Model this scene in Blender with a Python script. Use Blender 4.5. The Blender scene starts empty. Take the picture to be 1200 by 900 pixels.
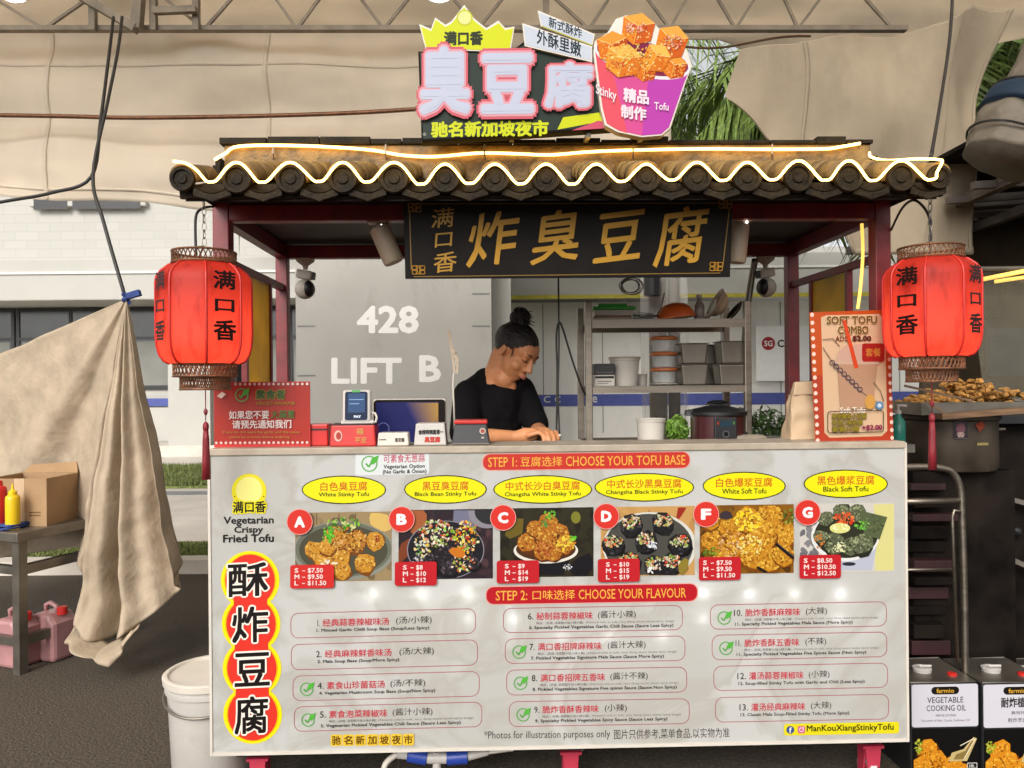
import bpy, bmesh, math, random
from mathutils import Vector, Matrix, noise
rnd = random.Random(7)
SC = bpy.context.scene
COL = SC.collection
EYE, F, ROLL = 1.36, 900.0, 0.009
R = math.radians

# ------------------------------------------------------------------ camera, world, sun, exposure
cam = bpy.data.cameras.new('camera'); camo = bpy.data.objects.new('camera', cam); COL.objects.link(camo)
cam.sensor_width = 36; cam.lens = 27; cam.clip_start = 0.05; cam.clip_end = 2000
camo.location = (0, 0, EYE); camo.rotation_euler = (R(90), ROLL, 0)
SC.camera = camo
SUN_EL, SUN_AZ = 33, 200          # sun high behind the viewer's left shoulder, veiled by cloud
w = bpy.data.worlds.new('World'); SC.world = w; w.use_nodes = True
nt = w.node_tree; nt.nodes.clear()
sky = nt.nodes.new('ShaderNodeTexSky'); sky.sky_type = 'NISHITA'; sky.sun_disc = False
sky.sun_elevation = R(SUN_EL); sky.sun_rotation = R(SUN_AZ); sky.dust_density = 4.0; sky.air_density = 1.0
hsv = nt.nodes.new('ShaderNodeHueSaturation'); hsv.inputs['Saturation'].default_value = 0.10
hsv.inputs['Value'].default_value = 1.0
bg = nt.nodes.new('ShaderNodeBackground'); bg.inputs['Strength'].default_value = 0.15
wo = nt.nodes.new('ShaderNodeOutputWorld')
nt.links.new(sky.outputs[0], hsv.inputs['Color']); nt.links.new(hsv.outputs[0], bg.inputs[0]); nt.links.new(bg.outputs[0], wo.inputs[0])
sl = bpy.data.lights.new('sun', 'SUN'); so = bpy.data.objects.new('sun', sl); COL.objects.link(so)
sl.energy = 1.5; sl.angle = R(25); sl.color = (1.0, 0.94, 0.85)
so.rotation_euler = (R(90 - SUN_EL), 0, R(180 - SUN_AZ))
so.location = (-3, -8, 12)
SC.view_settings.view_transform = 'Standard'; SC.view_settings.look = 'None'
SC.view_settings.gamma = 1; SC.view_settings.exposure = 0.32
try:
    SC.cycles.use_denoising = True; SC.cycles.max_bounces = 8; SC.cycles.sample_clamp_indirect = 6
    SC.cycles.caustics_reflective = False; SC.cycles.caustics_refractive = False
except Exception: pass

# ------------------------------------------------------------------ helpers: pixels of the photo -> the place
cR, sR = math.cos(ROLL), math.sin(ROLL)
def ray(px, py):
    a, b = (px - 600) / F, (450 - py) / F
    return Vector((a * cR + b * sR, 1.0, b * cR - a * sR))
CAM = Vector((0, 0, EYE))
def P(px, py, Y): return CAM + ray(px, py) * Y
YAW = 0.0246
_o = P(652, 700, 2.44)
ST = Matrix.Translation((_o.x, _o.y, 0)) @ Matrix.Rotation(YAW, 4, 'Z')
STI = ST.inverted()
_cl = STI @ CAM
def S(px, py, v):
    d = STI.to_3x3() @ ray(px, py)
    t = (v - _cl.y) / d.y
    p = _cl + d * t
    return p.x, p.z
def SV(px, py, v):
    u, w_ = S(px, py, v); return Vector((u, v, w_))
def W(u, v, w_): return ST @ Vector((u, v, w_))
def onground(px, py):
    d = ray(px, py); t = -EYE / d.z; return CAM + d * t

def lin(h):
    if not isinstance(h, str): return tuple(h)
    h = h.lstrip('#'); o = []
    for i in (0, 2, 4):
        c = int(h[i:i + 2], 16) / 255
        o.append(c / 12.92 if c <= .04045 else ((c + .055) / 1.055) ** 2.4)
    return tuple(o)

# ------------------------------------------------------------------ materials
def _mat(name):
    m = bpy.data.materials.new(name); m.use_nodes = True
    n = m.node_tree; b = n.nodes['Principled BSDF']; return m, n, b
def pmat(name, col, rough=.6, metal=0, var=.12, scale=9, bump=0, bscale=40, coat=0, emis=None, estr=0, trans=0, alpha=1, detail=6, col2=None, stretch=None, spec=None, dirt=None):
    m, n, b = _mat(name); c = lin(col)
    tc = n.nodes.new('ShaderNodeTexCoord'); src = tc.outputs['Object']
    if stretch:
        mp = n.nodes.new('ShaderNodeMapping'); mp.inputs['Scale'].default_value = stretch
        n.links.new(src, mp.inputs[0]); src = mp.outputs[0]
    no = n.nodes.new('ShaderNodeTexNoise'); no.inputs['Scale'].default_value = scale; no.inputs['Detail'].default_value = detail
    n.links.new(src, no.inputs['Vector'])
    rp = n.nodes.new('ShaderNodeValToRGB'); e = rp.color_ramp.elements
    c2 = lin(col2) if col2 is not None else tuple(min(1, x * (1 + var)) for x in c)
    c1 = c if col2 is not None else tuple(x * (1 - var) for x in c)
    e[0].position = .32; e[1].position = .68; e[0].color = (*c1, 1); e[1].color = (*c2, 1)
    n.links.new(no.outputs['Fac'], rp.inputs[0]); csrc = rp.outputs[0]
    if dirt:      # stains and smears: colour, scale, amount, stretch, threshold
        dm = n.nodes.new('ShaderNodeMapping'); dm.inputs['Scale'].default_value = dirt[3]; n.links.new(tc.outputs['Object'], dm.inputs[0])
        dn = n.nodes.new('ShaderNodeTexNoise'); dn.inputs['Scale'].default_value = dirt[1]; dn.inputs['Detail'].default_value = 9; dn.inputs['Roughness'].default_value = .68; dn.inputs['Distortion'].default_value = .4
        n.links.new(dm.outputs[0], dn.inputs['Vector']); dr = n.nodes.new('ShaderNodeValToRGB'); dr.color_ramp.elements[0].position = dirt[4]; dr.color_ramp.elements[1].position = dirt[4] + .2
        dr.color_ramp.elements[0].color = (0, 0, 0, 1); dr.color_ramp.elements[1].color = (dirt[2],) * 3 + (1,); n.links.new(dn.outputs['Fac'], dr.inputs[0])
        dx = n.nodes.new('ShaderNodeMixRGB'); dx.inputs[2].default_value = (*lin(dirt[0]), 1); n.links.new(dr.outputs[0], dx.inputs[0]); n.links.new(csrc, dx.inputs[1]); csrc = dx.outputs[0]
    n.links.new(csrc, b.inputs['Base Color'])
    mr = n.nodes.new('ShaderNodeMapRange'); mr.inputs['To Min'].default_value = max(.03, rough - .1); mr.inputs['To Max'].default_value = min(1, rough + .12)
    n.links.new(no.outputs['Fac'], mr.inputs[0]); n.links.new(mr.outputs[0], b.inputs['Roughness'])
    b.inputs['Metallic'].default_value = metal; b.inputs['Coat Weight'].default_value = coat
    if spec is not None: b.inputs['Specular IOR Level'].default_value = spec
    if trans: b.inputs['Transmission Weight'].default_value = trans; b.inputs['IOR'].default_value = 1.1
    if alpha < 1: b.inputs['Alpha'].default_value = alpha
    if emis is not None:
        b.inputs['Emission Color'].default_value = (*lin(emis), 1); b.inputs['Emission Strength'].default_value = estr
    if bump:
        n2 = n.nodes.new('ShaderNodeTexNoise'); n2.inputs['Scale'].default_value = bscale; n2.inputs['Detail'].default_value = 5
        n.links.new(src, n2.inputs['Vector'])
        bp = n.nodes.new('ShaderNodeBump'); bp.inputs['Strength'].default_value = bump; bp.inputs['Distance'].default_value = .01
        n.links.new(n2.outputs['Fac'], bp.inputs['Height']); n.links.new(bp.outputs[0], b.inputs['Normal'])
    return m
def printmat(name, rough=.35, estr=0, metal=0, ink=.74):
    m, n, b = _mat(name)
    at = n.nodes.new('ShaderNodeAttribute'); at.attribute_name = 'Col'
    mu = n.nodes.new('ShaderNodeMixRGB'); mu.blend_type = 'MULTIPLY'; mu.inputs[0].default_value = 1; mu.inputs[2].default_value = (ink, ink, ink, 1)
    n.links.new(at.outputs['Color'], mu.inputs[1]); n.links.new(mu.outputs[0], b.inputs['Base Color']); b.inputs['Roughness'].default_value = rough
    b.inputs['Metallic'].default_value = metal; b.inputs['Specular IOR Level'].default_value = .12 if estr else .28
    if estr:
        n.links.new(at.outputs['Color'], b.inputs['Emission Color']); b.inputs['Emission Strength'].default_value = estr
    return m
def emat(name, col, s):
    m, n, b = _mat(name); b.inputs['Base Color'].default_value = (*lin(col), 1)
    b.inputs['Emission Color'].default_value = (*lin(col), 1); b.inputs['Emission Strength'].default_value = s; return m
def thinmat(name, col, t=.5, rough=.6, bump=.3, var=.15, scale=6, bscale=30, dirt=None):
    """cloth or film that lets light through: diffuse + translucent"""
    m = pmat(name, col, rough, var=var, scale=scale, bump=bump, bscale=bscale)
    n = m.node_tree; b = n.nodes['Principled BSDF']; out = n.nodes['Material Output']
    tr = n.nodes.new('ShaderNodeBsdfTranslucent'); mx = n.nodes.new('ShaderNodeMixShader'); mx.inputs[0].default_value = t
    src = b.inputs['Base Color'].links[0].from_socket
    if dirt:
        tc = n.nodes.new('ShaderNodeTexCoord'); no = n.nodes.new('ShaderNodeTexNoise'); no.inputs['Scale'].default_value = dirt[1]; no.inputs['Detail'].default_value = 8; no.inputs['Roughness'].default_value = .65
        mp = n.nodes.new('ShaderNodeMapping'); mp.inputs['Scale'].default_value = (1, 1, .45)
        n.links.new(tc.outputs['Object'], mp.inputs[0]); n.links.new(mp.outputs[0], no.inputs['Vector'])
        rp = n.nodes.new('ShaderNodeValToRGB'); rp.color_ramp.elements[0].position = .5; rp.color_ramp.elements[1].position = .78
        rp.color_ramp.elements[0].color = (0, 0, 0, 1); rp.color_ramp.elements[1].color = (dirt[2],) * 3 + (1,)
        n.links.new(no.outputs['Fac'], rp.inputs[0])
        mm = n.nodes.new('ShaderNodeMixRGB'); mm.inputs[2].default_value = (*lin(dirt[0]), 1)
        n.links.new(rp.outputs[0], mm.inputs[0]); n.links.new(src, mm.inputs[1]); src = mm.outputs[0]
        n.links.new(src, b.inputs['Base Color'])
    n.links.new(src, tr.inputs['Color'])
    n.links.new(b.outputs[0], mx.inputs[1]); n.links.new(tr.outputs[0], mx.inputs[2]); n.links.new(mx.outputs[0], out.inputs[0])
    return m
def brickmat(name, col, mortar, sx=1):
    m, n, b = _mat(name); tc = n.nodes.new('ShaderNodeTexCoord'); mp = n.nodes.new('ShaderNodeMapping')
    mp.inputs['Rotation'].default_value = (R(90), 0, 0)
    br = n.nodes.new('ShaderNodeTexBrick'); br.inputs['Scale'].default_value = sx
    br.inputs['Color1'].default_value = (*lin(col), 1); br.inputs['Color2'].default_value = (*[x * .94 for x in lin(col)], 1)
    br.inputs['Mortar'].default_value = (*lin(mortar), 1); br.inputs['Mortar Size'].default_value = .012
    br.inputs['Brick Width'].default_value = .45; br.inputs['Row Height'].default_value = .17
    n.links.new(tc.outputs['Object'], mp.inputs[0]); n.links.new(mp.outputs[0], br.inputs[0]); n.links.new(br.outputs[0], b.inputs['Base Color'])
    b.inputs['Roughness'].default_value = .8; return m

M = {}
M['print'] = printmat('print'); M['backlit'] = printmat('backlit_print', .25, .12, 0, .56); M['paint'] = printmat('wall_paint', .6, 0, 0, .95); M['goldprint'] = printmat('gold_lettering', .4, 0, 0, .62)
M['screen'] = printmat('screen_print', .15, .7)
M['red_steel'] = pmat('dark_red_painted_steel', (.19, .020, .024), .42, var=.25, scale=14, bump=.05)
M['steel'] = pmat('stainless_steel', (.25, .215, .175), .42, 1, var=.15, scale=5, stretch=(1, 1, 12))
M['dull_steel'] = pmat('dull_steel', (.24, .215, .18), .42, .85, var=.2, scale=8)
M['black'] = pmat('black_plastic', (.012, .012, .013), .4, var=.2)
M['cable'] = pmat('black_cable', (.014, .012, .011), .5)
M['darkmetal'] = pmat('dark_metal', (.010, .0075, .006), .65, 0, var=.6, scale=6, spec=.06, dirt=((.03, .022, .015), 3, .6, (1, 1, .4), .55))
M['white'] = pmat('white_plastic', (.47, .44, .405), .4, var=.05, dirt=((.33, .28, .22), 9, .5, (1, 1, 1), .58))
M['offwhite'] = pmat('offwhite_plastic', (.58, .53, .46), .45, var=.07)
M['lacquer'] = pmat('black_lacquer', (.009, .007, .006), .55, var=.3, spec=.15)
M['beige'] = pmat('beige_paint', (.44, .35, .25), .5, var=.08)
M['red'] = pmat('red_plastic', (.5, .02, .015), .35, var=.1)
M['tassel'] = pmat('red_silk', (.22, .012, .02), .55, var=.35, scale=60, bump=.6, bscale=120, stretch=(1, 1, .1))
M['bronze'] = pmat('brown_metal', (.20, .09, .045), .45, .5, var=.3, scale=30)
M['tile'] = pmat('weathered_neon_lit_tile', (.085, .050, .016), .6, var=.55, scale=16, bump=.6, bscale=60, col2=(.30, .175, .05))  # weathered brown, with the gold glow of the neon put into the colour
M['tile_dark'] = pmat('dark_shaded_roof_tile', (.010, .0075, .0045), .65, var=.5, scale=20, bump=.5, bscale=70, col2=(.030, .021, .010), spec=.15)  # dark tile, its colour lowered further for the shade along the eave front
M['soffit'] = pmat('dark_soffit', (.028, .017, .013), .6, var=.3)
M['neon'] = emat('neon_tube', (1.0, .60, .15), 6.5)
M['neon_side'] = emat('yellow_neon', (1.0, .62, .12), .95)
M['lamp'] = emat('lamp_tube', (1.0, .97, .92), 6.0)
M['ledge'] = pmat('worn_ledge', (.36, .30, .23), .5, var=.18, scale=12)
M['yellow_panel'] = thinmat('yellow_acrylic', (.74, .52, .05), .55, .35, bump=.1, var=.25, scale=5)
M['asphalt'] = pmat('asphalt', (.040, .030, .020), .85, var=.5, scale=75, bump=1.0, bscale=95, detail=8, col2=(.105, .083, .058), dirt=((.025, .019, .013), .8, .6, (1, 1, 1), .5))
M['concrete'] = pmat('concrete', (.60, .545, .48), .85, var=.1, scale=3, bump=.1, dirt=((.42, .38, .33), 1.0, .5, (1, 1, 1), .52))
M['concrete_grey'] = pmat('grey_concrete', (.25, .25, .25), .85, var=.15, scale=4, bump=.15)
M['wallwhite'] = pmat('white_wall_paint', (.47, .455, .42), .8, var=.035, scale=2, dirt=((.42, .41, .38), 1.2, .35, (1, 1, .35), .56))
M['wallshade'] = pmat('pale_grey_wall', (.74, .72, .68), .55, var=.05, scale=1.2, dirt=((.55, .53, .50), 1.4, .5, (1, 1, .3), .52))
M['brick'] = brickmat('white_brick', (.48, .465, .43), (.43, .42, .39))
M['liftgrey'] = pmat('grey_lift_wall', (.44, .42, .385), .5, var=.06, scale=1.5, dirt=((.25, .235, .21), 1.6, .5, (1.6, 1, .6), .55))
M['bluestripe'] = pmat('blue_paint', (.06, .08, .30), .6)
M['glassdark'] = pmat('dark_window_glass', (.045, .05, .05), .12, var=.5, scale=1.5)
M['blind'] = pmat('window_blind', (.20, .20, .18), .6, var=.15, scale=2)
M['yellowtrim'] = pmat('yellow_trim', (.50, .43, .04), .6)
M['grass'] = pmat('grass_blades', (.17, .20, .06), .8, var=.5, scale=40)
M['soil'] = pmat('turf_soil', (.15, .18, .05), .95, var=.5, scale=30, bump=.5)
M['leaf'] = pmat('leaf', (.05, .10, .018), .5, var=.6, scale=20)
M['palmleaf'] = pmat('palm_leaf', (.15, .22, .045), .4, var=.55, scale=14)
M['lettuce'] = pmat('lettuce', (.20, .36, .05), .55, var=.5, scale=50)
M['bark'] = pmat('palm_bark', (.16, .12, .08), .9, var=.4, scale=20, bump=.6)
M['tarp'] = thinmat('beige_tarpaulin', (.90, .80, .66), .30, .75, bump=.35, bscale=9, var=.04, scale=2.5, dirt=((.42, .33, .23), 1.1, .3))
M['tent_roof'] = thinmat('tent_roof_sheet', (.88, .79, .66), .85, .7, bump=.1, bscale=9, var=.04, scale=2)
M['tarp_left'] = thinmat('worn_canvas', (.55, .445, .325), .30, .8, bump=.6, bscale=34, var=.12, scale=9, dirt=((.26, .19, .12), 2.2, .5))
M['tarp_right'] = thinmat('stained_canvas', (.45, .37, .265), .36, .8, bump=.6, bscale=14, var=.09, scale=3.5, dirt=((.23, .19, .14), 2.0, .65))
M['truss'] = pmat('galvanised_steel', (.30, .255, .20), .6, .3, var=.25)
M['card'] = pmat('corrugated_cardboard', (.36, .225, .115), .8, var=.10, scale=6, bump=.1)
M['paperbag'] = pmat('kraft_paper', (.50, .36, .225), .8, var=.08, scale=9, bump=.25, bscale=14)
M['skin'] = pmat('skin', (.58, .245, .105), .5, var=.10, scale=16)
M['hair'] = pmat('black_hair', (.013, .009, .008), .42, var=.6, scale=70, bump=.9, bscale=110)
M['shirt'] = pmat('black_cotton', (.006, .0055, .006), .9, var=.3, scale=9, bump=.5, bscale=14, spec=.15)
M['lips'] = pmat('lips', (.50, .17, .12), .45)
M['wood'] = pmat('brown_wood', (.16, .09, .045), .6, var=.3, scale=9, stretch=(1, 8, 8))
M['clear'] = pmat('clear_plastic', (.75, .75, .72), .15, var=.04, trans=.0, alpha=.38)
M['film'] = pmat('plastic_film', (.75, .75, .73), .2, var=.1, alpha=.20, bump=.6, bscale=25)
M['orange'] = pmat('orange_plastic', (.75, .13, .02), .4, var=.12)
M['green'] = pmat('green_plastic', (.05, .42, .05), .4, var=.1)
M['yellow'] = pmat('yellow_plastic', (.78, .52, .01), .35, var=.06)
M['bluecloth'] = pmat('blue_cloth', (.03, .06, .22), .85, var=.3, scale=30, bump=.4)
M['pinkjug'] = pmat('pink_liquid_jug', (.40, .20, .20), .35, var=.15, coat=.3)
M['maroon'] = pmat('maroon_enamel', (.055, .012, .014), .3, var=.2, coat=.3)
M['fried'] = pmat('fried_batter', (.34, .165, .035), .7, var=.6, scale=45, bump=.8, bscale=60)
M['ductgrey'] = pmat('duct_fabric', (.125, .102, .075), .7, var=.2, scale=20, bump=.5, bscale=26)
M['ductblue'] = pmat('blue_band', (.010, .022, .04), .6, spec=.2)
M['brownwall'] = pmat('dark_brown_panel', (.055, .036, .016), .6, var=.5, scale=3, spec=.1, dirt=((.02, .015, .01), 1.5, .8, (1, 1, .5), .45))  # dark brown with darker blotches at random
M['slat'] = pmat('roof_slat_metal', (.13, .11, .095), .5, .3, var=.3)
M['darkred'] = pmat('dark_red_crate', (.026, .005, .005), .55, var=.4)
M['hose_blue'] = pmat('blue_hose_fitting', (.02, .05, .30), .35)
M['pinkcaster'] = pmat('red_caster', (.42, .03, .06), .4, var=.15)
M['rubber'] = pmat('grey_rubber', (.50, .48, .46), .5)
M['glass'] = pmat('hood_glass', (.30, .27, .2), .08, alpha=.22)

# menu board: translucent acrylic with a faint marbled print; added lamps behind it make the light spots
def menumat():
    m, n, b = _mat('menu_board_acrylic'); out = n.nodes['Material Output']
    tc = n.nodes.new('ShaderNodeTexCoord')
    no = n.nodes.new('ShaderNodeTexNoise'); no.inputs['Scale'].default_value = 2.6; no.inputs['Detail'].default_value = 9; no.inputs['Distortion'].default_value = 1.6
    n.links.new(tc.outputs['Object'], no.inputs['Vector'])
    rp = n.nodes.new('ShaderNodeValToRGB'); e = rp.color_ramp.elements
    e[0].position = .40; e[0].color = (.51, .50, .47, 1); e[1].position = .56; e[1].color = (.56, .555, .53, 1)
    e2 = e.new(.475); e2.color = (.465, .447, .405, 1)
    n.links.new(no.outputs['Fac'], rp.inputs[0]); n.links.new(rp.outputs[0], b.inputs['Base Color'])
    b.inputs['Roughness'].default_value = .22
    tr = n.nodes.new('ShaderNodeBsdfTranslucent'); n.links.new(rp.outputs[0], tr.inputs['Color'])
    mx = n.nodes.new('ShaderNodeMixShader'); mx.inputs[0].default_value = .22
    n.links.new(b.outputs[0], mx.inputs[1]); n.links.new(tr.outputs[0], mx.inputs[2]); n.links.new(mx.outputs[0], out.inputs[0])
    return m
M['menu'] = menumat()
def lanternmat():
    m, n, b = _mat('lantern_paper'); out = n.nodes['Material Output']
    tc = n.nodes.new('ShaderNodeTexCoord')
    mp = n.nodes.new('ShaderNodeMapping'); mp.inputs['Scale'].default_value = (26, 26, 9)
    no = n.nodes.new('ShaderNodeTexNoise'); no.inputs['Scale'].default_value = 1; no.inputs['Detail'].default_value = 6
    n.links.new(tc.outputs['Object'], mp.inputs[0]); n.links.new(mp.outputs[0], no.inputs['Vector'])
    rp = n.nodes.new('ShaderNodeValToRGB'); e = rp.color_ramp.elements
    e[0].position = .30; e[0].color = (.13, .008, .006, 1); e[1].position = .50; e[1].color = (.27, .018, .012, 1)
    n.links.new(no.outputs['Fac'], rp.inputs[0]); n.links.new(rp.outputs[0], b.inputs['Base Color']); b.inputs['Roughness'].default_value = .55
    r2 = n.nodes.new('ShaderNodeValToRGB'); e = r2.color_ramp.elements; e[0].position = .26; e[0].color = (.50, .035, .02, 1); e[1].position = .50; e[1].color = (.90, .105, .065, 1)
    n.links.new(no.outputs['Fac'], r2.inputs[0])
    tr = n.nodes.new('ShaderNodeBsdfTranslucent'); n.links.new(r2.outputs[0], tr.inputs['Color'])
    mx = n.nodes.new('ShaderNodeMixShader'); mx.inputs[0].default_value = .55
    n.links.new(b.outputs[0], mx.inputs[1]); n.links.new(tr.outputs[0], mx.inputs[2]); n.links.new(mx.outputs[0], out.inputs[0])
    return m
M['lantern'] = lanternmat()

# ------------------------------------------------------------------ object helpers
def thing(name, label, cat, loc=(0, 0, 0), rot=0, group=None, mat=None):
    o = bpy.data.objects.new(name, None); COL.objects.link(o); o.empty_display_size = .1
    if mat is not None: o.matrix_world = mat
    else: o.location = loc; o.rotation_euler = (0, 0, rot)
    o['label'] = label; o['category'] = cat
    if group: o['group'] = group
    return o
def tag(o, label, cat, group=None):
    o['label'] = label; o['category'] = cat
    if group: o['group'] = group
    return o
def struct(o, kind='structure'): o['kind'] = kind; return o
def wmat(o):
    return (wmat(o.parent) if o.parent else Matrix()) @ o.matrix_basis
def link_mesh(name, me, mats, parent=None):
    o = bpy.data.objects.new(name, me); COL.objects.link(o)
    for m in (mats if isinstance(mats, (list, tuple)) else [mats]): me.materials.append(m)
    if parent is not None: o.parent = parent
    return o
class MB:
    """collects shapes (in frame fr) and links them as one mesh"""
    def __init__(s, fr=None): s.v = []; s.f = []; s.mi = []; s.fr = fr; s.m = 0
    def add(s, vs, fs):
        b = len(s.v); s.v += [Vector(v) for v in vs]; s.f += [tuple(i + b for i in f) for f in fs]; s.mi += [s.m] * len(fs); return s
    def box(s, x0, y0, z0, x1, y1, z1):
        x0, x1 = min(x0, x1), max(x0, x1); y0, y1 = min(y0, y1), max(y0, y1); z0, z1 = min(z0, z1), max(z0, z1)
        return s.add([(x0,y0,z0),(x1,y0,z0),(x1,y1,z0),(x0,y1,z0),(x0,y0,z1),(x1,y0,z1),(x1,y1,z1),(x0,y1,z1)],
                     [(0,3,2,1),(4,5,6,7),(0,1,5,4),(1,2,6,5),(2,3,7,6),(3,0,4,7)])
    def hexa(s, lo, hi):   # two quads, lower & upper loops
        return s.add(list(lo) + list(hi), [(3,2,1,0),(4,5,6,7),(0,1,5,4),(1,2,6,5),(2,3,7,6),(3,0,4,7)])
    def bar(s, a, b, t, t2=None):
        a, b = Vector(a), Vector(b); d = (b - a).normalized(); t2 = t if t2 is None else t2
        up = Vector((0, 0, 1)) if abs(d.z) < .9 else Vector((0, 1, 0))
        x = d.cross(up).normalized() * t / 2; y = x.cross(d).normalized() * t2 / 2
        return s.hexa([a - x - y, a + x - y, a + x + y, a - x + y], [b - x - y, b + x - y, b + x + y, b - x + y])
    def tube(s, pts, r, n=8, caps=True, closed=False):
        pts = [Vector(p) for p in pts]; k = len(pts); rs = r if isinstance(r, (list, tuple)) else [r] * k
        vs = []; fs = []; prev = None
        for i, p in enumerate(pts):
            if closed: d = pts[(i + 1) % k] - pts[i - 1]
            else: d = pts[min(i + 1, k - 1)] - pts[max(i - 1, 0)]
            d = d.normalized() if d.length > 1e-9 else Vector((0, 0, 1))
            if prev is None: up = Vector((0, 0, 1)) if abs(d.z) < .9 else Vector((1, 0, 0)); x = d.cross(up).normalized()
            else: x = (prev - d * prev.dot(d)).normalized()
            prev = x; y = d.cross(x)
            for j in range(n):
                a = 2 * math.pi * j / n; vs.append(p + (x * math.cos(a) + y * math.sin(a)) * rs[i])
        for i in range(k if closed else k - 1):
            for j in range(n):
                a = i * n + j; b = i * n + (j + 1) % n; c = ((i + 1) % k) * n
                fs.append((a, b, c + (j + 1) % n, c + j))
        if caps and not closed: fs.append(tuple(range(n - 1, -1, -1))); fs.append(tuple((k - 1) * n + j for j in range(n)))
        return s.add(vs, fs)
    def cyl(s, a, b, r, r2=None, n=16): return s.tube([a, b], [r, r if r2 is None else r2], n)
    def lathe(s, c, prof, n=24, axis='Z', rot=0, caps=True):
        vs = []; fs = []; c = Vector(c)
        for r, h in prof:
            for j in range(n):
                a = 2 * math.pi * j / n + rot; x, y = r * math.cos(a), r * math.sin(a)
                vs.append(c + (Vector((x, y, h)) if axis == 'Z' else Vector((x, h, y)) if axis == 'Y' else Vector((h, x, y))))
        for i in range(len(prof) - 1):
            for j in range(n):
                fs.append((i*n + j, i*n + (j+1) % n, (i+1)*n + (j+1) % n, (i+1)*n + j))
        if caps: fs.append(tuple(range(n - 1, -1, -1))); fs.append(tuple((len(prof) - 1) * n + j for j in range(n)))
        return s.add(vs, fs)
    def ell(s, c, r, nu=16, nv=10, rot=None):
        c = Vector(c); vs = []; fs = []
        for i in range(nv + 1):
            t = math.pi * i / nv
            for j in range(nu):
                a = 2 * math.pi * j / nu
                q = Vector((r[0] * math.sin(t) * math.cos(a), r[1] * math.sin(t) * math.sin(a), r[2] * math.cos(t)))
                vs.append(c + (rot @ q if rot else q))
        for i in range(nv):
            for j in range(nu): fs.append((i*nu + j, (i+1)*nu + j, (i+1)*nu + (j+1) % nu, i*nu + (j+1) % nu))
        return s.add(vs, fs)
    def caps(s, pts, rs, n=14):
        """tapered limb with round ends"""
        s.tube(pts, rs, n)
        for p, r in zip(pts, rs): s.ell(p, (r, r, r), 14, 8)
        return s
    def prism(s, pts, off):
        """closed outline (3-D points) pushed along off"""
        k = len(pts); off = Vector(off); pts = [Vector(p) for p in pts]
        return s.add(pts + [p + off for p in pts], [tuple(range(k)), tuple(range(2*k - 1, k - 1, -1))] + [(i, k + i, k + (i+1) % k, (i+1) % k) for i in range(k)])
    def grid(s, nx, ny, fn):
        b = [fn(i / nx, j / ny) for j in range(ny + 1) for i in range(nx + 1)]
        return s.add(b, [(j*(nx+1)+i, j*(nx+1)+i+1, (j+1)*(nx+1)+i+1, (j+1)*(nx+1)+i) for j in range(ny) for i in range(nx)])
    def build(s, name, mats, parent=None, smooth=False, bevel=0, auto=None, solid=0):
        vs = s.v
        if s.fr is not None: vs = [s.fr @ v for v in vs]
        if parent is not None:
            inv = wmat(parent).inverted(); vs = [inv @ v for v in vs]
            org = Vector()
        else:
            xs = [v.x for v in vs]; ys = [v.y for v in vs]; zs = [v.z for v in vs]
            org = Vector(((min(xs) + max(xs)) / 2, (min(ys) + max(ys)) / 2, min(zs))); vs = [v - org for v in vs]
        me = bpy.data.meshes.new(name); me.from_pydata([tuple(v) for v in vs], [], s.f)
        for p, i in zip(me.polygons, s.mi): p.material_index = i
        bm = bmesh.new(); bm.from_mesh(me); bmesh.ops.recalc_face_normals(bm, faces=bm.faces); bm.to_mesh(me); bm.free()
        if smooth: me.polygons.foreach_set('use_smooth', [True] * len(me.polygons))
        o = link_mesh(name, me, mats, parent); o.location = org
        if bevel:
            b = o.modifiers.new('bevel', 'BEVEL'); b.width = bevel; b.segments = 2; b.limit_method = 'ANGLE'; b.angle_limit = R(40)
        if solid:
            b = o.modifiers.new('solid', 'SOLIDIFY'); b.thickness = solid; b.offset = 0
        if smooth and auto:
            me.set_sharp_from_angle(angle=R(auto))
        return o
def dup(root, mat, label=None):
    r = root.copy(); COL.objects.link(r); r.matrix_basis = mat
    if label: r['label'] = label
    for ch in list(root.children):
        c = ch.copy(); COL.objects.link(c); c.parent = r
        for g in ch.children:
            d = g.copy(); COL.objects.link(d); d.parent = c
    return r

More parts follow.
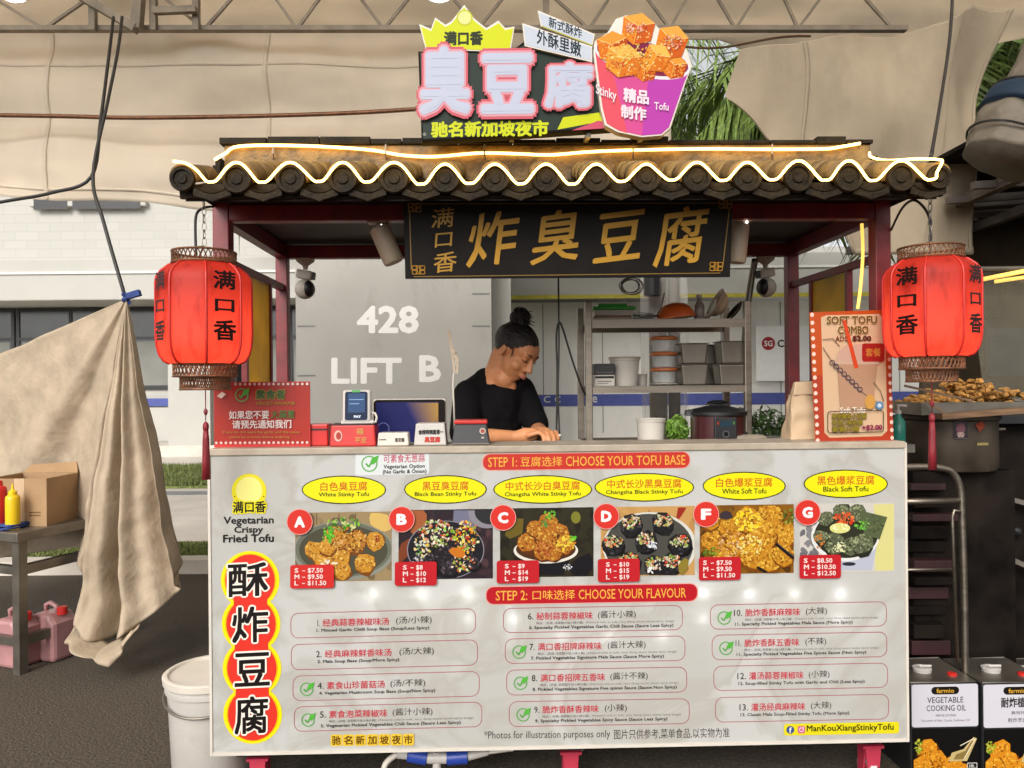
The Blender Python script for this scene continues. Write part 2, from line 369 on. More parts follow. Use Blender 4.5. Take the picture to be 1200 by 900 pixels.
# ------------------------------------------------------------------ flat printing: layered coloured shapes on a plane
_glyph = {}
def glyphs(txt, off):
    k = (txt, off)
    if k in _glyph: return _glyph[k]
    c = bpy.data.curves.new('t', 'FONT'); c.body = txt; c.resolution_u = 2; c.offset = off
    o = bpy.data.objects.new('t', c); me = o.to_mesh()
    r = ([(v.co.x, v.co.y) for v in me.vertices], [tuple(p.vertices) for p in me.polygons])
    o.to_mesh_clear(); bpy.data.objects.remove(o); bpy.data.curves.remove(c)
    _glyph[k] = r; return r
class Print:
    """mp maps (px, py, lift) to a point of the frame fr"""
    def __init__(s, mp, fr=None, lift=.0015, step=.00012): s.mp = mp; s.fr = fr; s.v = []; s.f = []; s.c = []; s.l = lift; s.st = step
    def face(s, pts, col, faces=None, step=None):
        b = len(s.v); s.v += [s.mp(x, y, s.l) for x, y in pts]
        fs = faces or [tuple(range(len(pts)))]
        s.f += [tuple(i + b for i in f) for f in fs]; s.c += [lin(col)] * len(fs); s.l += s.st if step is None else step; return s
    def rect(s, x0, y0, x1, y1, col, sl=0): 
        xc = (x0 + x1) / 2
        return s.face([(x, y + sl * (x - xc)) for x, y in ((x0,y0),(x1,y0),(x1,y1),(x0,y1))], col)
    def rpts(s, x0, y0, x1, y1, r, sl=0, n=5):
        o = []; xc = (x0 + x1) / 2
        for cx, cy, a0 in ((x1 - r, y0 + r, -90), (x1 - r, y1 - r, 0), (x0 + r, y1 - r, 90), (x0 + r, y0 + r, 180)):
            for i in range(n + 1):
                a = R(a0 + 90 * i / n); o.append((cx + r * math.cos(a), cy + r * math.sin(a)))
        return [(x, y + sl * (x - xc)) for x, y in o]
    def rrect(s, x0, y0, x1, y1, r, col, sl=0): return s.face(s.rpts(x0, y0, x1, y1, r, sl), col)
    def ring(s, outer, inner, col):
        k = len(outer); return s.face(list(outer) + list(inner), col, [(i, (i+1) % k, k + (i+1) % k, k + i) for i in range(k)])
    def rline(s, x0, y0, x1, y1, r, t, col, sl=0): return s.ring(s.rpts(x0, y0, x1, y1, r, sl), s.rpts(x0 + t, y0 + t, x1 - t, y1 - t, r - t, sl), col)
    def epts(s, cx, cy, rx, ry, n=28, rot=0):
        return [(cx + rx * math.cos(a) * math.cos(rot) - ry * math.sin(a) * math.sin(rot), cy + rx * math.cos(a) * math.sin(rot) + ry * math.sin(a) * math.cos(rot)) for a in [2 * math.pi * i / n for i in range(n)]]
    def ellipse(s, cx, cy, rx, ry, col, rot=0): return s.face(s.epts(cx, cy, rx, ry, 28, rot), col)
    def line(s, pts, t, col):
        for (x0, y0), (x1, y1) in zip(pts, pts[1:]):
            d = math.hypot(x1 - x0, y1 - y0) or 1; nx, ny = -(y1 - y0) / d * t / 2, (x1 - x0) / d * t / 2
            s.face([(x0 + nx, y0 + ny), (x1 + nx, y1 + ny), (x1 - nx, y1 - ny), (x0 - nx, y0 - ny)], col)
        return s
    def text(s, txt, x0, y0, x1, y1, col, bold=0, sl=0, out=None, shear=0, step=None):
        gv, gf = glyphs(txt, 0)
        if not gv: return s
        bx0, bx1 = min(v[0] for v in gv), max(v[0] for v in gv); by0, by1 = min(v[1] for v in gv), max(v[1] for v in gv)
        bx0 -= bold; bx1 += bold; by0 -= bold; by1 += bold
        kx = (x1 - x0) / (bx1 - bx0); ky = (y1 - y0) / (by1 - by0); xc = (x0 + x1) / 2
        def T(v):
            x = x0 + (v[0] - bx0) * kx; y = y1 - (v[1] - by0) * ky
            x += shear * ((y0 + y1) / 2 - y)
            return (x, y + sl * (x - xc))
        def heavy(col, r, k):      # strokes thickened by shifted copies
            for i in range(k):
                a = 2 * math.pi * (i + .5) / k; s.face([T((v[0] + r * math.cos(a), v[1] + r * math.sin(a))) for v in gv], col, gf, .00001)
            s.l += s.st if step is None else step
        if out:
            for oc, oo in (out if isinstance(out, list) else [out]): heavy(oc, bold + oo, 12 if bold + oo > .05 else 8)
        if bold >= .008: heavy(col, bold, 3 if bold < .02 else 4 if bold < .03 else 8)
        return s.face([T(v) for v in gv], col, gf, step)
    def build(s, name, mat, parent):
        inv = wmat(parent).inverted() if parent is not None else Matrix()
        fr = s.fr if s.fr is not None else Matrix()
        me = bpy.data.meshes.new(name); me.from_pydata([tuple(inv @ (fr @ Vector(v))) for v in s.v], [], s.f)
        at = me.color_attributes.new('Col', 'FLOAT_COLOR', 'CORNER')
        buf = []
        for p, c in zip(me.polygons, s.c): buf += [c[0], c[1], c[2], 1.0] * p.loop_total
        at.data.foreach_set('color', buf)
        return link_mesh(name, me, mat, parent)
def splane(v):     # printing on a plane of the stall at depth v
    def mp(x, y, l):
        u, w_ = S(x, y, v); return (u, v - l, w_)
    return mp

# ================================================================== THE SETTING
def sheet(name, x0, y0, x1, y1, z, mat, th=.0):
    mb = MB()
    if th: mb.box(x0, y0, z - th, x1, y1, z)
    else: mb.add([(x0,y0,z),(x1,y0,z),(x1,y1,z),(x0,y1,z)], [(0,1,2,3)])
    return struct(mb.build(name, mat))
sheet('road', -120, -60, 120, 260, 0, M['asphalt'])
sheet('kerb', -40, 5.58, 40, 5.74, .10, M['concrete'], .12)
sheet('verge', -40, 5.745, 40, 6.42, .07, M['soil'], .10)
sheet('driveway', -40, 6.43, 40, 9.9, .05, M['concrete'], .08)
sheet('drain_cover', -40, 9.3, 40, 9.62, .056, M['concrete_grey'], .02)
sheet('lawn', -40, 9.905, 40, 12.4, .08, M['soil'], .10)
sheet('pavement', -40, 12.41, 40, 30, .10, M['concrete'], .12)
def grass(name, x0, x1, y0, y1, z, n, h):
    mb = MB(); g = random.Random(3)
    for _ in range(n):
        x, y = g.uniform(x0, x1), g.uniform(y0, y1); a = g.uniform(0, 6.3); hh = h * g.uniform(.5, 1.3); wd = .006 + .006 * g.random()
        dx, dy = math.cos(a) * wd, math.sin(a) * wd; lx, ly = g.uniform(-.5, .5) * hh, g.uniform(-.5, .5) * hh
        mb.add([(x - dx, y - dy, z), (x + dx, y + dy, z), (x + lx, y + ly, z + hh)], [(0, 1, 2)])
    o = mb.build(name, M['grass']); o['kind'] = 'stuff'; return o
grass('grass', -4.2, -1.6, 5.80, 6.30, .07, 6000, .03)
grass('grass', -6.2, -3.0, 9.93, 12.38, .08, 16000, .07)

def px_rect(px0, py0, px1, py1, Y):
    a = P(px0, py1, Y); b = P(px1, py0, Y); return a.x, a.z, b.x, b.z

# apartment block behind
BY = 15.0
ab = thing('apartment_block', 'white apartment block with dark ground floor windows and blue stripe', 'building', (0, BY, 0))
mb = MB(); mb.box(-22, BY, .1, 3.4, BY + 6, 9.0); mb.build('wall', M['brick'], ab)
mb = MB(); mb.box(3.41, BY + .05, .1, 20, BY + 6, 4.0); mb.build('wall', M['wallwhite'], ab)
mb = MB(); zs0, zs1 = P(300, 350, 13.8).z, P(300, 301, 13.8).z
mb.box(-22, 13.8, zs0, -2.2, BY - .003, zs1); mb.box(-2.2, 13.8, zs0, 20, 14.35, zs1); mb.build('canopy_slab', M['wallwhite'], ab, bevel=.02)
mb = MB(); mb.box(-22, 13.77, zs1 - .28, 20, 13.797, zs1 - .24); mb.build('slab_groove', M['wallshade'], ab)
mb = MB(); mb.box(-.4, 13.75, zs0 - .055, 20, 13.795, zs0 + .012); mb.build('trim_strip', M['yellowtrim'], ab)
mb = MB(); mb.box(-.3, BY - .12, .1, 20, BY - .004, zs0 - .003); mb.build('shopfront_wall', M['wallshade'], ab)
x0, z0, x1, z1 = px_rect(600, 473, 1000, 463, BY - .13)
mb = MB(); mb.box(-.3, BY - .135, z0, 20, BY - .124, z1); mb.build('blue_stripe', M['bluestripe'], ab)
for k in range(9):
    mb = MB(); xx = .6 + k * 1.15; mb.box(xx, BY - .128, .4, xx + .018, BY - .1225, zs0 - .02); mb.build('panel_joint', M['concrete_grey'], ab)
mb = MB(); mb.box(-22, 13.9, .1, -3.1, BY - .15, .30); mb.build('plinth', M['concrete'], ab)
mb = MB(); mb.box(-22, BY - .05, .3, -3.0, BY - .004, P(0, 478, BY).z - .02); mb.build('parapet', M['wallwhite'], ab)
zb = P(150, 472, BY - .07).z
mb = MB(); mb.box(-22, BY - .065, zb - .07, -3.0, BY - .053, zb + .08); mb.build('blue_stripe', M['bluestripe'], ab)
for k in range(7):      # ground floor windows, two leaves each
    xa = -18.2 + k * 2.14; za, zb_ = P(0, 458, BY).z, P(0, 362, BY).z
    mb = MB()
    for (a, b, c, d) in ((xa, za, xa + .06, zb_), (xa + 2.04, za, xa + 2.1, zb_), (xa + .06, za, xa + 2.04, za + .06), (xa + .06, zb_ - .06, xa + 2.04, zb_), (xa + 1.02, za + .06, xa + 1.08, zb_ - .06), (xa + .06, zb_ - .62, xa + 1.02, zb_ - .57), (xa + 1.08, zb_ - .62, xa + 2.04, zb_ - .57)):
        mb.box(a, BY - .05, b, c, BY - .003, d)
    wn = mb.build('window', M['black'], ab)
    mb = MB(); mb.box(xa + .02, BY - .03, za + .02, xa + 2.08, BY - .02, zb_ - .02); mb.build('pane', M['glassdark'], wn)
    mb = MB(); mb.box(xa + .1, BY - .034, za + .08, xa + .98, BY - .031, zb_ - .66); mb.box(xa + 1.12, BY - .034, za + .08, xa + 2.0, BY - .031, zb_ - .66); mb.build('blind', M['blind'], wn)
# louvre vent high on the brick
x0, z0, x1, z1 = px_rect(38, 246, 174, 234, BY)
mb = MB(); mb.box(x0, BY - .12, z0 - .06, x1, BY - .004, z1 + .06); lv = mb.build('vent_frame', M['wallwhite'], ab, bevel=.01)
mb = MB(); mb.box(x0 + .1, BY - .128, z0, x0 + .75, BY - .122, z1); mb.box(x0 + .85, BY - .128, z0, x1 - .1, BY - .122, z1); mb.build('vent_slot', M['black'], lv)
mb = MB(); x0, z0, x1, z1 = px_rect(227, 240, 246, 515, BY); 
mb.box(x0, 13.9, .3, P(246, 450, 13.9).x, 14.3, zs0 - .002); mb.build('column', M['wallwhite'], ab)

# grey lift-lobby wall
LY = 10.0
x0, _, x1, _ = px_rect(346, 500, 577, 300, LY)
lw = thing('lift_lobby_wall', 'grey lift lobby wall with white block number lettering', 'wall', ((x0 + x1) / 2, LY, .05))
mb = MB(); mb.box(x0, LY, .055, x1, LY + 2.2, 4.2); mb.build('wall', M['liftgrey'], lw)
mb = MB()
for py in (383, 441):
    z = P(360, py, LY).z; mb.box(x0 + .02, LY - .006, z, x0 + .25, LY - .002, z + .018)
for py in (345, 383):
    z = P(560, py, LY).z; mb.box(x1 - .25, LY - .006, z, x1 - .02, LY - .002, z + .018)
mb.build('panel_joint', M['concrete_grey'], lw)
pr = Print(lambda x, y, l: P(x, y, LY - l), lift=.004)
pr.text('428', 418, 358, 491, 391, '#fdfbf7', .035)
pr.build('lettering', M['paint'], lw); pr = Print(pr.mp, lift=.004); pr.text('LIFT', 388, 419, 471, 450, '#fdfbf7', .035); pr.text('B', 491, 416, 517, 448, '#fdfbf7', .035)
pr.build('lettering', M['paint'], lw)
mb = MB(); a = P(578, 500, 10.6).x; b = P(600, 500, 10.6).x
mb.box(a, 10.6, .055, b, 11.1, 4.6); tag(mb.build('column', M['wallwhite']), 'slim white column just right of the grey lift wall', 'column')

# car-share sign board in front of the far wall
sg = thing('notice_board', 'white notice board with red round emblem on far wall', 'sign', P(910, 420, 14.6))
mb = MB(); x0, z0, x1, z1 = px_rect(886, 446, 950, 382, 14.7); mb.box(x0, 14.7, z0, x1, 14.74, z1); mb.build('board', pmat('white_sign_face', (.82, .81, .79), .5, var=.03), sg)
pr = Print(lambda x, y, l: P(x, y, 14.7 - l), lift=.006)
pr.ellipse(900.5, 402.5, 7.8, 7.8, '#b5202c'); pr.text('SG', 895.5, 399, 905.5, 406, '#ffffff', .03); pr.text('Ca', 911, 398, 924, 407, '#202020', .03)
pr.build('lettering', M['print'], sg)
pr = Print(lambda x, y, l: P(x, y, BY - .136 - l), lift=.006)
pr.text('C', 637, 464, 645, 472, '#e8e8e8', .02); pr.text('C', 650, 464, 657, 472, '#e8e8e8', .02); pr.text('e', 694, 464, 700, 472, '#e8e8e8', .02)
st = []
for k in range(10):
    a = R(-90 + 36 * k); r = 5.2 if k % 2 == 0 else 2.0; st.append((628 + r * math.cos(a), 464 + 1.25 * r * math.sin(a)))
pr.face(st, '#d9b33a'); pr.build('stripe_lettering', M['print'], ab)

# foliage helpers
def leaf_blob(mb, c, r, n, size, g):
    for _ in range(n):
        while True:
            q = Vector((g.uniform(-1, 1), g.uniform(-1, 1), g.uniform(-1, 1)))
            if q.length < 1: break
        p = Vector(c) + Vector((q.x * r[0], q.y * r[1], q.z * r[2])) * (1 + .25 * noise.noise(q * 2.3 + Vector(c)))
        d = Vector((g.gauss(0, 1), g.gauss(0, 1), g.gauss(0, 1))).normalized(); e = d.cross(Vector((g.gauss(0, 1), g.gauss(0, 1), g.gauss(0, 1)))).normalized()
        s_ = size * g.uniform(.5, 1.3)
        mb.add([p - d * s_, p + e * s_ * .4, p + d * s_, p - e * s_ * .4], [(0, 1, 2, 3)])
def hedge(label, x0, x1, y, z1, n):
    g = random.Random(int(x0 * 100)); t = thing('hedge', label, 'hedge', ((x0 + x1) / 2, y, .08))
    mb = MB(); k = max(2, int((x1 - x0) / .35))
    for i in range(k): leaf_blob(mb, (x0 + (x1 - x0) * (i + .5) / k, y, z1 * .52), ((x1 - x0) / k * .75, .3, z1 * .5), n // k, .035, g)
    mb.build('foliage', M['leaf'], t)
    mb = MB()
    for i in range(k): xx = x0 + (x1 - x0) * (i + .5) / k; mb.tube([(xx, y, .06), (xx + .03, y, z1 * .4), (xx + .05, y + .04, z1 * .8)], [.02, .014, .006], 6)
    mb.build('stem', M['bark'], t)
hedge('clipped green hedge beyond the right side of the stall', P(872, 500, 9).x, P(960, 500, 9).x, 9.0, 1.06, 5200)

# palm beyond the tarpaulins
def palm(base, h, label, nf, L):
    g = random.Random(11); t = thing('palm_tree', label, 'tree', base); b = Vector(base)
    mb = MB(); mb.tube([b + Vector((.12 * math.sin(i * .7), 0, h * i / 8)) for i in range(9)], [.16 - .008 * i for i in range(9)], 10); mb.build('trunk', M['bark'], t)
    top = b + Vector((.12 * math.sin(5.6), 0, h))
    for k in range(nf):
        az = 2 * math.pi * k / nf + g.uniform(-.2, .2); up = g.uniform(.1, .95); l = L * g.uniform(.8, 1.15)
        d = Vector((math.cos(az), math.sin(az), 0)); pts = []
        for i in range(13):
            s_ = i / 12; pts.append(top + d * l * s_ * (1 - .15 * s_) + Vector((0, 0, l * (up * s_ - (.55 + up * .5) * s_ * s_))))
        mb = MB(); mb.tube(pts, [.022 - .0016 * i for i in range(13)], 5)
        side = d.cross(Vector((0, 0, 1)))
        for i in range(1, 13):
            for q in range(4):
                p = pts[i - 1].lerp(pts[i], q / 4); tn = (pts[i] - pts[i - 1]).normalized()
                for sgn in (-1, 1):
                    ll = l * .34 * (1 - .55 * abs(i / 12 - .4)) * g.uniform(.75, 1.1)
                    o = (side * sgn * .75 + tn * .6 + Vector((0, 0, g.uniform(-.55, -.05)))).normalized()
                    m_ = p + o * ll * .55; e = p + o * ll + Vector((0, 0, -ll * .25)); wv = tn * .024
                    mb.add([p - wv, p + wv, m_ + wv * 1.2, m_ - wv * 1.2, e], [(0, 1, 2, 3), (3, 2, 4)])
        mb.build('frond', M['palmleaf'], t)
pb = P(1078, 95, 9.2); palm((pb.x, 9.2, .1), pb.z, 'green palm tree showing in the gap between the tarpaulins', 60, 3.3)
pb = P(575, 85, 12.9); palm((pb.x, 12.9, .1), pb.z, 'farther green palm tree behind the grey lift wall', 64, 4.6)

# ------------------------------------------------------------------ tarpaulins and truss of the tent
def fold(x, z, k=1.0): return noise.noise(Vector((x * .8, z * 2.2, k * 3.1))) * .10 + noise.noise(Vector((x * 3.0, z * 4.5, k))) * .025 + noise.noise(Vector((x * 9, z * 12, k))) * .006
TY = 5.2
xl, xr = P(-260, 200, TY).x, P(787, 200, TY).x
def ft(s, t):
    px = -260 + 1047 * s; yb = 229 + 14 * max(0, min(1, px / 225)) + 3 * math.sin(px * .03); yt = 30
    if px > 700: yb = 243 - (px - 700) * .55
    p = P(px, yt + (yb - yt) * t, TY)
    p.y += fold(p.x, p.z) + .05 * math.sin(t * 14 + .6 * math.sin(px * .006)) * (1 - t) ** .6 * .7 + .012 * math.sin(px * .045 + 2 * t)
    return p
mb = MB(); mb.grid(150, 50, ft); tag(mb.build('tarpaulin', M['tarp'], smooth=True, solid=.003), 'long beige tarpaulin curtain hung behind the stall roof', 'tarpaulin')
tpm = [o for o in COL.objects if o.name.startswith('tarpaulin')][-1]
for (t0, t1, s0, s1) in ((.215, .232, 0, 1), (.93, .945, 0, 1), (0, 1, .545, .5495), (0, 1, .30, .3045)):
    mb = MB(); mb.grid(150 if s1 - s0 > .5 else 2, 2 if s1 - s0 > .5 else 50, lambda s, t: ft(s0 + (s1 - s0) * s, t0 + (t1 - t0) * t) + Vector((0, -.006, 0))); mb.build('seam', M['tarp'], tpm, True, solid=.004)
def ft2(s, t):
    p = P(-150 + 1420 * s, -95 + 165 * t, 5.75)
    if t > .85: p.z += (t - .85) * 1.2 * abs(math.sin(s * 21))
    p.y += fold(p.x * 1.4, p.z * 2, 5) * 1.3; return p
mb = MB(); mb.grid(120, 24, ft2); tag(mb.build('tent_gable', M['tarp'], smooth=True, solid=.003), 'beige tent gable sheet stretched behind the steel truss', 'tarpaulin')
def interp(pl, s):
    k = s * (len(pl) - 1); i = min(int(k), len(pl) - 2); f = k - i
    return tuple(a + (b - a) * f for a, b in zip(pl[i], pl[i + 1]))
topR = [(850, 110), (866, 60), (930, 55), (1000, 36), (1060, 33), (1112, 24), (1140, 6), (1186, 12)]
botR = [(851, 116), (880, 142), (900, 165), (945, 205), (1000, 300), (1045, 297), (1105, 298), (1166, 295)]
def ft3(s, t):
    a = interp(topR, s); b = interp(botR, s); q = t * t * .25 + t * .75
    px, py = a[0] + (b[0] - a[0]) * q, a[1] + (b[1] - a[1]) * q
    if s > .8: px -= 22 * math.sin(t * 2.4) * (s - .8) / .2
    p = P(px, py, 4.0)
    p.y += fold(p.x * 1.3, p.z * .35, 9) * 1.0 + .05 * noise.noise(Vector((px * .012 + py * .007, py * .004 - px * .004, 3))) + .05 * math.sin(px * .055 + t * 1.5) * (s ** 1.5) + .03 * math.sin(px * .02 - py * .03)
    return p
mb = MB(); mb.grid(110, 60, ft3); tpm = mb.build('tarpaulin', M['tarp_right'], smooth=True, solid=.003); tag(tpm, 'stained crumpled tarpaulin hanging behind the right end of the roof', 'tarpaulin')
for f0, n1, n2 in ((lambda s, t: (.30 + .10 * t + .010 * s, t), 2, 60), (lambda s, t: (s, .975 + .02 * t), 110, 2), (lambda s, t: (.985 + .012 * s, t), 2, 60), (lambda s, t: (.80 + .006 * s, t), 2, 60)):
    mb = MB(); mb.grid(n1, n2, lambda s, t: ft3(*f0(s, t)) + Vector((0, -.006, 0))); mb.build('seam', M['tarp_right'], tpm, True, solid=.004)
def ft4(s, t):
    x, y = -7 + 14 * s, 1.3 + 4.3 * t
    return Vector((x, y, 5.2 + .5 * (1 - abs(2 * t - 1)) + .05 * math.sin(x * 2.1) + noise.noise(Vector((x, y, 2))) * .05))
mb = MB(); mb.grid(60, 30, ft4); tag(mb.build('tent_roof', M['tent_roof'], smooth=True, solid=.003), 'beige tent roof sheet stretched over the stall', 'tarpaulin')
# cord that holds the gable sheet
mb = MB(); mb.tube([P(785 + 15 * i, 52 + 5 * math.sin(i * .5) - .25 * i * i * .2, 5.3) for i in range(12)], .008, 6)
tag(mb.build('rope', M['wood']), 'thin brown cord sagging above the palm leaves', 'rope')

tr = thing('roof_truss', 'grey steel lattice truss spanning under the tent roof', 'truss', P(560, 20, 5.0))
zt = []
for py, th in ((34, .05), (-34, .05)):
    mb = MB(); a, b = P(-120, py, 5.0), P(1062 if py > 0 else 1250, py, 5.0); mb.bar(a, b, th, .03); mb.build('chord', M['truss'], tr)
xs = [-60, 52, 100 + 50, 240, 300, 348, 398, 450, 505, 560, 615, 690, 735, 785, 822, 862, 905, 935, 985, 1046]
for i in range(len(xs) - 1):
    a, b = (34, -34) if i % 2 else (-34, 34)
    mb = MB(); mb.bar(P(xs[i], a, 5.0), P(xs[i + 1], b, 5.0), .018); mb.build('brace', M['truss'], tr)
for px in (109, 180, 230, 640):
    mb = MB(); mb.bar(P(px, 36, 4.96), P(px, -60, 4.96), .04); mb.build('upright', M['truss'], tr)
mb = MB(); mb.bar(P(92, -6, 4.9), P(160, 34, 4.9), .07, .05); mb.bar(P(160, 34, 4.9), P(166, -40, 4.9), .06); mb.bar(P(180, 13, 4.9), P(230, 11, 4.9), .04); mb.build('bracket', M['truss'], tr)
for i, (px, lab) in enumerate(((14, 'glowing tent lamp at the upper left corner'), (514, 'glowing tent lamp above the round cup sign'))):
    t = thing('tent_lamp', lab, 'lamp', P(px, -4, 4.6))
    c = P(px, -3, 4.6)
    mb = MB(); mb.lathe(c, [(.05, .10), (.075, .06), (.08, .03)], 20); mb.build('housing', M['dull_steel'], t, True)
    mb = MB(); mb.lathe(c, [(.078, .028), (.07, .005), (.04, -.012), (.001, -.016)], 20); mb.build('bulb', M['lamp'], t, True)
    mb = MB(); mb.tube([c + Vector((0, 0, .1)), c + Vector((0, .2, .42))], .01, 6); mb.build('stem', M['truss'], t)

def cable(name, label, pts, r, mat='cable', n=6, sub=6, group=None):
    pts = [Vector(p) for p in pts]; o = []
    for i in range(len(pts) - 1):
        p0, p1, p2, p3 = pts[max(i - 1, 0)], pts[i], pts[i + 1], pts[min(i + 2, len(pts) - 1)]
        for k in range(sub):
            t = k / sub
            o.append(.5 * ((2 * p1) + (p2 - p0) * t + (2 * p0 - 5 * p1 + 4 * p2 - p3) * t * t + (3 * p1 - p0 - 3 * p2 + p3) * t ** 3))
    o.append(pts[-1])
    mb = MB(); mb.tube(o, r, n)
    if name is None: return mb
    ob = mb.build(name, M[mat], smooth=True); tag(ob, label, 'cable', group); return ob
cable('cable_bundle', 'brown cable bundle running level across the beige tarpaulin', [P(-150, 133, 5.0), P(60, 136, 5.02), P(160, 138, 5.0), P(300, 136, 5.02), P(420, 132, 5.0), P(500, 127, 5.0)], .014, 'bronze')
cable('hanging_cable', 'black cable dropping from the truss bracket, left strand', [P(133, 20, 4.6), P(127, 70, 4.4), P(118, 140, 4.2), P(107, 207, 4.05), P(60, 226, 4.05), P(0, 237, 4.1), P(-120, 260, 4.2)], .009)
cable('hanging_cable', 'black cable from the truss down to the canvas knot', [P(143, 20, 4.6), P(138, 60, 4.4), P(126, 120, 4.2), P(109, 206, 4.03), P(122, 262, 3.95), P(147, 349, 3.9)], .009)
cable('hanging_cable', 'black cable hanging in front of the stained right tarpaulin', [P(1117, -20, 3.6), P(1113, 45, 3.5), P(1102, 120, 3.3), P(1091, 184, 2.9)], .007)

# canvas tied up on the left
K = P(148, 350, 3.9)
rim = [(-90, 454, 4.7), (-90, 560, 4.7), (-60, 650, 4.6), (0, 655, 4.4), (60, 645, 4.25), (97, 640, 4.0), (96, 680, 3.85), (92, 722, 3.75), (104, 742, 3.7), (126, 752, 3.68), (146, 744, 3.66), (166, 727, 3.65), (190, 708, 3.65), (217, 684, 3.65), (212, 660, 3.66)]
def fl(s, t):
    a = interp(rim, s); p = K.lerp(P(*a), t)
    sh = (t ** .7) * (1 - .15 * t)
    p.y += (.10 * math.sin(s * 31) + .05 * math.sin(s * 57 + 1)) * sh * (.25 + .75 * min(1, s * 1.6)) + noise.noise(p * 4) * .05 * t + noise.noise(p * 15) * .014 * t
    p.x += noise.noise(p * 5 + Vector((9, 0, 0))) * .02 * t
    return p
mb = MB(); mb.grid(170, 110, fl); lt = mb.build('canvas_sheet', M['tarp_left'], smooth=True, solid=.003)
tag(lt, 'worn beige canvas tied up to a point and draped to the ground', 'tarpaulin')
hem0 = [(88, 726, 3.76), (104, 744, 3.7), (126, 755, 3.68), (148, 747, 3.65), (166, 729, 3.64)]
hem1 = [(84, 756, 3.62), (98, 768, 3.56), (124, 781, 3.5), (138, 772, 3.5), (160, 738, 3.56)]
def fh(s, t):
    a, b = interp(hem0, s), interp(hem1, s); p = P(*a).lerp(P(*b), t); p.y += -.07 * math.sin(t * 3.1) + .03 * math.sin(s * 19) * t + noise.noise(p * 12) * .02; p.x += .02 * math.sin(t * 5 + s * 6)
    return p
mb = MB(); mb.grid(40, 14, fh); mb.build('curled_hem', M['tarp_left'], lt, True, solid=.003)
mb = MB(); mb.tube([K + Vector((.012 * math.cos(i), .012 * math.sin(i), .004 * i - .02)) for i in range(12)], .012, 6); mb.bar(K + Vector((0, 0, .01)), K + Vector((.07, 0, .03)), .03); mb.build('knot_tie', M['bluecloth'], lt)

# steel work table on the left with its load
ta = Vector((P(20, 620, 3.60).x, 3.60, 0)); tyaw = R(-20)
TT = Matrix.Translation(ta) @ Matrix.Rotation(tyaw, 4, 'Z')     # local: -x runs left, +y runs back from the near corner
th = .68; TW, TD = -1.5, .75
tb = thing('work_table', 'worn stainless steel work table with a low side rail', 'table', mat=TT)
mb = MB(TT); mb.box(TW, 0, th - .045, 0, TD, th); mb.build('tabletop', M['dull_steel'], tb, bevel=.004)
for (x, y) in ((-.05, .05), (-.05, TD - .05), (TW + .05, .05), (TW + .05, TD - .05)):
    mb = MB(TT); mb.box(x - .022, y - .022, 0, x + .022, y + .022, th - .047); mb.build('leg', M['dull_steel'], tb)
for z in (.13, .47):
    mb = MB(TT); mb.box(-.068, .074, z, -.032, TD - .074, z + .045); mb.box(TW + .07, .035, z + .002, -.074, .07, z + .04); mb.build('rail', M['dull_steel'], tb)
def tloc(x, y, z): return TT @ Vector((x, y, z))
cb = thing('cardboard_box', 'open brown cardboard box on the steel work table', 'box', mat=TT @ Matrix.Translation((-.22, .26, th)) @ Matrix.Rotation(R(18), 4, 'Z'))
fr = cb.matrix_basis
mb = MB(fr)
for b in ((-.15, -.13, 0, .15, -.124, .235), (-.15, .124, 0, .15, .13, .235), (-.15, -.1235, 0, -.144, .1235, .235), (.144, -.1235, 0, .15, .1235, .235), (-.1435, -.1235, .001, .1435, .1235, .007)): mb.box(*b)
mb.build('carton', M['card'], cb)
mb = MB(fr); mb.hexa([(-.15, .125, .236), (.15, .125, .236), (.15, .13, .236), (-.15, .13, .236)], [(-.15, .20, .27), (.10, .20, .285), (.10, .205, .285), (-.15, .205, .27)]); mb.build('flap', M['card'], cb)
mb = MB(fr); mb.hexa([(-.155, -.13, .236), (-.15, -.13, .236), (-.15, .13, .236), (-.155, .13, .236)], [(-.25, -.11, .20), (-.245, -.11, .203), (-.245, .11, .203), (-.25, .11, .20)]); mb.build('flap', M['card'], cb)
mb = MB(fr); mb.box(-.012, -.1315, .02, .04, -.1302, .235); mb.build('packing_tape', M['paperbag'], cb)
pr = Print(lambda x, y, l: (x, -.1302 - l, y), fr, .0006)
pr.rect(-.12, .05, -.03, .08, '#7d5c3c'); pr.rect(.06, .05, .12, .056, '#7d5c3c'); pr.rect(.06, .065, .12, .071, '#7d5c3c'); pr.build('carton_print', M['print'], cb)
cl = thing('folded_cloth', 'folded dark blue cloth beside the cardboard box', 'cloth', mat=TT @ Matrix.Translation((-.28, .10, th)))
mb = MB(cl.matrix_basis)
for k in range(2):
    mb.grid(16, 8, lambda s, t, k=k: (-.17 + .34 * s + .01 * math.sin(t * 5), -.075 + .15 * t + .008 * math.sin(s * 9), .006 + .011 * k + .004 * math.sin(s * 14 + k) + .004 * noise.noise(Vector((s * 5, t * 5, k)))))
mb.build('fabric', M['bluecloth'], cl, True, solid=.009)
def squeeze_bottle(name, label, m4, r, h, mat):
    t = thing(name, label, 'bottle', mat=m4); f_ = m4
    mb = MB(f_); mb.lathe((0, 0, 0), [(r * .96, 0), (r, .006), (r, h * .66), (r * .93, h * .72), (r * .55, h * .76)], 22); mb.build('body', mat, t, True, auto=50)
    mb = MB(f_); mb.lathe((0, 0, h * .755), [(r * .62, 0), (r * .60, h * .07), (r * .22, h * .11), (r * .12, h * .24)], 18); mb.build('nozzle', mat, t, True, auto=40)
def table_px(px, py, Y, z): p = P(px, py, Y); return Matrix.Translation((p.x, Y, z))
squeeze_bottle('sauce_bottle', 'yellow squeeze bottle beside the cardboard box', table_px(15, 600, 3.72, th), .032, .22, M['yellow'])
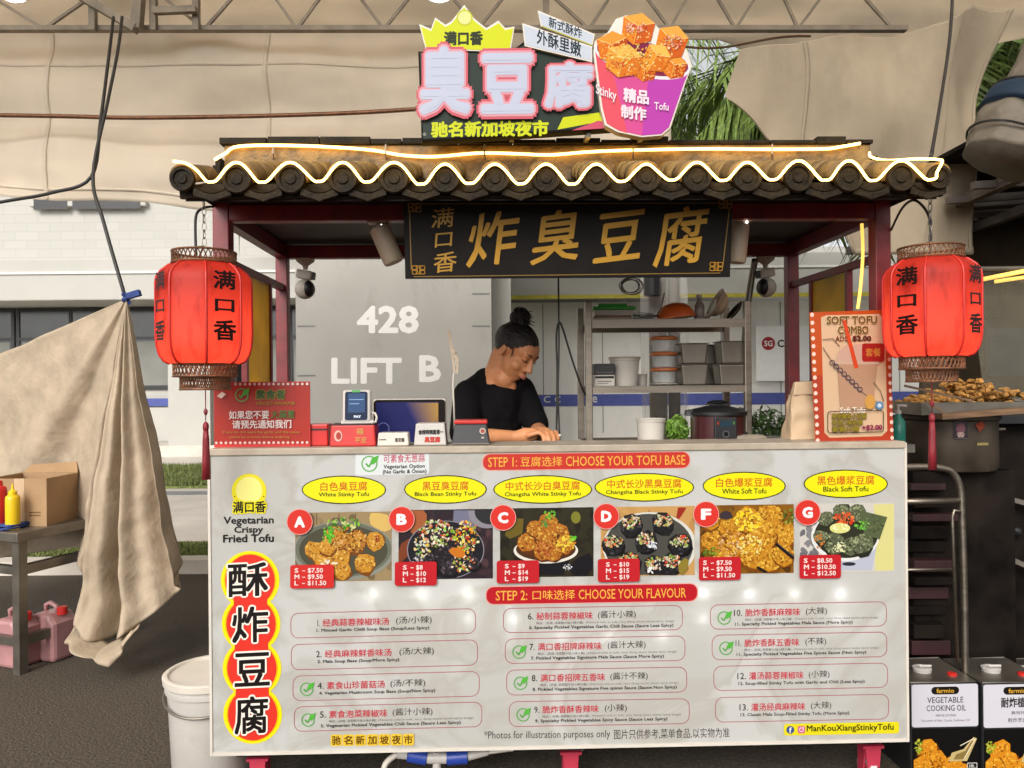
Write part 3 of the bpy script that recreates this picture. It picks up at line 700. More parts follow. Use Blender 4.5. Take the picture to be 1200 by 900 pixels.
squeeze_bottle('sauce_bottle', 'red squeeze bottle behind the yellow one', table_px(-3, 590, 3.8, th), .055, .27, M['red'])
def jug(label, px, py):
    q_ = onground(px, py); m4 = Matrix.Translation((q_.x, q_.y + .07, 0)) @ Matrix.Rotation(tyaw, 4, 'Z'); t = thing('jerrycan', label, 'jerrycan', mat=m4, group='pink jerrycans under the work table')
    mb = MB(m4); mb.prism([(-.085, -.07, .0), (.085, -.07, 0), (.085, -.07, .19), (.05, -.07, .235), (-.055, -.07, .235), (-.085, -.07, .20)], (0, .14, 0)); mb.build('body', M['pinkjug'], t, bevel=.02)
    mb = MB(m4); mb.tube([(-.045, 0, .23), (-.05, 0, .262), (-.02, 0, .275), (.02, 0, .262), (.035, 0, .232)], .011, 8); mb.build('handle', M['pinkjug'], t, True)
    mb = MB(m4); mb.lathe((.062, 0, .225), [(.024, 0), (.024, .035), (.02, .038)], 16); mb.build('cap', M['red'], t)
jug('pink jerrycan with red cap, the one nearer the canvas', 53, 776); jug('pink jerrycan with red cap, the one behind the table leg', 10, 784)

# white buckets in front of the stall end
def bucket(label, c, r, h, lid=True):
    t = thing('bucket', label, 'bucket', c); c = Vector(c)
    mb = MB(); mb.lathe(c, [(r * .84, 0), (r * .86, .004), (r * .97, h * .86), (r * 1.02, h * .865), (r * 1.02, h * .90), (r, h * .905), (r, h * .97)], 40); mb.build('body', M['white'], t, True, auto=40)
    mb = MB(); mb.lathe(c + Vector((0, 0, h * .93)), [(r * 1.01, 0), (r * 1.06, .003), (r * 1.07, h * .06), (r * 1.03, h * .07), (r * .96, h * .068), (r * .94, h * .045), (r * .3, h * .05), (.001, h * .05)], 40); mb.build('lid', M['offwhite'], t, True, auto=40)
    mb = MB(); mb.tube([c + Vector((r * 1.04 * math.cos(a), r * 1.04 * math.sin(a), h * .86 - .05 * math.sin(a + 3.14))) for a in [R(180 + 6 * i) for i in range(31)]], .004, 6); mb.build('handle', M['dull_steel'], t, True)
p = P(247, 800, 2.62); bucket('white plastic bucket with lid at the left end of the counter', (p.x, 2.64, 0), .150, .39)
p = P(178, 900, 2.3)

# ================================================================== THE STALL
stall = thing('food_stall', 'wheeled food stall with tiled neon roof, dark red posts and printed menu front', 'food stall', mat=ST)
uL = (S(248, 527, 0)[0] + S(245, 883, 0)[0]) / 2; uR = (S(1060, 518, 0)[0] + S(1064, 867, 0)[0]) / 2
wT = (S(248, 527, 0)[1] + S(1060, 519, 0)[1]) / 2; wB = (S(245, 883, 0)[1] + S(1064, 867, 0)[1]) / 2
BV = 0.86     # depth of the counter
# menu board: one acrylic sheet, a thin frame, and a housing behind it
mb = MB(ST); mb.grid(2, 2, lambda s, t: (uL + (uR - uL) * s, 0, wB + (wT - wB) * t)); board = mb.build('menu_board', M['menu'], stall)
mb = MB(ST)
for b in ((uL - .004, -.004, wB - .006, uL + .004, .02, wT), (uR - .004, -.004, wB - .006, uR + .004, .02, wT), (uL + .0045, -.004, wB - .006, uR - .0045, .02, wB + .004)): mb.box(*b)
mb.build('board_frame', M['offwhite'], stall)
mb = MB(ST)
for b in ((uL, .07, wB, uR, .075, wT - .022), (uL, .021, wB, uL + .006, .0695, wT - .022), (uR - .006, .021, wB, uR, .0695, wT - .022), (uL + .0065, .021, wB, uR - .0065, .0695, wB + .006)): mb.box(*b)
mb.build('board_housing', M['white'], stall)
mb = MB(ST); mb.box(uL, -.006, wT - .018, uR, .19, wT + .004); mb.build('counter_ledge', M['ledge'], stall, bevel=.003)
mb = MB(ST)
for b in ((uL, .08, wB + .01, uL + .02, BV, wT - .022), (uR - .02, .08, wB + .01, uR, BV, wT - .022), (uL + .0205, .08, wB + .01, uR - .0205, BV, wB + .03)): mb.box(*b)
mb.build('counter_body', M['white'], stall)
DZ = wT - .035
mb = MB(ST); mb.box(uL + .021, .192, DZ - .02, uR - .021, .43, DZ); mb.box(.18, .4301, DZ - .02, uR - .021, BV, DZ); mb.build('work_deck', M['steel'], stall)
# underside frame and casters
mb = MB(ST)
for v in (.10, BV - .06): mb.box(uL + .05, v - .02, wB - .05, uR - .05, v + .02, wB - .007)
for u in (uL + .08, 0, uR - .08): mb.box(u - .02, .121, wB - .05, u + .02, BV - .081, wB - .008)
mb.build('chassis', M['darkmetal'], stall)
for v in (.10, BV - .06):
    for px in (305, 668, 1018):
        u = S(px, 890, .10)[0]; top = wB - .051; r = .055
        mb = MB(ST); mb.box(u - .035, v - .035, top - .008, u + .035, v + .035, top)
        for s_ in (-1, 1): mb.prism([(u + s_ * .021, v - .028, top - .009), (u + s_ * .021, v + .028, top - .009), (u + s_ * .021, v + .022, r - .01), (u + s_ * .021, v - .006, r - .015)], (s_ * .005, 0, 0))
        mb.prism([(u - .026, v - .032, top - .009), (u + .026, v - .032, top - .009), (u + .020, v - .034, r + .03), (u - .020, v - .034, r + .03)], (0, .004, 0))
        ca = mb.build('caster', M['pinkcaster'], stall)
        mb = MB(ST); mb.lathe((u, v + .008, r), [(r * .8, -.014), (r, -.010), (r, .010), (r * .8, .014)], 28, axis='X'); mb.build('wheel', M['rubber'], ca, True, auto=40)
        mb = MB(ST); mb.lathe((u, v + .008, r), [(r * .72, -.0165), (r * .3, -.017), (r * .3, .017), (r * .72, .0165)], 20, axis='X'); mb.build('hub', M['pinkcaster'], ca)

# posts, beams and rails
PF, PB = .06, .80
ptop = S(650, 240, PF)[1]
uFL, uFR = S(259, 400, PF)[0], S(1037, 400, PF)[0]; uBL, uBR = S(332, 400, PB)[0], S(928, 400, PB)[0]
for u, v, h in ((uFL, PF + .03, .026), (uFR, PF + .03, .026), (uBL, PB, .024), (uBR, PB, .024)):
    mb = MB(ST); mb.box(u - h, v - h, wT + .0045 if v < .19 else (DZ + .0005 if u > .18 else wB + .031), u + h, v + h, ptop + .05); mb.build('post', M['red_steel'], stall, bevel=.003)
zb0, zb1 = S(650, 257, PF)[1], S(650, 238, PF)[1]
zr0, zr1 = S(650, 302, PB)[1], S(650, 287, PB)[1]
mb = MB(ST); mb.box(uFL + .0265, PF + .006, zb0, uFR - .0265, PF + .052, zb1); mb.build('beam', M['red_steel'], stall, bevel=.003)
mb = MB(ST); mb.box(uBL + .0245, PB - .022, zr0, uBR - .0245, PB + .022, zr1); mb.build('beam', M['red_steel'], stall, bevel=.003)
for a, b in ((uFL, uBL), (uFR, uBR)):
    mb = MB(ST); mb.hexa([(a - .02, PF + .057, zb0), (a + .02, PF + .057, zb0), (b + .02, PB - .025, zr0), (b - .02, PB - .025, zr0)], [(a - .02, PF + .057, zb1), (a + .02, PF + .057, zb1), (b + .02, PB - .025, zr1), (b - .02, PB - .025, zr1)]); mb.build('beam', M['red_steel'], stall)
rz = S(935, 334, PB)[1]
for a, b, s_ in ((uFL, uBL, -1), (uFR, uBR, 1)):
    mb = MB(ST); f_ = lambda v: a + (b - a) * (v - PF) / (PB - PF)
    mb.bar((f_(.12), .12, rz), (f_(.775), .775, rz), .025); mb.build('side_rail', M['red_steel'], stall)
    mb = MB(ST); mb.bar((f_(.30), .30, rz - .013), (f_(.30), .30, DZ + .001), .02); mb.bar((f_(.60), .60, rz - .013), (f_(.60), .60, DZ + .001), .02); mb.build('side_upright', M['red_steel'], stall)
    mb = MB(ST); mb.hexa([(f_(.312) - .003, .312, DZ + .05), (f_(.312) + .003, .312, DZ + .05), (f_(.588) + .003, .588, DZ + .05), (f_(.588) - .003, .588, DZ + .05)], [(f_(.312) - .003, .312, rz - .016), (f_(.312) + .003, .312, rz - .016), (f_(.588) + .003, .588, rz - .016), (f_(.588) - .003, .588, rz - .016)]); mb.build('side_panel', M['yellow_panel'], stall)

# roof: flat deck, tiled front slope, short tiled hips, ridge
EV, RV = -.20, .12
ez = S(650, 206.5, EV - .02)[1]                    # level of the tile mouths
rzt = S(640, 187, RV)[1] - .045                          # top of the slope
uE0, uE1 = S(200, 205, EV)[0], S(1116, 205, EV)[0]
uR0, uR1 = S(264, 180, RV)[0], S(1018, 180, RV)[0]
ridge_top = S(640, 163, RV)[1]
roof = MB(ST); sz = zb1 + .004
roof.hexa([(uE0 + .03, EV + .03, ez - .058), (uE1 - .03, EV + .03, ez - .058), (uE1 - .04, .03, sz), (uE0 + .04, .03, sz)], [(uE0 + .03, EV + .03, ez - .052), (uE1 - .03, EV + .03, ez - .052), (uE1 - .04, .03, sz + .008), (uE0 + .04, .03, sz + .008)])
roof.box(uE0 + .04, .0301, sz, uE1 - .04, BV + .10, sz + .008)
roof.build('soffit', M['soffit'], stall)
mb = MB(ST)      # fascia behind the drip tiles + sloping board under the tiles
mb.box(uE0 + .02, EV + .012, ez - .052, uE1 - .02, EV + .029, ez - .012)
mb.hexa([(uE0 + .02, EV + .03, ez - .050), (uE1 - .02, EV + .03, ez - .050), (uR1 + .02, RV + .03, rzt - .06), (uR0 - .02, RV + .03, rzt - .06)],
        [(uE0 + .02, EV + .03, ez - .022), (uE1 - .02, EV + .03, ez - .022), (uR1, RV + .03, rzt - .022), (uR0, RV + .03, rzt - .022)])
mb.hexa([(uE0 + .03, EV + .10, sz + .010), (uR0, RV + .031, sz + .010), (uR0, BV + .09, sz + .010), (uE0 + .03, BV + .09, sz + .010)],
        [(uE0 + .03, EV + .10, ez - .02), (uR0, RV + .031, rzt - .024), (uR0, BV + .0, rzt - .024), (uE0 + .03, BV + .09, ez - .02)])
mb.hexa([(uR1, RV + .031, sz + .010), (uE1 - .03, EV + .10, sz + .010), (uE1 - .03, BV + .09, sz + .010), (uR1, BV + .09, sz + .010)],
        [(uR1, RV + .031, rzt - .024), (uE1 - .03, EV + .10, ez - .02), (uE1 - .03, BV + .09, ez - .02), (uR1, BV + .0, rzt - .024)])
mb.box(uR0 + .001, RV + .031, rzt - .06, uR1 - .001, BV, rzt - .03)
slope = mb.build('roof_slope', M['tile_dark'], stall)
troughs = [247, 307, 373, 430, 493, 550, 610, 670, 728, 787, 847, 905, 967, 1023, 1090]
tu = [S(x, 212, EV - .02)[0] for x in troughs]
cu = [S(213, 205, EV - .02)[0]] + [(a + b) / 2 for a, b in zip(tu, tu[1:])] + [S(1101, 205, EV - .02)[0]]
def up(u, t):   # a point up the slope: columns draw in a little towards the ridge
    k = (uR1 - uR0) / (uE1 - uE0); um = (uE0 + uE1) / 2
    return um + (u - um) * (1 + (k - 1) * t * .55)
for i, u in enumerate(cu):
    r = .043 if 0 < i < len(cu) - 1 else .036
    segs = 3 if 0 < i < len(cu) - 1 else 2
    mb = MB(ST); L0 = Vector((u, EV - .012, ez)); 
    tm = 1.0 if segs == 3 else .42
    L1 = Vector((up(u, tm), EV + (RV - EV) * tm, ez + (rzt - ez) * tm))
    for k in range(segs):
        a, b = L0.lerp(L1, k / segs), L0.lerp(L1, (k + 1) / segs + (.012 if k < segs - 1 else 0)); rr = r - .0025 * k
        ang = [R(-20 + 220 * j / 14) for j in range(15)]; d = (b - a).normalized(); upv = Vector((1, 0, 0)).cross(d) * 1
        ring = lambda c, q: [c + Vector((math.cos(t_), 0, 0)) * q + upv * math.sin(t_) * q for t_ in ang]
        v0, v1 = ring(a, rr), ring(b, rr - .003); n_ = len(ang)
        mb.add(v0 + v1, [(j, j + 1, n_ + j + 1, n_ + j) for j in range(n_ - 1)])
    bt = mb.build('barrel_tile', M['tile'], slope, True, solid=.006)
    mb = MB(ST); c = Vector((u, EV - .016, ez - .004))
    mb.lathe(c, [(.001, -.006), (r * .35, -.006), (r * .42, -.001), (r * .66, -.001), (r * .72, -.007), (r * .95, -.007), (r, -.001), (r, .008)], 26, axis='Y'); mb.build('tile_disc', M['tile_dark'], slope, True, auto=35)
for i, u in enumerate(tu):
    mb = MB(ST); hw = .052; pts = []
    for j in range(13):
        t = -1 + 2 * j / 12; pts.append((u + hw * t, EV - .012, ez - .024 - .022 * (1 - t * t)))
    low = [(u + hw * 1.04, EV - .012, ez - .05), (u + hw * .62, EV - .012, ez - .056), (u + hw * .25, EV - .012, ez - .062), (u, EV - .012, ez - .068), (u - hw * .25, EV - .012, ez - .062), (u - hw * .62, EV - .012, ez - .056), (u - hw * 1.04, EV - .012, ez - .05)]
    for j in range(12): pass
    allp = pts + low; mb.prism(allp, (0, .012, 0))
    # the trough (pan tile) running up the slope
    for k in range(8):
        t0, t1 = -1 + k / 4, -1 + (k + 1) / 4
        z0_, z1_ = -.024 - .022 * (1 - t0 * t0), -.024 - .022 * (1 - t1 * t1)
        a0, a1 = Vector((u + hw * t0, EV - .011, ez + z0_ + .003)), Vector((u + hw * t1, EV - .011, ez + z1_ + .003))
        b0, b1 = Vector((up(u + hw * t0, 1), RV, rzt + z0_ + .02)), Vector((up(u + hw * t1, 1), RV, rzt + z1_ + .02))
        mb.add([a0, a1, b1, b0], [(0, 1, 2, 3)])
    mb.build('pan_tile', M['tile_dark'], slope, True, auto=30)
# ridge: face board, cap of stacked slates with a ragged top edge
g = random.Random(5)
mb = MB(ST); mb.box(uR0, RV - .012, rzt - .03, uR1, RV + .03, ridge_top - .022); ridge = mb.build('ridge', M['tile'], stall, bevel=.004)
mb = MB(ST); x = uR0 - .012
while x < uR1:
    d_ = g.uniform(.10, .19); x2 = min(uR1 + .008, x + d_); mb.box(x, RV - .022, ridge_top - .0215, x2 - .003, RV + .05, ridge_top + g.uniform(-.012, .004)); x = x2
mb.build('ridge_slates', M['tile_dark'], ridge, bevel=.002)
for u, s_ in ((uR0 - .013, -1), (uR1 + .0085, 1)):
    mb = MB(ST)
    for k in range(3): mb.box(u + s_ * .0005, RV - .02 + .004 * k, rzt - .03 + .028 * k, u + s_ * (.03 - .007 * k), RV + .045, rzt - .004 + .028 * k)
    mb.build('ridge_end', M['tile_dark'], ridge)
# neon: wave along the tile mouths, band along the ridge
def smoothpts(pts, sub=6):
    pts = [Vector(p) for p in pts]; o = []
    for i in range(len(pts) - 1):
        p0, p1, p2, p3 = pts[max(i - 1, 0)], pts[i], pts[i + 1], pts[min(i + 2, len(pts) - 1)]
        for k in range(sub):
            t = k / sub; o.append(.5 * ((2 * p1) + (p2 - p0) * t + (2 * p0 - 5 * p1 + 4 * p2 - p3) * t * t + (3 * p1 - p0 - 3 * p2 + p3) * t ** 3))
    o.append(pts[-1]); return o
nv = EV - .034
pts = [SV(203, 189, nv), SV(217, 191, nv), SV(230, 199, nv)]
for i, x in enumerate(troughs):
    yt = 213 + .5 * math.sin(i * 2.1) - (2 if i > 8 else 0) + (2.2 if 3 < i < 8 else 0); yp = 191 + (2 if 3 < i < 9 else 0) - (2 if i > 10 else 0)
    pts.append(SV(x - 6, yt - 1.5, nv)); pts.append(SV(x, yt, nv)); pts.append(SV(x + 7, yt - 2, nv))
    if i < len(troughs) - 1:
        xn = troughs[i + 1]; xm = (x + xn) / 2; h = (xn - x) / 2
        pts += [SV(xm - h * .42, yp + 7, nv), SV(xm - h * .18, yp + .8, nv), SV(xm, yp - .6, nv), SV(xm + h * .18, yp + .8, nv), SV(xm + h * .42, yp + 7, nv)]
pts += [SV(1098, 202, nv), SV(1104, 190, nv), SV(1100, 187, nv + .03), SV(1075, 186, nv + .08), SV(1040, 188, nv + .12), SV(1021, 184, nv + .17), SV(1019, 179, nv + .2)]
mb = MB(ST); mb.tube(smoothpts(pts, 4), .0038, 7); mb.build('neon_strip', M['neon'], stall, True)
nr = RV - .024
pts = [SV(252, 187, nr - .03), SV(264, 180, nr), SV(280, 171.5, nr), (SV(340, 170.5, nr)), SV(400, 173, nr), SV(440, 176.5, nr), SV(472, 182, nr), SV(510, 183.5, nr), SV(560, 179.5, nr), SV(600, 180, nr), SV(645, 181.5, nr), SV(690, 178, nr), SV(740, 176, nr), SV(820, 174.5, nr), SV(900, 175, nr), SV(965, 174.5, nr), SV(985, 172, nr), SV(1008, 168, nr)]
mb = MB(ST); mb.tube(smoothpts(pts, 5), .0046, 7); mb.build('neon_strip', M['neon'], stall, True)
mb = MB(ST)
for x in (320, 452, 568, 742, 905): mb.tube([SV(x, 169, nr + .01), SV(x, 173, nr - .010), SV(x, 180, nr - .008), SV(x, 186, nr + .012)], .003, 5)
mb.build('neon_clip', M['beige'], stall)

# added lamps behind the menu board: they imitate spots reflected in the acrylic
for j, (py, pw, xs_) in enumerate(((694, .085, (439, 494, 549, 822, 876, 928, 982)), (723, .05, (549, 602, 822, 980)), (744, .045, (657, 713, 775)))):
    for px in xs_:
        u, w_ = S(px, py, .02); L = bpy.data.lights.new('added_board_lamp', 'POINT'); L.energy = pw; L.shadow_soft_size = .006; L.color = (.92, .96, 1.0)
        o = bpy.data.objects.new('added_board_lamp', L); COL.objects.link(o); o.parent = stall; o.location = (u, .021, w_)

# ------------------------------------------------------------------ printing on the menu board
PV = splane(0.0)
def pnt(lift=.0008): return Print(PV, ST, lift)
def pb(p, name): return p.build(name, M['print'], board)
RED, DRED, YEL, BLK = '#d93226', '#b81424', '#f2e205', '#1e1a19'
# vertical slogan: four joined discs
p = pnt(); cs = [(293.2, 680), (294.3, 731), (295.4, 783), (296.2, 837)]
for c in cs: p.ellipse(c[0], c[1], 34.5, 34.5, '#f7e713')
for c in cs: p.ellipse(c[0], c[1], 30.5, 31.5, '#f5b90f')
for c in cs: p.ellipse(c[0], c[1], 29, 30.5, '#e5382a')
for a, b in zip(cs, cs[1:]): p.rect(a[0] - 19, a[1] + 18, b[0] + 19, b[1] - 18, '#e5382a')
for ch, b in zip('酥炸豆腐', ((267, 659, 315, 699), (272, 710, 315, 753), (275, 764, 317, 804), (275, 815, 315, 860))):
    p.text(ch, *b, '#17110f', .024, -.05, ('#fff4e6', .04))
pb(p, 'slogan_badge')
# emblem (plain ring) and name
p = pnt(); p.ellipse(292, 576, 20.5, 21, '#e9dc1e'); p.ellipse(292, 574.5, 15.5, 16, '#f4ee8a')
for k in range(9):
    a = R(20 + 140 * k / 8); p.ellipse(292 + 18 * math.cos(a), 575.5 + 18.5 * math.sin(a), .8, .8, '#7a6a10')
p.text('满口香', 273, 587, 312, 601, '#1c1510', .03, -.02, ('#efe21d', .11)); pb(p, 'emblem')
p = pnt(); p.text('Vegetarian', 262, 605, 321, 616.5, BLK, .03, -.015); p.text('Crispy', 274.5, 616.5, 308.5, 626.5, BLK, .03, -.015); p.text('Fried Tofu', 261.5, 626, 321, 635.5, BLK, .03, -.015); pb(p, 'caption')
def leafmark(p, cx, cy, r, bgc=None):
    p.ring(p.epts(cx, cy, r, r), p.epts(cx, cy, r * .82, r * .82), '#6fae62')
    p.line([(cx - r * .45, cy - r * .05), (cx - r * .08, cy + r * .38), (cx + r * .5, cy - r * .5)], r * .22, '#5aa84c')
    p.face([(cx + r * .05, cy - r * .15), (cx + r * .35, cy - r * .75), (cx + r * 1.15, cy - r * 1.05), (cx + r * 1.0, cy - r * .35), (cx + r * .45, cy + r * .1)], '#57b33f')
p = pnt(); p.rrect(416.5, 530, 503, 556.5, 3, '#dfe3e3', -.02); leafmark(p, 433, 543.5, 9.6)
p.text('可素食无葱蒜', 449.5, 532, 498, 542, '#c9566a', .01, -.02); p.text('Vegetarian Option', 449.5, 544, 498, 550, '#3a3434', .025, -.02); p.text('(No Garlic & Onion)', 448.5, 550, 500, 556, '#3a3434', .025, -.02); pb(p, 'option_sticker')
for (b, t0, t1, t2, ys, sl) in (((566, 531, 808, 549.5), ('STEP 1:', 572, 606), ('豆腐选择', 610, 659), ('CHOOSE YOUR TOFU BASE', 663, 803), (534.5, 546), -.012), ((570, 686, 817, 706), ('STEP 2:', 581, 618), ('口味选择', 624, 674), ('CHOOSE YOUR FLAVOUR', 678, 804), (690.5, 702), -.016)):
    p = pnt(); p.rrect(b[0] - 1, b[1] - 1, b[2] + 1, b[3] + 1, 9, '#e9a79c', sl); p.rrect(*b, 8.5, '#c8352b' if b[1] < 600 else '#b91a26', sl); xc = (b[0] + b[2]) / 2
    for s_, xa, xb in (t0, t1, t2): dy = sl * ((xa + xb) / 2 - xc); p.text(s_, xa, ys[0] + dy, xb, ys[1] + dy, '#f2b24a', .008, sl)
    pb(p, 'step_banner')
for cx, cy, rx, zh, en, zw, ew in ((403, 574, 49.5, '白色臭豆腐', 'White Stinky Tofu', 27.5, 29.5), (522, 573.5, 48.5, '黑豆臭豆腐', 'Black Bean Stinky Tofu', 27, 36), (636, 573.5, 58, '中式长沙白臭豆腐', 'Changsha White Stinky Tofu', 43.5, 44.5), (755, 571, 58.5, '中式长沙黑臭豆腐', 'Changsha Black Stinky Tofu', 43.5, 45), (872, 569.5, 48.8, '白色爆浆豆腐', 'White Soft Tofu', 33, 26), (991, 567, 49.5, '黑色爆浆豆腐', 'Black Soft Tofu', 33.5, 26.5)):
    p = pnt(); p.ellipse(cx, cy, rx, 16.8, '#2c2a12'); p.ellipse(cx, cy, rx - 1.3, 15.5, '#ece615')
    p.text(zh, cx - zw, cy - 9.5, cx + zw, cy + 1.2, '#cf5a18', .015, -.012); p.text(en, cx - ew, cy + 2.8, cx + ew, cy + 9, '#1f1c10', .018, -.012); pb(p, 'dish_name')

# dish pictures
def blob(p, cx, cy, rx, ry, col, g, n=9, j=.22, box=None, step=None, rot=None):
    a0 = g.uniform(0, 6.3) if rot is None else rot; pts = []
    for i in range(n):
        a = 2 * math.pi * i / n; q = 1 + g.uniform(-j, j); x, y = rx * q * math.cos(a), ry * q * math.sin(a)
        x, y = (x * math.cos(a0) - y * math.sin(a0), x * math.sin(a0) + y * math.cos(a0)) if abs(rx - ry) > .01 else (x, y)
        X, Y = cx + x, cy + y
        if box: X = min(max(X, box[0]), box[2]); Y = min(max(Y, box[1]), box[3])
        pts.append((X, Y))
    ar = 0
    for i in range(n): ar += pts[i][0] * pts[(i+1) % n][1] - pts[(i+1) % n][0] * pts[i][1]
    if abs(ar) > .02: p.face(pts, col, None, step)
def mixc(a, b, t): a, b = lin(a), lin(b); return tuple(x + (y - x) * t for x, y in zip(a, b))
def specks(p, cx, cy, rx, ry, n, cols, size, g, box):
    for _ in range(n):
        a = g.uniform(0, 6.3); q = math.sqrt(g.random()); x, y = cx + rx * q * math.cos(a), cy + ry * q * math.sin(a)
        c = mixc(g.choice(cols), g.choice(cols), g.random() * .5); s_ = size * g.uniform(.5, 1.5)
        blob(p, x, y, s_, s_ * g.uniform(.4, .9), c, g, 5, .3, box, .000004)
def chunk(p, cx, cy, r, base, dark, light, g, box, n=60):
    blob(p, cx + r * .05, cy + r * .12, r * 1.06, r * .95, dark, g, 9, .12, box, .00001)
    blob(p, cx, cy, r, r * .88, base, g, 8, .12, box, .00001)
    for _ in range(n):
        a = g.uniform(0, 6.3); q = math.sqrt(g.random()) * r * .9; x, y = cx + q * math.cos(a), cy + q * .85 * math.sin(a)
        t = g.random(); c = mixc(base, light, t) if g.random() < .55 + .3 * (cy - y) / r else mixc(base, dark, t)
        blob(p, x, y, r * g.uniform(.06, .16), r * g.uniform(.04, .12), c, g, 5, .3, box, .000004)
G, GL, CH, GAR = '#3f8f24', '#8fc93a', '#c8321e', '#e8dcc0'
def picture(k, b):
    g = random.Random(40 + k); p = Print(PV, ST, .0009, .00002); x0, y0, x1, y1 = b; w_, h_ = x1 - x0, y1 - y0; X = lambda t: x0 + w_ * t; Y = lambda t: y0 + h_ * t; sl = -.014
    bb = (x0 + .2, y0 + 1.0, x1 - .2, y1 - 1.0)
    def bgd(c, c2, n=70, s_=7):
        p.rect(x0, y0, x1, y1, c, sl)
        for _ in range(n): blob(p, g.uniform(*b[::2]), g.uniform(*b[1::2]), s_ * g.uniform(.4, 1.4), s_ * .5 * g.uniform(.4, 1.4), mixc(c, c2, g.random()), g, 8, .2, bb, .000006)
    def bowl(cx, cy, rx, ry, c, n=40):
        pts = [(min(max(x, bb[0]), bb[2]), min(max(y, bb[1]), bb[3])) for x, y in p.epts(cx, cy, rx, ry, n)]; p.face(pts, c)
    if k == 0:
        bgd('#9d8660', '#6d5a3e')
        for t in (.22, .45, .62): p.rect(X(t), Y(.02), X(t) + 1, Y(.18), '#5b4a33')
        blob(p, X(.88), Y(.14), 16, 11, '#d9b566', g, 9, .15, bb)
        bowl(X(.5), Y(.56), w_ * .53, h_ * .43, '#8c8d80'); bowl(X(.5), Y(.54), w_ * .50, h_ * .40, '#6c6e60'); bowl(X(.5), Y(.55), w_ * .46, h_ * .36, '#4c4a3a')
        for cx, cy, r in ((.20, .55, 12), (.42, .36, 15), (.62, .42, 14), (.83, .42, 11.5), (.72, .74, 13), (.45, .66, 14), (.48, .84, 12), (.27, .68, 11), (.34, .50, 11)):
            chunk(p, X(cx), Y(cy), r, '#c98d2e', '#7a4412', '#efc768', g, bb)
        specks(p, X(.55), Y(.40), 22, 17, 130, ['#8d4a18', '#c77d2c', '#e2b068', '#5f3413'], 1.5, g, bb)
        specks(p, X(.50), Y(.17), 20, 8, 60, [G, GL, '#d8d090', '#2f6f1c'], 1.9, g, bb); specks(p, X(.34), Y(.32), 7, 10, 36, [G, GL, '#57b52e'], 1.8, g, bb)
        specks(p, X(.36), Y(.74), 9, 5, 22, ['#f2e6d0', '#e8d8b4'], 1.4, g, bb); specks(p, X(.85), Y(.38), 4, 4, 14, ['#8a2c12', '#b4521f'], 1.2, g, bb)
    elif k == 1:
        bgd('#2b2026', '#51363a'); blob(p, X(.2), Y(.12), 20, 12, '#a25c34', g, 9, .2, bb); blob(p, X(.7), Y(.16), 26, 14, '#73748a', g, 9, .2, bb); blob(p, X(.05), Y(.6), 8, 16, '#7a3c20', g, 9, .2, bb)
        bowl(X(.94), Y(.05), 22, 18, '#8b8790'); bowl(X(.97), Y(.03), 18, 15, '#2b2c2d')
        bowl(X(.5), Y(.58), w_ * .41, h_ * .42, '#8d8794'); bowl(X(.5), Y(.58), w_ * .40, h_ * .41, '#1b1a20')
        for cx, cy, r in ((.35, .45, 15), (.28, .66, 13), (.50, .62, 15), (.62, .38, 13), (.52, .80, 14), (.70, .60, 12), (.78, .76, 10)):
            chunk(p, X(cx), Y(cy), r, '#221d22', '#0c0a0c', '#6a5c64', g, bb)
        specks(p, X(.40), Y(.34), 21, 16, 150, ['#e8e0c8', GL, '#b8322a', '#efe9d4', '#7aa63a', '#d0642c'], 1.7, g, bb)
        specks(p, X(.72), Y(.40), 14, 20, 130, ['#e8a028', '#efd21f', '#c03024', '#f2e9c0', '#79b038'], 1.8, g, bb)
        specks(p, X(.25), Y(.52), 9, 14, 60, ['#e6e2d6', '#f0c050', '#6da040', '#d8d4cc'], 1.5, g, bb); specks(p, X(.68), Y(.78), 14, 10, 60, ['#b8302a', '#8fbf4a', '#e8e2d0', '#d06a2a'], 1.5, g, bb)
        blob(p, X(.63), Y(.62), 6, 10, '#c9741f', g, 8, .15, bb); specks(p, X(.2), Y(.76), 7, 6, 26, ['#d8d6da', '#a8a4ac'], 1.2, g, bb)
    elif k == 2:
        bgd('#2e2a19', '#1a160e'); blob(p, X(.16), Y(.3), 9, 14, '#6b5a1e', g, 9, .2, bb); bowl(X(.81), Y(.14), 5.6, 7, '#7c7a2a'); blob(p, X(.88), Y(.85), 18, 12, '#151218', g, 8, .2, bb)
        p.face([(X(.22), Y(.62)), (X(.78), Y(.62)), (X(.68), Y(.97)), (X(.32), Y(.97))], '#141318')
        bowl(X(.49), Y(.62), w_ * .345, h_ * .185, '#e4ddd0'); bowl(X(.49), Y(.60), w_ * .32, h_ * .165, '#4a2c12')
        for cx, cy, r in ((.30, .50, 13), (.38, .30, 11), (.52, .20, 11), (.62, .36, 13), (.68, .54, 12.5), (.50, .44, 14), (.46, .62, 12), (.57, .64, 11)):
            chunk(p, X(cx), Y(cy), r, '#b06a20', '#5a2c0c', '#e6ba52', g, bb)
        specks(p, X(.70), Y(.52), 11, 10, 70, ['#f0d84a', '#e8b83a', '#c8822a'], 1.6, g, bb); specks(p, X(.48), Y(.60), 10, 10, 50, ['#8a3414', '#b85a24', '#d89048'], 1.6, g, bb)
        specks(p, X(.53), Y(.10), 8, 5, 26, [GL, '#5f9a34', G], 1.5, g, bb); specks(p, X(.47), Y(.23), 4, 4, 16, ['#5c8a4a', G], 1.5, g, bb); specks(p, X(.78), Y(.44), 5, 3.5, 16, ['#54c02e', GL], 1.5, g, bb)
        specks(p, X(.72), Y(.85), 5, 4, 22, ['#f0f0f0', '#a8a8a8'], .9, g, bb)
    elif k == 3:
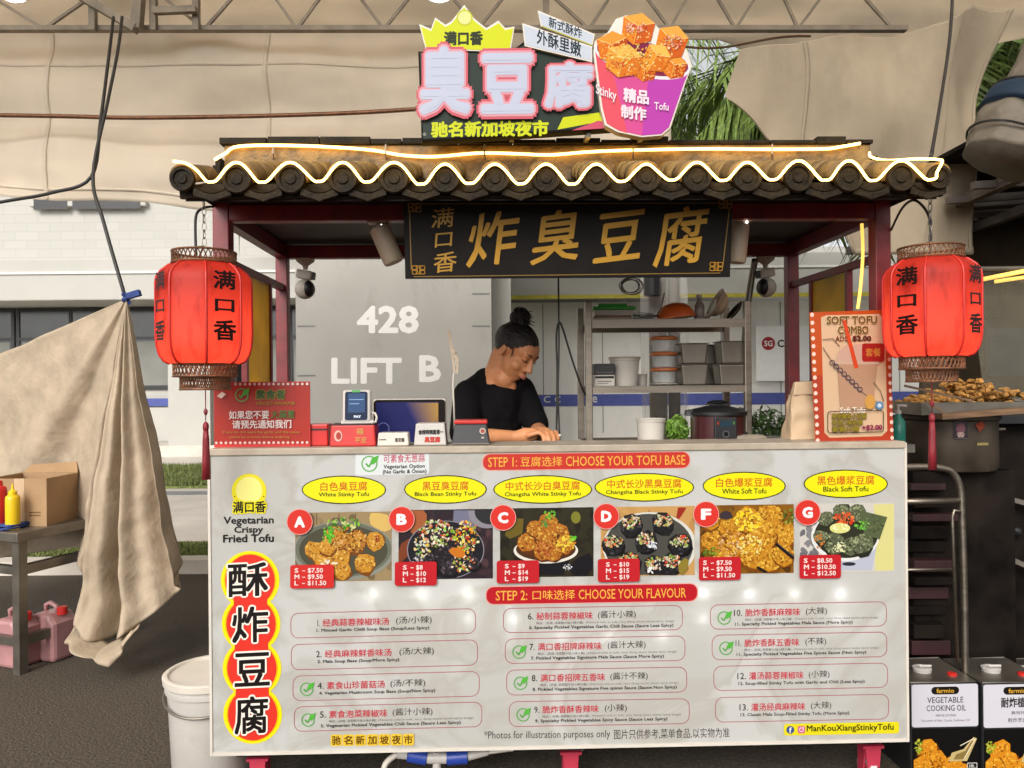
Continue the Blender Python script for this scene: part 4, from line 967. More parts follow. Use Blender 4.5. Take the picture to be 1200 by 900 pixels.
        bgd('#c89a5c', '#a87440', 50); blob(p, X(.86), Y(.03), 14, 4, '#9a2c1c', g, 8, .2, bb)
        bowl(X(.52), Y(.58), w_ * .50, h_ * .50, '#d8d6cc'); bowl(X(.51), Y(.58), w_ * .47, h_ * .475, '#4b4a44')
        for cx, cy in ((.13, .50), (.32, .22), (.66, .20), (.48, .46), (.84, .50), (.58, .82), (.30, .76), (.75, .78)):
            chunk(p, X(cx), Y(cy) + 4, 14, '#1d1b1d', '#0a090a', '#4f4b50', g, bb)
            specks(p, X(cx), Y(cy), 11, 7.5, 60, ['#e8e0cc', '#c8382a', '#7aa040', '#d8d0b8', '#e07848', '#9fb85a'], 1.5, g, bb)
        specks(p, X(.55), Y(.56), 5, 5, 30, ['#f0f2f4', '#c8d0d8'], 1.2, g, bb); specks(p, X(.53), Y(.90), 4, 5, 24, ['#fbf6f0', '#d8d0c8'], 1.2, g, bb); blob(p, X(.88), Y(.86), 10, 6, '#8c7a2c', g, 8, .2, bb)
    elif k == 4:
        bgd('#8a5a14', '#4a2c0c')
        for cx, cy, r in ((.14, .52, 15), (.32, .34, 15), (.50, .22, 17), (.74, .16, 17), (.92, .42, 16), (.66, .46, 18), (.40, .60, 17), (.56, .74, 17), (.74, .80, 15), (.25, .75, 13), (.88, .72, 14), (.1, .2, 13)):
            chunk(p, X(cx), Y(cy), r, '#c58520', '#7c450c', '#efc24c', g, bb, 110)
        specks(p, X(.5), Y(.22), 16, 13, 90, ['#f2d21e', '#e8b41a', '#f5e05a'], 1.8, g, bb); specks(p, X(.52), Y(.58), 15, 13, 80, ['#f5dc62', '#f0e7a0', '#dfa62a'], 1.5, g, bb); specks(p, X(.35), Y(.56), 20, 16, 80, ['#d8a878', '#e6c8a0', '#8d4a18'], 1.1, g, bb)
        blob(p, X(.27), Y(.14), 8, 5, '#3a3036', g, 7, .2, bb); specks(p, X(.12), Y(.68), 9, 5, 30, ['#5a7a20', '#2e3a14', '#96a830'], 1.6, g, bb); specks(p, X(.93), Y(.16), 7, 9, 30, ['#5a7a20', '#33481a', '#a0a83a'], 1.6, g, bb)
        p.line([(X(.99), Y(.77)), (X(.80), Y(.56))], 3.6, '#1b1514'); p.line([(X(.99), Y(.74)), (X(.82), Y(.555))], .7, '#6a5a50'); p.line([(X(.60), Y(.90)), (X(.70), Y(.97))], 3, '#1b1514')
    else:
        p.rect(x0, y0, x1, y1, '#cfc9c0', sl); p.face([(X(.78), Y(.02)), (X(.995), Y(.01)), (X(.995), Y(.97)), (X(.80), Y(.98))], '#d9d28a')
        for _ in range(50): blob(p, g.uniform(x0 + 2, X(.3)), g.uniform(Y(.3), Y(.9)), 5, 3, mixc('#8d8a8c', '#6a686c', g.random()), g, 8, .2, bb, .000006)
        p.face([(X(.16), Y(.5)), (X(.84), Y(.45)), (X(.76), Y(.97)), (X(.34), Y(.97))], '#b9bccb'); bowl(X(.52), Y(.88), 8, 2.2, '#2b2c38')
        bowl(X(.48), Y(.48), w_ * .36, h_ * .36, '#e6e4e0'); bowl(X(.49), Y(.46), w_ * .335, h_ * .335, '#2f2f22')
        for cx, cy, r in ((.28, .22, 10), (.44, .12, 11), (.60, .14, 11), (.36, .58, 14), (.54, .62, 12), (.66, .58, 14), (.22, .48, 9)):
            chunk(p, X(cx), Y(cy), r, '#5a6046', '#25281a', '#a9b083', g, bb, 80)
        p.face([(X(.62), Y(.10)), (X(.92), Y(.20)), (X(.84), Y(.52)), (X(.68), Y(.46))], '#566040'); specks(p, X(.78), Y(.30), 12, 10, 70, ['#4a5436', '#6c7650', '#39422a'], 1.5, g, bb)
        specks(p, X(.47), Y(.22), 13, 7, 60, ['#e0582a', '#d03a1c', '#e88848'], 1.7, g, bb); bowl(X(.42), Y(.36), 12, 6, '#dedb8a'); specks(p, X(.42), Y(.36), 10, 5, 30, ['#e8e4a0', '#d2cf6e', '#f0eec0'], 1.6, g, bb)
        specks(p, X(.65), Y(.32), 9, 5, 34, ['#6cb03a', '#8fcf5a', G], 1.6, g, bb); specks(p, X(.42), Y(.64), 8, 6, 40, ['#f0efc8', '#e4e2a8'], 1.3, g, bb); specks(p, X(.2), Y(.55), 6, 9, 24, ['#a0521f', '#c8803a'], 1.5, g, bb)
    return p.build('food_picture', M['print'], board)
pics = [(346, 600, 459, 681), (467, 597, 577.5, 678.5), (586, 595, 695.5, 676), (704, 593.5, 814, 674.5), (820, 591.5, 930, 672), (937, 589.5, 1048, 670.5)]
for k, b in enumerate(pics): picture(k, b)
for ch, (cx, cy) in zip('ABCDFG', ((352, 611), (471, 608), (589.5, 606), (710, 604.5), (826.5, 602), (945, 600))):
    p = Print(PV, ST, .0095); p.ellipse(cx, cy, 15.2, 15.2, '#eba9a0'); p.ellipse(cx, cy, 14.4, 14.4, '#d8352b'); p.text(ch, cx - 6.2, cy - 6.6, cx + 6.2, cy + 6.6, '#fbeeee', .06); pb(p, 'letter_badge')
for (x0, y0, x1, y1), pr_ in zip(((341, 661, 392, 688.5), (463, 657.5, 512, 685.5), (582, 656, 631.5, 682.5), (700, 654, 749, 681), (818, 652, 867, 679), (935.5, 649.5, 984, 677)), (('$7.50', '$9.50', '$11.50'), ('$8', '$10', '$12'), ('$9', '$14', '$19'), ('$10', '$15', '$19'), ('$7.50', '$9.50', '$11.50'), ('$8.50', '$10.50', '$12.50'))):
    p = Print(PV, ST, .0095); p.rrect(x0, y0, x1, y1, 3, '#c12029' if x0 > 400 else '#d02d2a', -.014); xo = x0 + (5 if len(pr_[0]) > 3 else 9.5)
    for i, (s_, q) in enumerate(zip('SML', pr_)):
        ya = y0 + 4 + i * 7.3; p.text(s_, xo, ya, xo + (6 if s_ == 'M' else 4.6), ya + 5.4, '#f6dcd6', .03); p.rect(xo + 9, ya + 2.6, xo + 12.5, ya + 3.5, '#f6dcd6'); p.text(q, xo + 15.5, ya - .3, xo + 15.5 + 3.9 * len(q) - (1.6 if '.' in q else 0), ya + 6, '#f6dcd6', .03)
    pb(p, 'price_tag')
# flavour boxes
fl_ = [  # x0, ytop, x1, ybot, slope, number, title, (x range), paren, (x range), extra?, english number+text, x end, leaf
 (340.5, 715.5, 557.7, 745.3, -.026, '1.', '经典蒜蓉辣椒味汤', 372, 378, 456, '(汤/小辣)', 464, 506, 0, '1. Minced Garlic Chilli Soup Base (Soup/Less Spicy)', 371, 503, 0),
 (341, 752, 560, 782.5, -.026, '2.', '经典麻辣鲜香味汤', 370.5, 380.5, 459, '(汤/大辣)', 468, 508.5, 0, '2. Mala Soup Base (Soup/More Spicy)', 372, 468, 0),
 (343, 789, 562, 818.8, -.026, '4.', '素食山珍菌菇汤', 372, 383, 451, '(汤/不辣)', 457.5, 498.5, 0, '4. Vegetarian Mushroom Soup Base (Soup/Non Spicy)', 374, 510, 1),
 (344.5, 825, 565, 854.6, -.026, '5.', '素食泡菜辣椒味', 375, 385.5, 454, '(酱汁小辣)', 460, 507, 1, '5. Vegetarian Pickled Vegetables Chili Sauce (Sauce Less Spicy)', 376, 540, 1),
 (589.5, 710.7, 800, 740, -.0175, '6.', '秘制蒜蓉辣椒味', 618.5, 628.5, 694.5, '(酱汁小辣)', 700.5, 745, 1, '6. Specialty Pickled Vegetables Garlic Chili Sauce (Sauce Less Spicy)', 620, 789, 0),
 (591.7, 746.5, 803, 776, -.0175, '7.', '满口香招牌麻辣味', 620.5, 630, 705, '(酱汁大辣)', 712, 756.5, 1, '7. Pickled Vegetables Signature Mala Sauce (Sauce More Spicy)', 622, 778, 1),
 (593.3, 783, 805, 813, -.0175, '8.', '满口香招牌五香味', 623, 633, 709, '(酱汁不辣)', 715, 759, 1, '8. Pickled Vegetables Signature Five spices Sauce (Sauce Non Spicy)', 624, 793, 1),
 (596.4, 820, 808, 850, -.0175, '9.', '脆炸香酥香辣味', 626, 635.5, 701.5, '(小辣)', 708.5, 734.5, 1, '9. Specialty Pickled Vegetables Spicy Sauce (Sauce Less Spicy)', 627, 782, 1),
 (832, 706.5, 1039, 735.8, -.019, '10.', '脆炸香酥麻辣味', 860, 873, 937.5, '(大辣)', 944, 969, 1, '11. Specialty Pickled Vegetables Mala Sauce (More Spicy)', 861, 999, 1),
 (834, 742, 1039.5, 771.7, -.019, '11.', '脆炸香酥五香味', 862, 872, 936.5, '(不辣)', 943.5, 968, 1, '11. Specialty Pickled Vegetables Five Spices Sauce (Non Spicy)', 863, 1015, 1),
 (836, 778.4, 1040.5, 807.7, -.019, '12.', '灌汤蒜蓉辣椒味', 864, 877.5, 941.5, '(小辣)', 947.5, 972, 0, '12. Soup-filled Stinky Tofu with Garlic and Chili (Less Spicy)', 865, 1013, 0),
 (838, 815, 1041.6, 844.7, -.019, '13.', '灌汤经典麻辣味', 866.5, 880, 943.5, '(大辣)', 950, 974, 0, '13. Classic Mala Soup-Filled Stinky Tofu (More Spicy)', 867.5, 995, 0)]
for x0, ya, x1, yb, sl, num, ti, xn, xt0, xt1, par, xp0, xp1, ex, en, xe0, xe1, lf in fl_:
    p = pnt(); p.rline(x0, ya, x1, yb, 9.5, .8, '#b05a64', sl); xc = (x0 + x1) / 2
    def T(s_, xa, y0_, xb, y1_, c, bo=0): dy = sl * ((xa + xb) / 2 - xc); p.text(s_, xa, ya + y0_ + dy, xb, ya + y1_ + dy, c, bo, sl)
    y0_ = 6.0 if ex else 8.2
    T(num, xn, y0_ + .5, xt0 - 3.5, y0_ + 8, '#38322f', .01); T(ti, xt0, y0_ - .3, xt1, y0_ + 8.8, '#c94450', .018); T(par, xp0, y0_ - 1, xp1, y0_ + 9, '#48403c', .004)
    if ex: T('特点：(豆腐, 泡菜酸汁加入味小酱)', xt0, y0_ + 10.8, xt0 + 55, y0_ + 14.4, '#6a625c'); T('(Natural tofu in soft, very dong sauce tastes spicy tangy)', xt0 + 58, y0_ + 11, min(x1 - 10, xt0 + 172), y0_ + 14.2, '#8d847e')
    e0 = 22 if ex else 19.8
    T(en, xe0, e0 - .6, xe1, e0 + 4.2, '#38322f', .02)
    if lf: leafmark(p, x0 + 16.5, ya + 15.2 - sl * (x0 - xc) * -1 + .3, 8)
    pb(p, 'flavour_box')
p = pnt()
for i, ch in enumerate('驰名新加坡夜市'):
    x = 387.5 + i * 14.1; y = 860.6 - .2 * i; p.rrect(x, y, x + 13.2, y + 13.6, 2, '#efc63a', -.02); p.text(ch, x + 1.4, y + 1.4, x + 11.8, y + 12.2, '#6d4a12', .03, -.02)
pb(p, 'lettering_chips')
p = pnt(); p.text('*Photos for illustration purposes only', 567.5, 855.6, 715, 867.5, '#423a36', .004, -.012); p.text('图片只供参考,菜单食品,以实物为准', 719.5, 853.6, 855, 865.6, '#423a36', .004, -.016); pb(p, 'footnote')
p = pnt(); p.rrect(918.5, 847, 1053.5, 860.6, 3, '#e6d81c', -.02); p.ellipse(926, 855.2, 4.6, 4.6, '#3a5088'); p.text('f', 924.6, 852.2, 927.6, 858.6, '#f4f4f4', .03)
p.rrect(934.6, 850.5, 943.4, 859.3, 2.4, '#d8698c', -.02); p.ring(p.epts(939, 854.9, 2.7, 2.7), p.epts(939, 854.9, 1.9, 1.9), '#f6e3ea'); p.ellipse(941.4, 852.4, .6, .6, '#f6e3ea')
p.text('ManKouXiangStinkyTofu', 945, 848.6, 1047, 858.2, '#35300d', .022, -.02); pb(p, 'social_tag')

# ================================================================== SIGNS
# black hanging plaque, leaning forward at the top
PQ = Matrix.Translation((0, -.03, S(650, 279, -.03)[1])) @ Matrix.Rotation(R(9), 4, 'X')
PQW = ST @ PQ
zc = PQ.translation.z
def pqmp(x, y, l):
    u, w_ = S(x, y, -.03); return (u, -l, (w_ - zc) / math.cos(R(9)))
plq = thing('hanging_plaque', 'black wooden plaque with gold brush characters hung under the eave', 'sign', mat=PQW)
q0 = pqmp(474, 326, 0); q1 = pqmp(857, 233, 0)
mb = MB(PQW); mb.box(q0[0], 0, q0[2], q1[0], .022, q1[2]); mb.build('board', M['lacquer'], plq, bevel=.002)
p = Print(pqmp, PQW, .0012)
GO = '#c08a2e'
p.rect(484, 239.4, 850, 240.4, '#9c7a3c', -.003); p.rect(484, 320.6, 846, 321.6, '#9c7a3c', -.012)
p.line([(480.5, 247), (481.5, 316)], 1.2, '#9c7a3c'); p.line([(853, 246), (848.5, 312)], 1.2, '#9c7a3c')
for cx, cy in ((486.5, 244.5), (490, 315.5), (848, 240.5), (840.5, 311.5)):
    for dx, dy in ((-4.2, -2.6), (4.2, -2.6), (-4.2, 2.6), (4.2, 2.6)): p.rline(cx + dx - 3.6, cy + dy - 2.6, cx + dx + 3.6, cy + dy + 2.6, 1.4, 1.0, GO)
    p.rline(cx - 3, cy - 5, cx + 3, cy + 5, 1.2, 1.0, GO)
p.build('gold_border', M['goldprint'], plq)
p = Print(pqmp, PQW, .0016)
for ch, b in zip('满口香', ((506, 245, 532, 267), (510, 273, 530, 289), (508, 295, 535, 318))): p.text(ch, *b, '#d6a445', .010, -.09, shear=.08)
for ch, b in zip('炸臭豆腐', ((549, 249, 607, 310), (624, 247, 681, 307), (698, 249, 753.5, 305), (769, 243.5, 827, 310))): p.text(ch, *b, '#e0a83c', .016, -.12, shear=.12)
p.build('lettering', M['goldprint'], plq)
mb = MB(PQW)
for px in (520, 800):
    a = pqmp(px, 236, 0); mb.tube([(a[0], .011, q1[2] - .002), (a[0], .03, q1[2] + .05)], .003, 6)
mb.build('hanger', M['dull_steel'], plq)

# cut-out light box sign on the roof
SGV = -.02
sgn = thing('light_box_sign', 'cut-out light box sign with big white characters and printed food cup', 'sign', mat=ST @ Matrix.Translation((S(600, 160, SGV)[0], SGV, ridge_top + .004)))
def sp(pts, v=SGV): return [SV(x, y, v) for x, y in pts]
body = [(490, 60), (602, 58), (630, 36), (694, 55), (705, 66), (722, 150), (494, 166)]
crown = [(499, 58), (491, 28), (505, 34), (510, 20.5), (522, 29), (529, 25), (544, 5.5), (556, 22), (570, 33), (584, 24), (592, 33), (603, 31), (598, 61)]
rib1 = [(630, 12), (697, 40), (694, 54), (634, 31)]; rib2 = [(612, 27), (694, 54.5), (694, 73), (615, 54)]
mb = MB(ST); mb.prism(sp(body, SGV + .004), (0, .05, 0)); mb.build('back_box', M['darkmetal'], sgn, bevel=.002)
mb = MB(ST); mb.prism(sp(crown, SGV - .004), (0, .012, 0)); cr = mb.build('crown_plate', M['offwhite'], sgn)
mb = MB(ST); mb.prism(sp(rib1, SGV - .007), (0, .010, 0)); mb.prism(sp(rib2, SGV - .012), (0, .0115, 0)); rb = mb.build('ribbon_plate', M['offwhite'], sgn)
p = Print(splane(SGV + .004), ST, .0008); ins = [(492, 62), (603, 60), (631, 40), (692, 57), (703, 68), (719, 148), (496, 163)]
p.face(ins, '#2f3b33'); p.face([(653, 152), (660, 137.5), (702, 132), (706, 142)], '#d9e021'); p.face([(670, 153), (701, 141.5), (712, 143), (716, 150)], '#d95a72'); p.ellipse(497.5, 157.5, 2, 2, '#8a8a80')
p.text('驰名新加坡夜市', 505, 141.5, 643, 160.5, '#dbe31f', .045, -.012); p.build('printed_face', M['backlit'], sgn)
p = Print(splane(SGV - .004), ST, .0008); inn = [(500, 57), (493, 31), (505.5, 36.5), (510.5, 23), (522, 31.5), (529.5, 27.5), (544, 8.5), (555, 24), (570, 35.5), (584.5, 27), (592, 35.5), (601.5, 33), (597, 59.5)]
p.face(inn, '#dfe51c'); p.ellipse(544.5, 21, 9.5, 9.5, '#c9cf18'); p.ellipse(544.5, 21, 7.8, 7.8, '#eef09a'); p.text('满口香', 520, 36.5, 566, 53.5, '#2a3312', .05, -.01); p.build('crown_print', M['backlit'], cr)
p = Print(splane(SGV - .007), ST, .0008); p.face([(631.5, 14.5), (695.5, 41), (693.2, 52.4), (635.2, 30.2)], '#d4dbe6'); p.line([(634.5, 30.6), (694, 53.2)], 1.2, '#c9c23c'); p.text('新式酥炸', 643, 26, 682, 39, '#26323a', .02, .36); p.build('ribbon_print', M['backlit'], rb)
p = Print(splane(SGV - .012), ST, .0008); p.face([(613.5, 29.3), (692.8, 55.6), (692.8, 71), (616, 52.8)], '#d4dbe6'); p.text('外酥里嫩', 629, 41.5, 681, 59.5, '#26323a', .025, .31); p.build('ribbon_print', M['backlit'], rb)
# raised characters, each an acrylic letter
for ch, b in zip('臭豆腐', ((489, 52, 554, 137), (561, 60, 628, 136), (636, 71, 697, 129))):
    mp = splane(SGV - .010)
    p = Print(mp, ST, .0005, .0008); p.text(ch, b[0] + 2, b[1] + 2, b[2] - 2, b[3] - 2, '#cdd2e6', .045, -.01, [('#dd6673', .075), ('#eba9b4', .035)]); lo = p.build('raised_character', M['backlit'], sgn)
# the printed cup
cupv = SGV - .022
def rot(pts, c, a): return [(c[0] + (x - c[0]) * math.cos(a) - (y - c[1]) * math.sin(a), c[1] + (x - c[0]) * math.sin(a) + (y - c[1]) * math.cos(a)) for x, y in pts]
rimc, ra = (753.5, 72), .24
cupo = [(695.5, 62), (697, 48), (712, 38), (722, 22), (734, 17.5), (766, 25), (772, 33), (790, 34), (806, 60), (811.5, 78), (804, 96), (786, 150), (776, 159), (752, 161), (724, 155), (709, 147), (704, 128)]
mb = MB(ST); mb.prism(sp(cupo, cupv), (0, .035, 0)); cp = mb.build('cup_plate', M['offwhite'], sgn, bevel=.002)
p = Print(splane(cupv), ST, .0008, .00006); g = random.Random(77)
p.face([(697.5, 60), (706, 126), (711, 145), (725, 153), (752, 159), (775, 157), (784, 149), (802, 96), (808, 82)], '#e0559a')
p.face([(697.5, 60), (706, 126), (711, 145), (725, 153), (735, 156), (722, 100), (716, 72)], '#ee5a6a'); p.face([(760, 90), (752, 159), (775, 157), (784, 149), (802, 96), (808, 82)], '#c447b4')
p.ellipse(753, 69, 57.5, 21, '#f3eef2', ra); p.ellipse(753, 67.5, 55, 18.5, '#8a2a4a', ra)
cb_ = (696, 18, 812, 100)
def cube(cx, cy, w_, h_, d, a, cols):
    c_, s_ = math.cos(a), math.sin(a); T_ = lambda x, y: (cx + x * c_ - y * s_, cy + x * s_ + y * c_)
    p.face([T_(-w_, -h_), T_(w_ * .1, -h_ - d), T_(w_, -h_ * .9), T_(-.05 * w_, -h_ + d)], cols[0]); p.face([T_(-w_, -h_), T_(-.05 * w_, -h_ + d), T_(-.08 * w_, h_ + d * .6), T_(-w_ * .9, h_ * .7)], cols[1]); p.face([T_(-.05 * w_, -h_ + d), T_(w_, -h_ * .9), T_(w_ * .92, h_ * .75), T_(-.08 * w_, h_ + d * .6)], cols[2])
    for _ in range(70):
        x, y = g.uniform(-.85, .85) * w_, g.uniform(-.75, 1.0) * h_; X, Y_ = T_(x, y); blob(p, X, Y_, g.uniform(.6, 2.2), g.uniform(.4, 1.1), mixc(g.choice(('#f8c04a', '#e06a1c', '#fbe39a', '#c84a14', '#f49a2e')), '#f0902a', g.random() * .7), g, 6, .3, cb_, .000004)
    p.line([T_(-w_ * .97, -h_), T_(-.05 * w_, -h_ + d), T_(w_ * .97, -h_ * .9)], .7, '#fbdc8c'); p.line([T_(-.05 * w_, -h_ + d), T_(-.08 * w_, h_ + d * .5)], .6, '#f8c86a')
A_, B_, C_ = ('#f8b04a', '#f08a24', '#d8601a'), ('#f9c45a', '#f4a232', '#e27a1e'), ('#f6a23c', '#e8781e', '#c64e16')
for q_ in ((790, 80, 14, 10, 6, .25, C_), (756, 84, 13, 9, 6, .15, C_), (786, 52, 18, 14, 9, .30, A_), (747, 36, 19, 13, 8, .18, A_), (768, 70, 15, 12, 7, .5, B_), (718, 58, 18, 13, 8, -.1, C_), (730, 74, 21, 13, 9, .22, B_)): cube(*q_)
specks(p, 745, 33, 13, 6, 60, ['#e25a4a', '#f6b090', '#c83a2a', '#f8d8b0'], 1.3, g, cb_); specks(p, 788, 50, 12, 9, 70, ['#e25a4a', '#f6b090', '#c83a2a', '#f8d8b0'], 1.3, g, cb_); specks(p, 722, 77, 10, 5, 40, ['#e2702a', '#f8b050', '#d04a1c'], 1.3, g, cb_); specks(p, 738, 66, 26, 14, 90, ['#f8d060', '#f0a030', '#fbe08a'], 1.4, g, cb_)
p.text('Stinky', 698, 103, 722, 118, '#fbe9f2', .02, .35); p.text('精品', 730, 105, 760, 122, '#fbe9f2', .04, .12); p.text('制作', 727, 125, 757, 141, '#fbe9f2', .04, .14); p.text('Tofu', 766, 121, 783, 130, '#fbe9f2', .02, .08)
p.build('cup_print', M['backlit'], cp)
mb = MB(ST)
for px in (510, 600, 690, 755): a = SV(px, 158, SGV + .03); mb.bar(a, (a.x, RV - .005, ridge_top - .01), .014)
mb.build('mounting_bar', M['dull_steel'], sgn)

# ================================================================== LANTERNS
def lantern(px, cy, label, phase):
    v0 = -.13; c = SV(px, cy, v0); wc = ST @ c; k = (2.44 + v0) / F
    t = thing('paper_lantern', label, 'lantern', wc, YAW, 'red paper lanterns hanging from the roof corners'); fr = wmat(t)
    Rr = 51.5 * k; H = lambda d: -d * k          # d: pixels below the centre
    prof = [(.60, -54), (.74, -51), (.90, -44), (.98, -37), (1.0, -30), (1.0, 30), (.98, 42), (.93, 52), (.84, 59), (.72, 62)]
    n = 8; vs = []; fs = []; sub = 6
    ph = R(phase)
    def ringpt(r, d, a):   # slightly bowed octagon
        return Vector((Rr * r * math.cos(a), Rr * r * math.sin(a), H(d)))
    mb = MB(fr); N = n * sub
    for r, d in prof:
        for i in range(n):
            a, b = ringpt(r, d, ph + 2*math.pi*i/n), ringpt(r, d, ph + 2*math.pi*(i+1)/n)
            for q in range(sub):
                x = a.lerp(b, q / sub); s_ = 1 + .018 * math.sin(math.pi * q / sub); vs.append(Vector((x.x * s_, x.y * s_, x.z)))
    for i in range(len(prof) - 1):
        for j in range(N): fs.append((i*N + j, i*N + (j+1) % N, (i+1)*N + (j+1) % N, (i+1)*N + j))
    mb.add(vs, fs); mb.build('shade', M['lantern'], t, True)
    for i in range(n):
        a = ph + 2 * math.pi * i / n; mb = MB(fr); mb.tube([ringpt(r * 1.012, d, a) for r, d in prof], .0035, 6); mb.build('rib', M['red'], t, True)
    for i in range(n):          # writing on every other face
        if i % 2: continue
        am = ph + 2 * math.pi * (i + .5) / n; nrm = Vector((math.cos(am), math.sin(am), 0)); tg = Vector((-nrm.y, nrm.x, 0)); base = nrm * (Rr * math.cos(math.pi / 8) * 1.0 + .0075)
        p = Print(lambda x, y, l: tuple(base + nrm * l + tg * x + Vector((0, 0, H(y)))), fr, .0)
        hw = Rr * math.sin(math.pi / 8)
        for ch, (ya, yb_), wq in zip('满口香', ((-41, -20), (-9, 5), (14, 37)), (.66, .58, .68)): p.text(ch, -hw * wq, ya, hw * wq, yb_, '#1c0706', .03, 0, shear=.0)
        p.build('lettering', M['print'], t)
    for nm, r, d0, d1 in (('top_ring', .68, -67, -54), ('bottom_ring', .67, 62, 76), ('bottom_ring', .53, 77, 91)):
        mb = MB(fr)
        for dd in (d0, d1): mb.tube([Vector((Rr*r*math.cos(a), Rr*r*math.sin(a), H(dd))) for a in [2*math.pi*i/36 for i in range(36)]], .0035, 6, closed=True)
        m_ = 40
        for i in range(m_):
            for s_ in (-1, 1):
                a0, a1 = 2*math.pi*i/m_, 2*math.pi*(i + s_ * 1.0)/m_
                mb.tube([Vector((Rr*r*math.cos(a0), Rr*r*math.sin(a0), H(d0))), Vector((Rr*r*math.cos(a1), Rr*r*math.sin(a1), H(d1)))], .0018, 4, False)
        mb.build(nm, M['bronze'], t)
    mb = MB(fr)
    for i in range(4):
        a = ph + math.pi * i / 4; 
        for d, r in ((-54, .66), (62, .68)): mb.tube([Vector((Rr*r*math.cos(a), Rr*r*math.sin(a), H(d))), Vector((-Rr*r*math.cos(a), -Rr*r*math.sin(a), H(d)))], .003, 5)
    mb.tube([Vector((0, 0, H(-55))), Vector((0, 0, H(92)))], .003, 5); mb.build('wire_frame', M['bronze'], t)
    mb = MB(fr); mb.ell((0, 0, H(12)), (.022, .022, .03), 14, 10); mb.build('bulb', emat('lantern_bulb', (1, .75, .45), 6), t, True)
    L = bpy.data.lights.new('lantern_light', 'POINT'); L.energy = 1.15; L.shadow_soft_size = .02; L.color = (1.0, .62, .46)
    lo = bpy.data.objects.new('lantern_light', L); COL.objects.link(lo); lo.parent = t; lo.location = (0, -.0, H(36))
    # tassel
    mb = MB(fr); mb.tube([(0, 0, H(92)), (0, 0, H(128))], .0016, 5); mb.lathe((0, 0, H(118)), [(.002, .012), (.006, .006), (.0065, 0), (.003, -.008)], 10); mb.lathe((0, 0, H(134)), [(.003, .014), (.0085, .006), (.009, -.004), (.007, -.014)], 12)
    mb.lathe((0, 0, H(138)), [(.007, 0), (.0095, -.03), (.011, -.09), (.0125, -.148)], 18); mb.build('tassel', M['tassel'], t, True)
    # chain to the eave
    top = ez - .050 - fr.translation.z
    mb = MB(fr); z = H(-67); k_ = 0
    for i in range(3):
        a = 2*math.pi*i/3; mb.tube([(Rr*.66*math.cos(a), Rr*.66*math.sin(a), z), (0, 0, z + .02)], .002, 5)
    z += .018
    while z < top - .005:
        hh = min(.028, top - z + .006); ax = Vector((1, 0, 0)) if k_ % 2 == 0 else Vector((0, 1, 0))
        mb.tube([ax * .006 * math.cos(a) + Vector((0, 0, z + hh / 2 + math.sin(a) * hh / 2)) for a in [2*math.pi*i/12 for i in range(12)]], .0016, 5, closed=True); z += hh - .005; k_ += 1
    mb.build('chain', M['dull_steel'], t)
    return t
LL = lantern(240, 364, 'glowing red lantern at the left roof corner, above the red notice', 112.0)
LR = lantern(1091, 357, 'glowing red lantern at the right roof corner, above the food tray', 188.5)
for px, cy, sgn_, lb in ((240, 364, -1, 'short black cable curving into the left lantern'), (1091, 360, -1, 'short black cable curving into the right lantern')):
    v = -.10; o_ = 0 if px < 600 else 0
    if px < 600: pts = [(250, 242, -.02), (238, 244, v), (230, 252, v), (229, 275, v), (230, 300, v)]
    else: pts = [(1044, 270, .06), (1058, 243, -.02), (1073, 235, v), (1088, 252, v), (1091, 278, v), (1089, 300, v)]
    cable('lantern_cable', lb, [ST @ SV(*q) for q in pts], .004)

# ================================================================== THINGS ON THE COUNTER
def cthing(name, label, cat, px, v, w_, group=None, yaw=0):
    return thing(name, label, cat, mat=ST @ Matrix.Translation((S(px, 500, v)[0], v, w_)) @ Matrix.Rotation(yaw, 4, 'Z'), group=group)
LT = wT + .0045           # top of the ledge
# red notice
v = .05; nz = thing('notice_board', 'red notice board with white dot borders standing at the left end', 'sign', mat=ST @ Matrix.Translation((S(307, 480, v)[0], v, LT)))
fr = wmat(nz); a = S(251, 521, v); b = S(363, 447, v); cx0 = S(307, 480, v)[0]
mb = MB(fr); mb.box(a[0] - cx0, 0, 0, b[0] - cx0, .006, b[1] - LT); mb.build('board', M['red'], nz)
mb = MB(fr); mb.prism([(-.04, .007, .001), (-.04, .09, .001), (-.04, .007, .14)], (.006, 0, 0)); mb.prism([(.06, .007, .001), (.06, .09, .001), (.06, .007, .14)], (.006, 0, 0)); mb.build('foot', M['red'], nz)
p = Print(lambda x, y, l: (S(x, y, v)[0] - cx0, -l, S(x, y, v)[1] - LT), fr, .0008)
p.face([(251.3, 520.5), (251.3, 449), (362.5, 447.3), (362.5, 519.7)], '#b23428')
for i in range(20):
    x = 253.6 + i * 5.62
    if x > 275: p.ellipse(x, 450.2 - .014 * i, 1.6, 1.6, '#f0d8d0')
    p.ellipse(x, 519 - .03 * i, 1.6, 1.5, '#f3cfc8')
p.text('素食者', 300, 456, 335, 468, '#3d5c22', .05, -.01, ('#d7b63f', .03)); p.text('VEGETARIANS', 300, 470.5, 346, 474.5, '#a8862e', .02)
leafmark(p, 284, 463, 8); p.face([(255, 464), (261, 459), (266, 462), (260, 467)], '#e9d9cc')
p.text('如果您不要', 269, 481, 316, 491, '#f6eae4', .02, -.01); p.text('大蒜葱', 318, 480.5, 346, 490.5, '#3f7a3a', .02, -.01); p.text('请预先通知我们', 273, 492, 342, 502, '#f6eae4', .02, -.01)
p.text('If you do not want the garlic and the onion', 262, 504.5, 352, 508.5, '#b98a3e', .01); p.text('please let us know before ordering', 270, 510.5, 340, 514, '#b98a3e', .01)
p.build('notice_print', M['print'], nz)
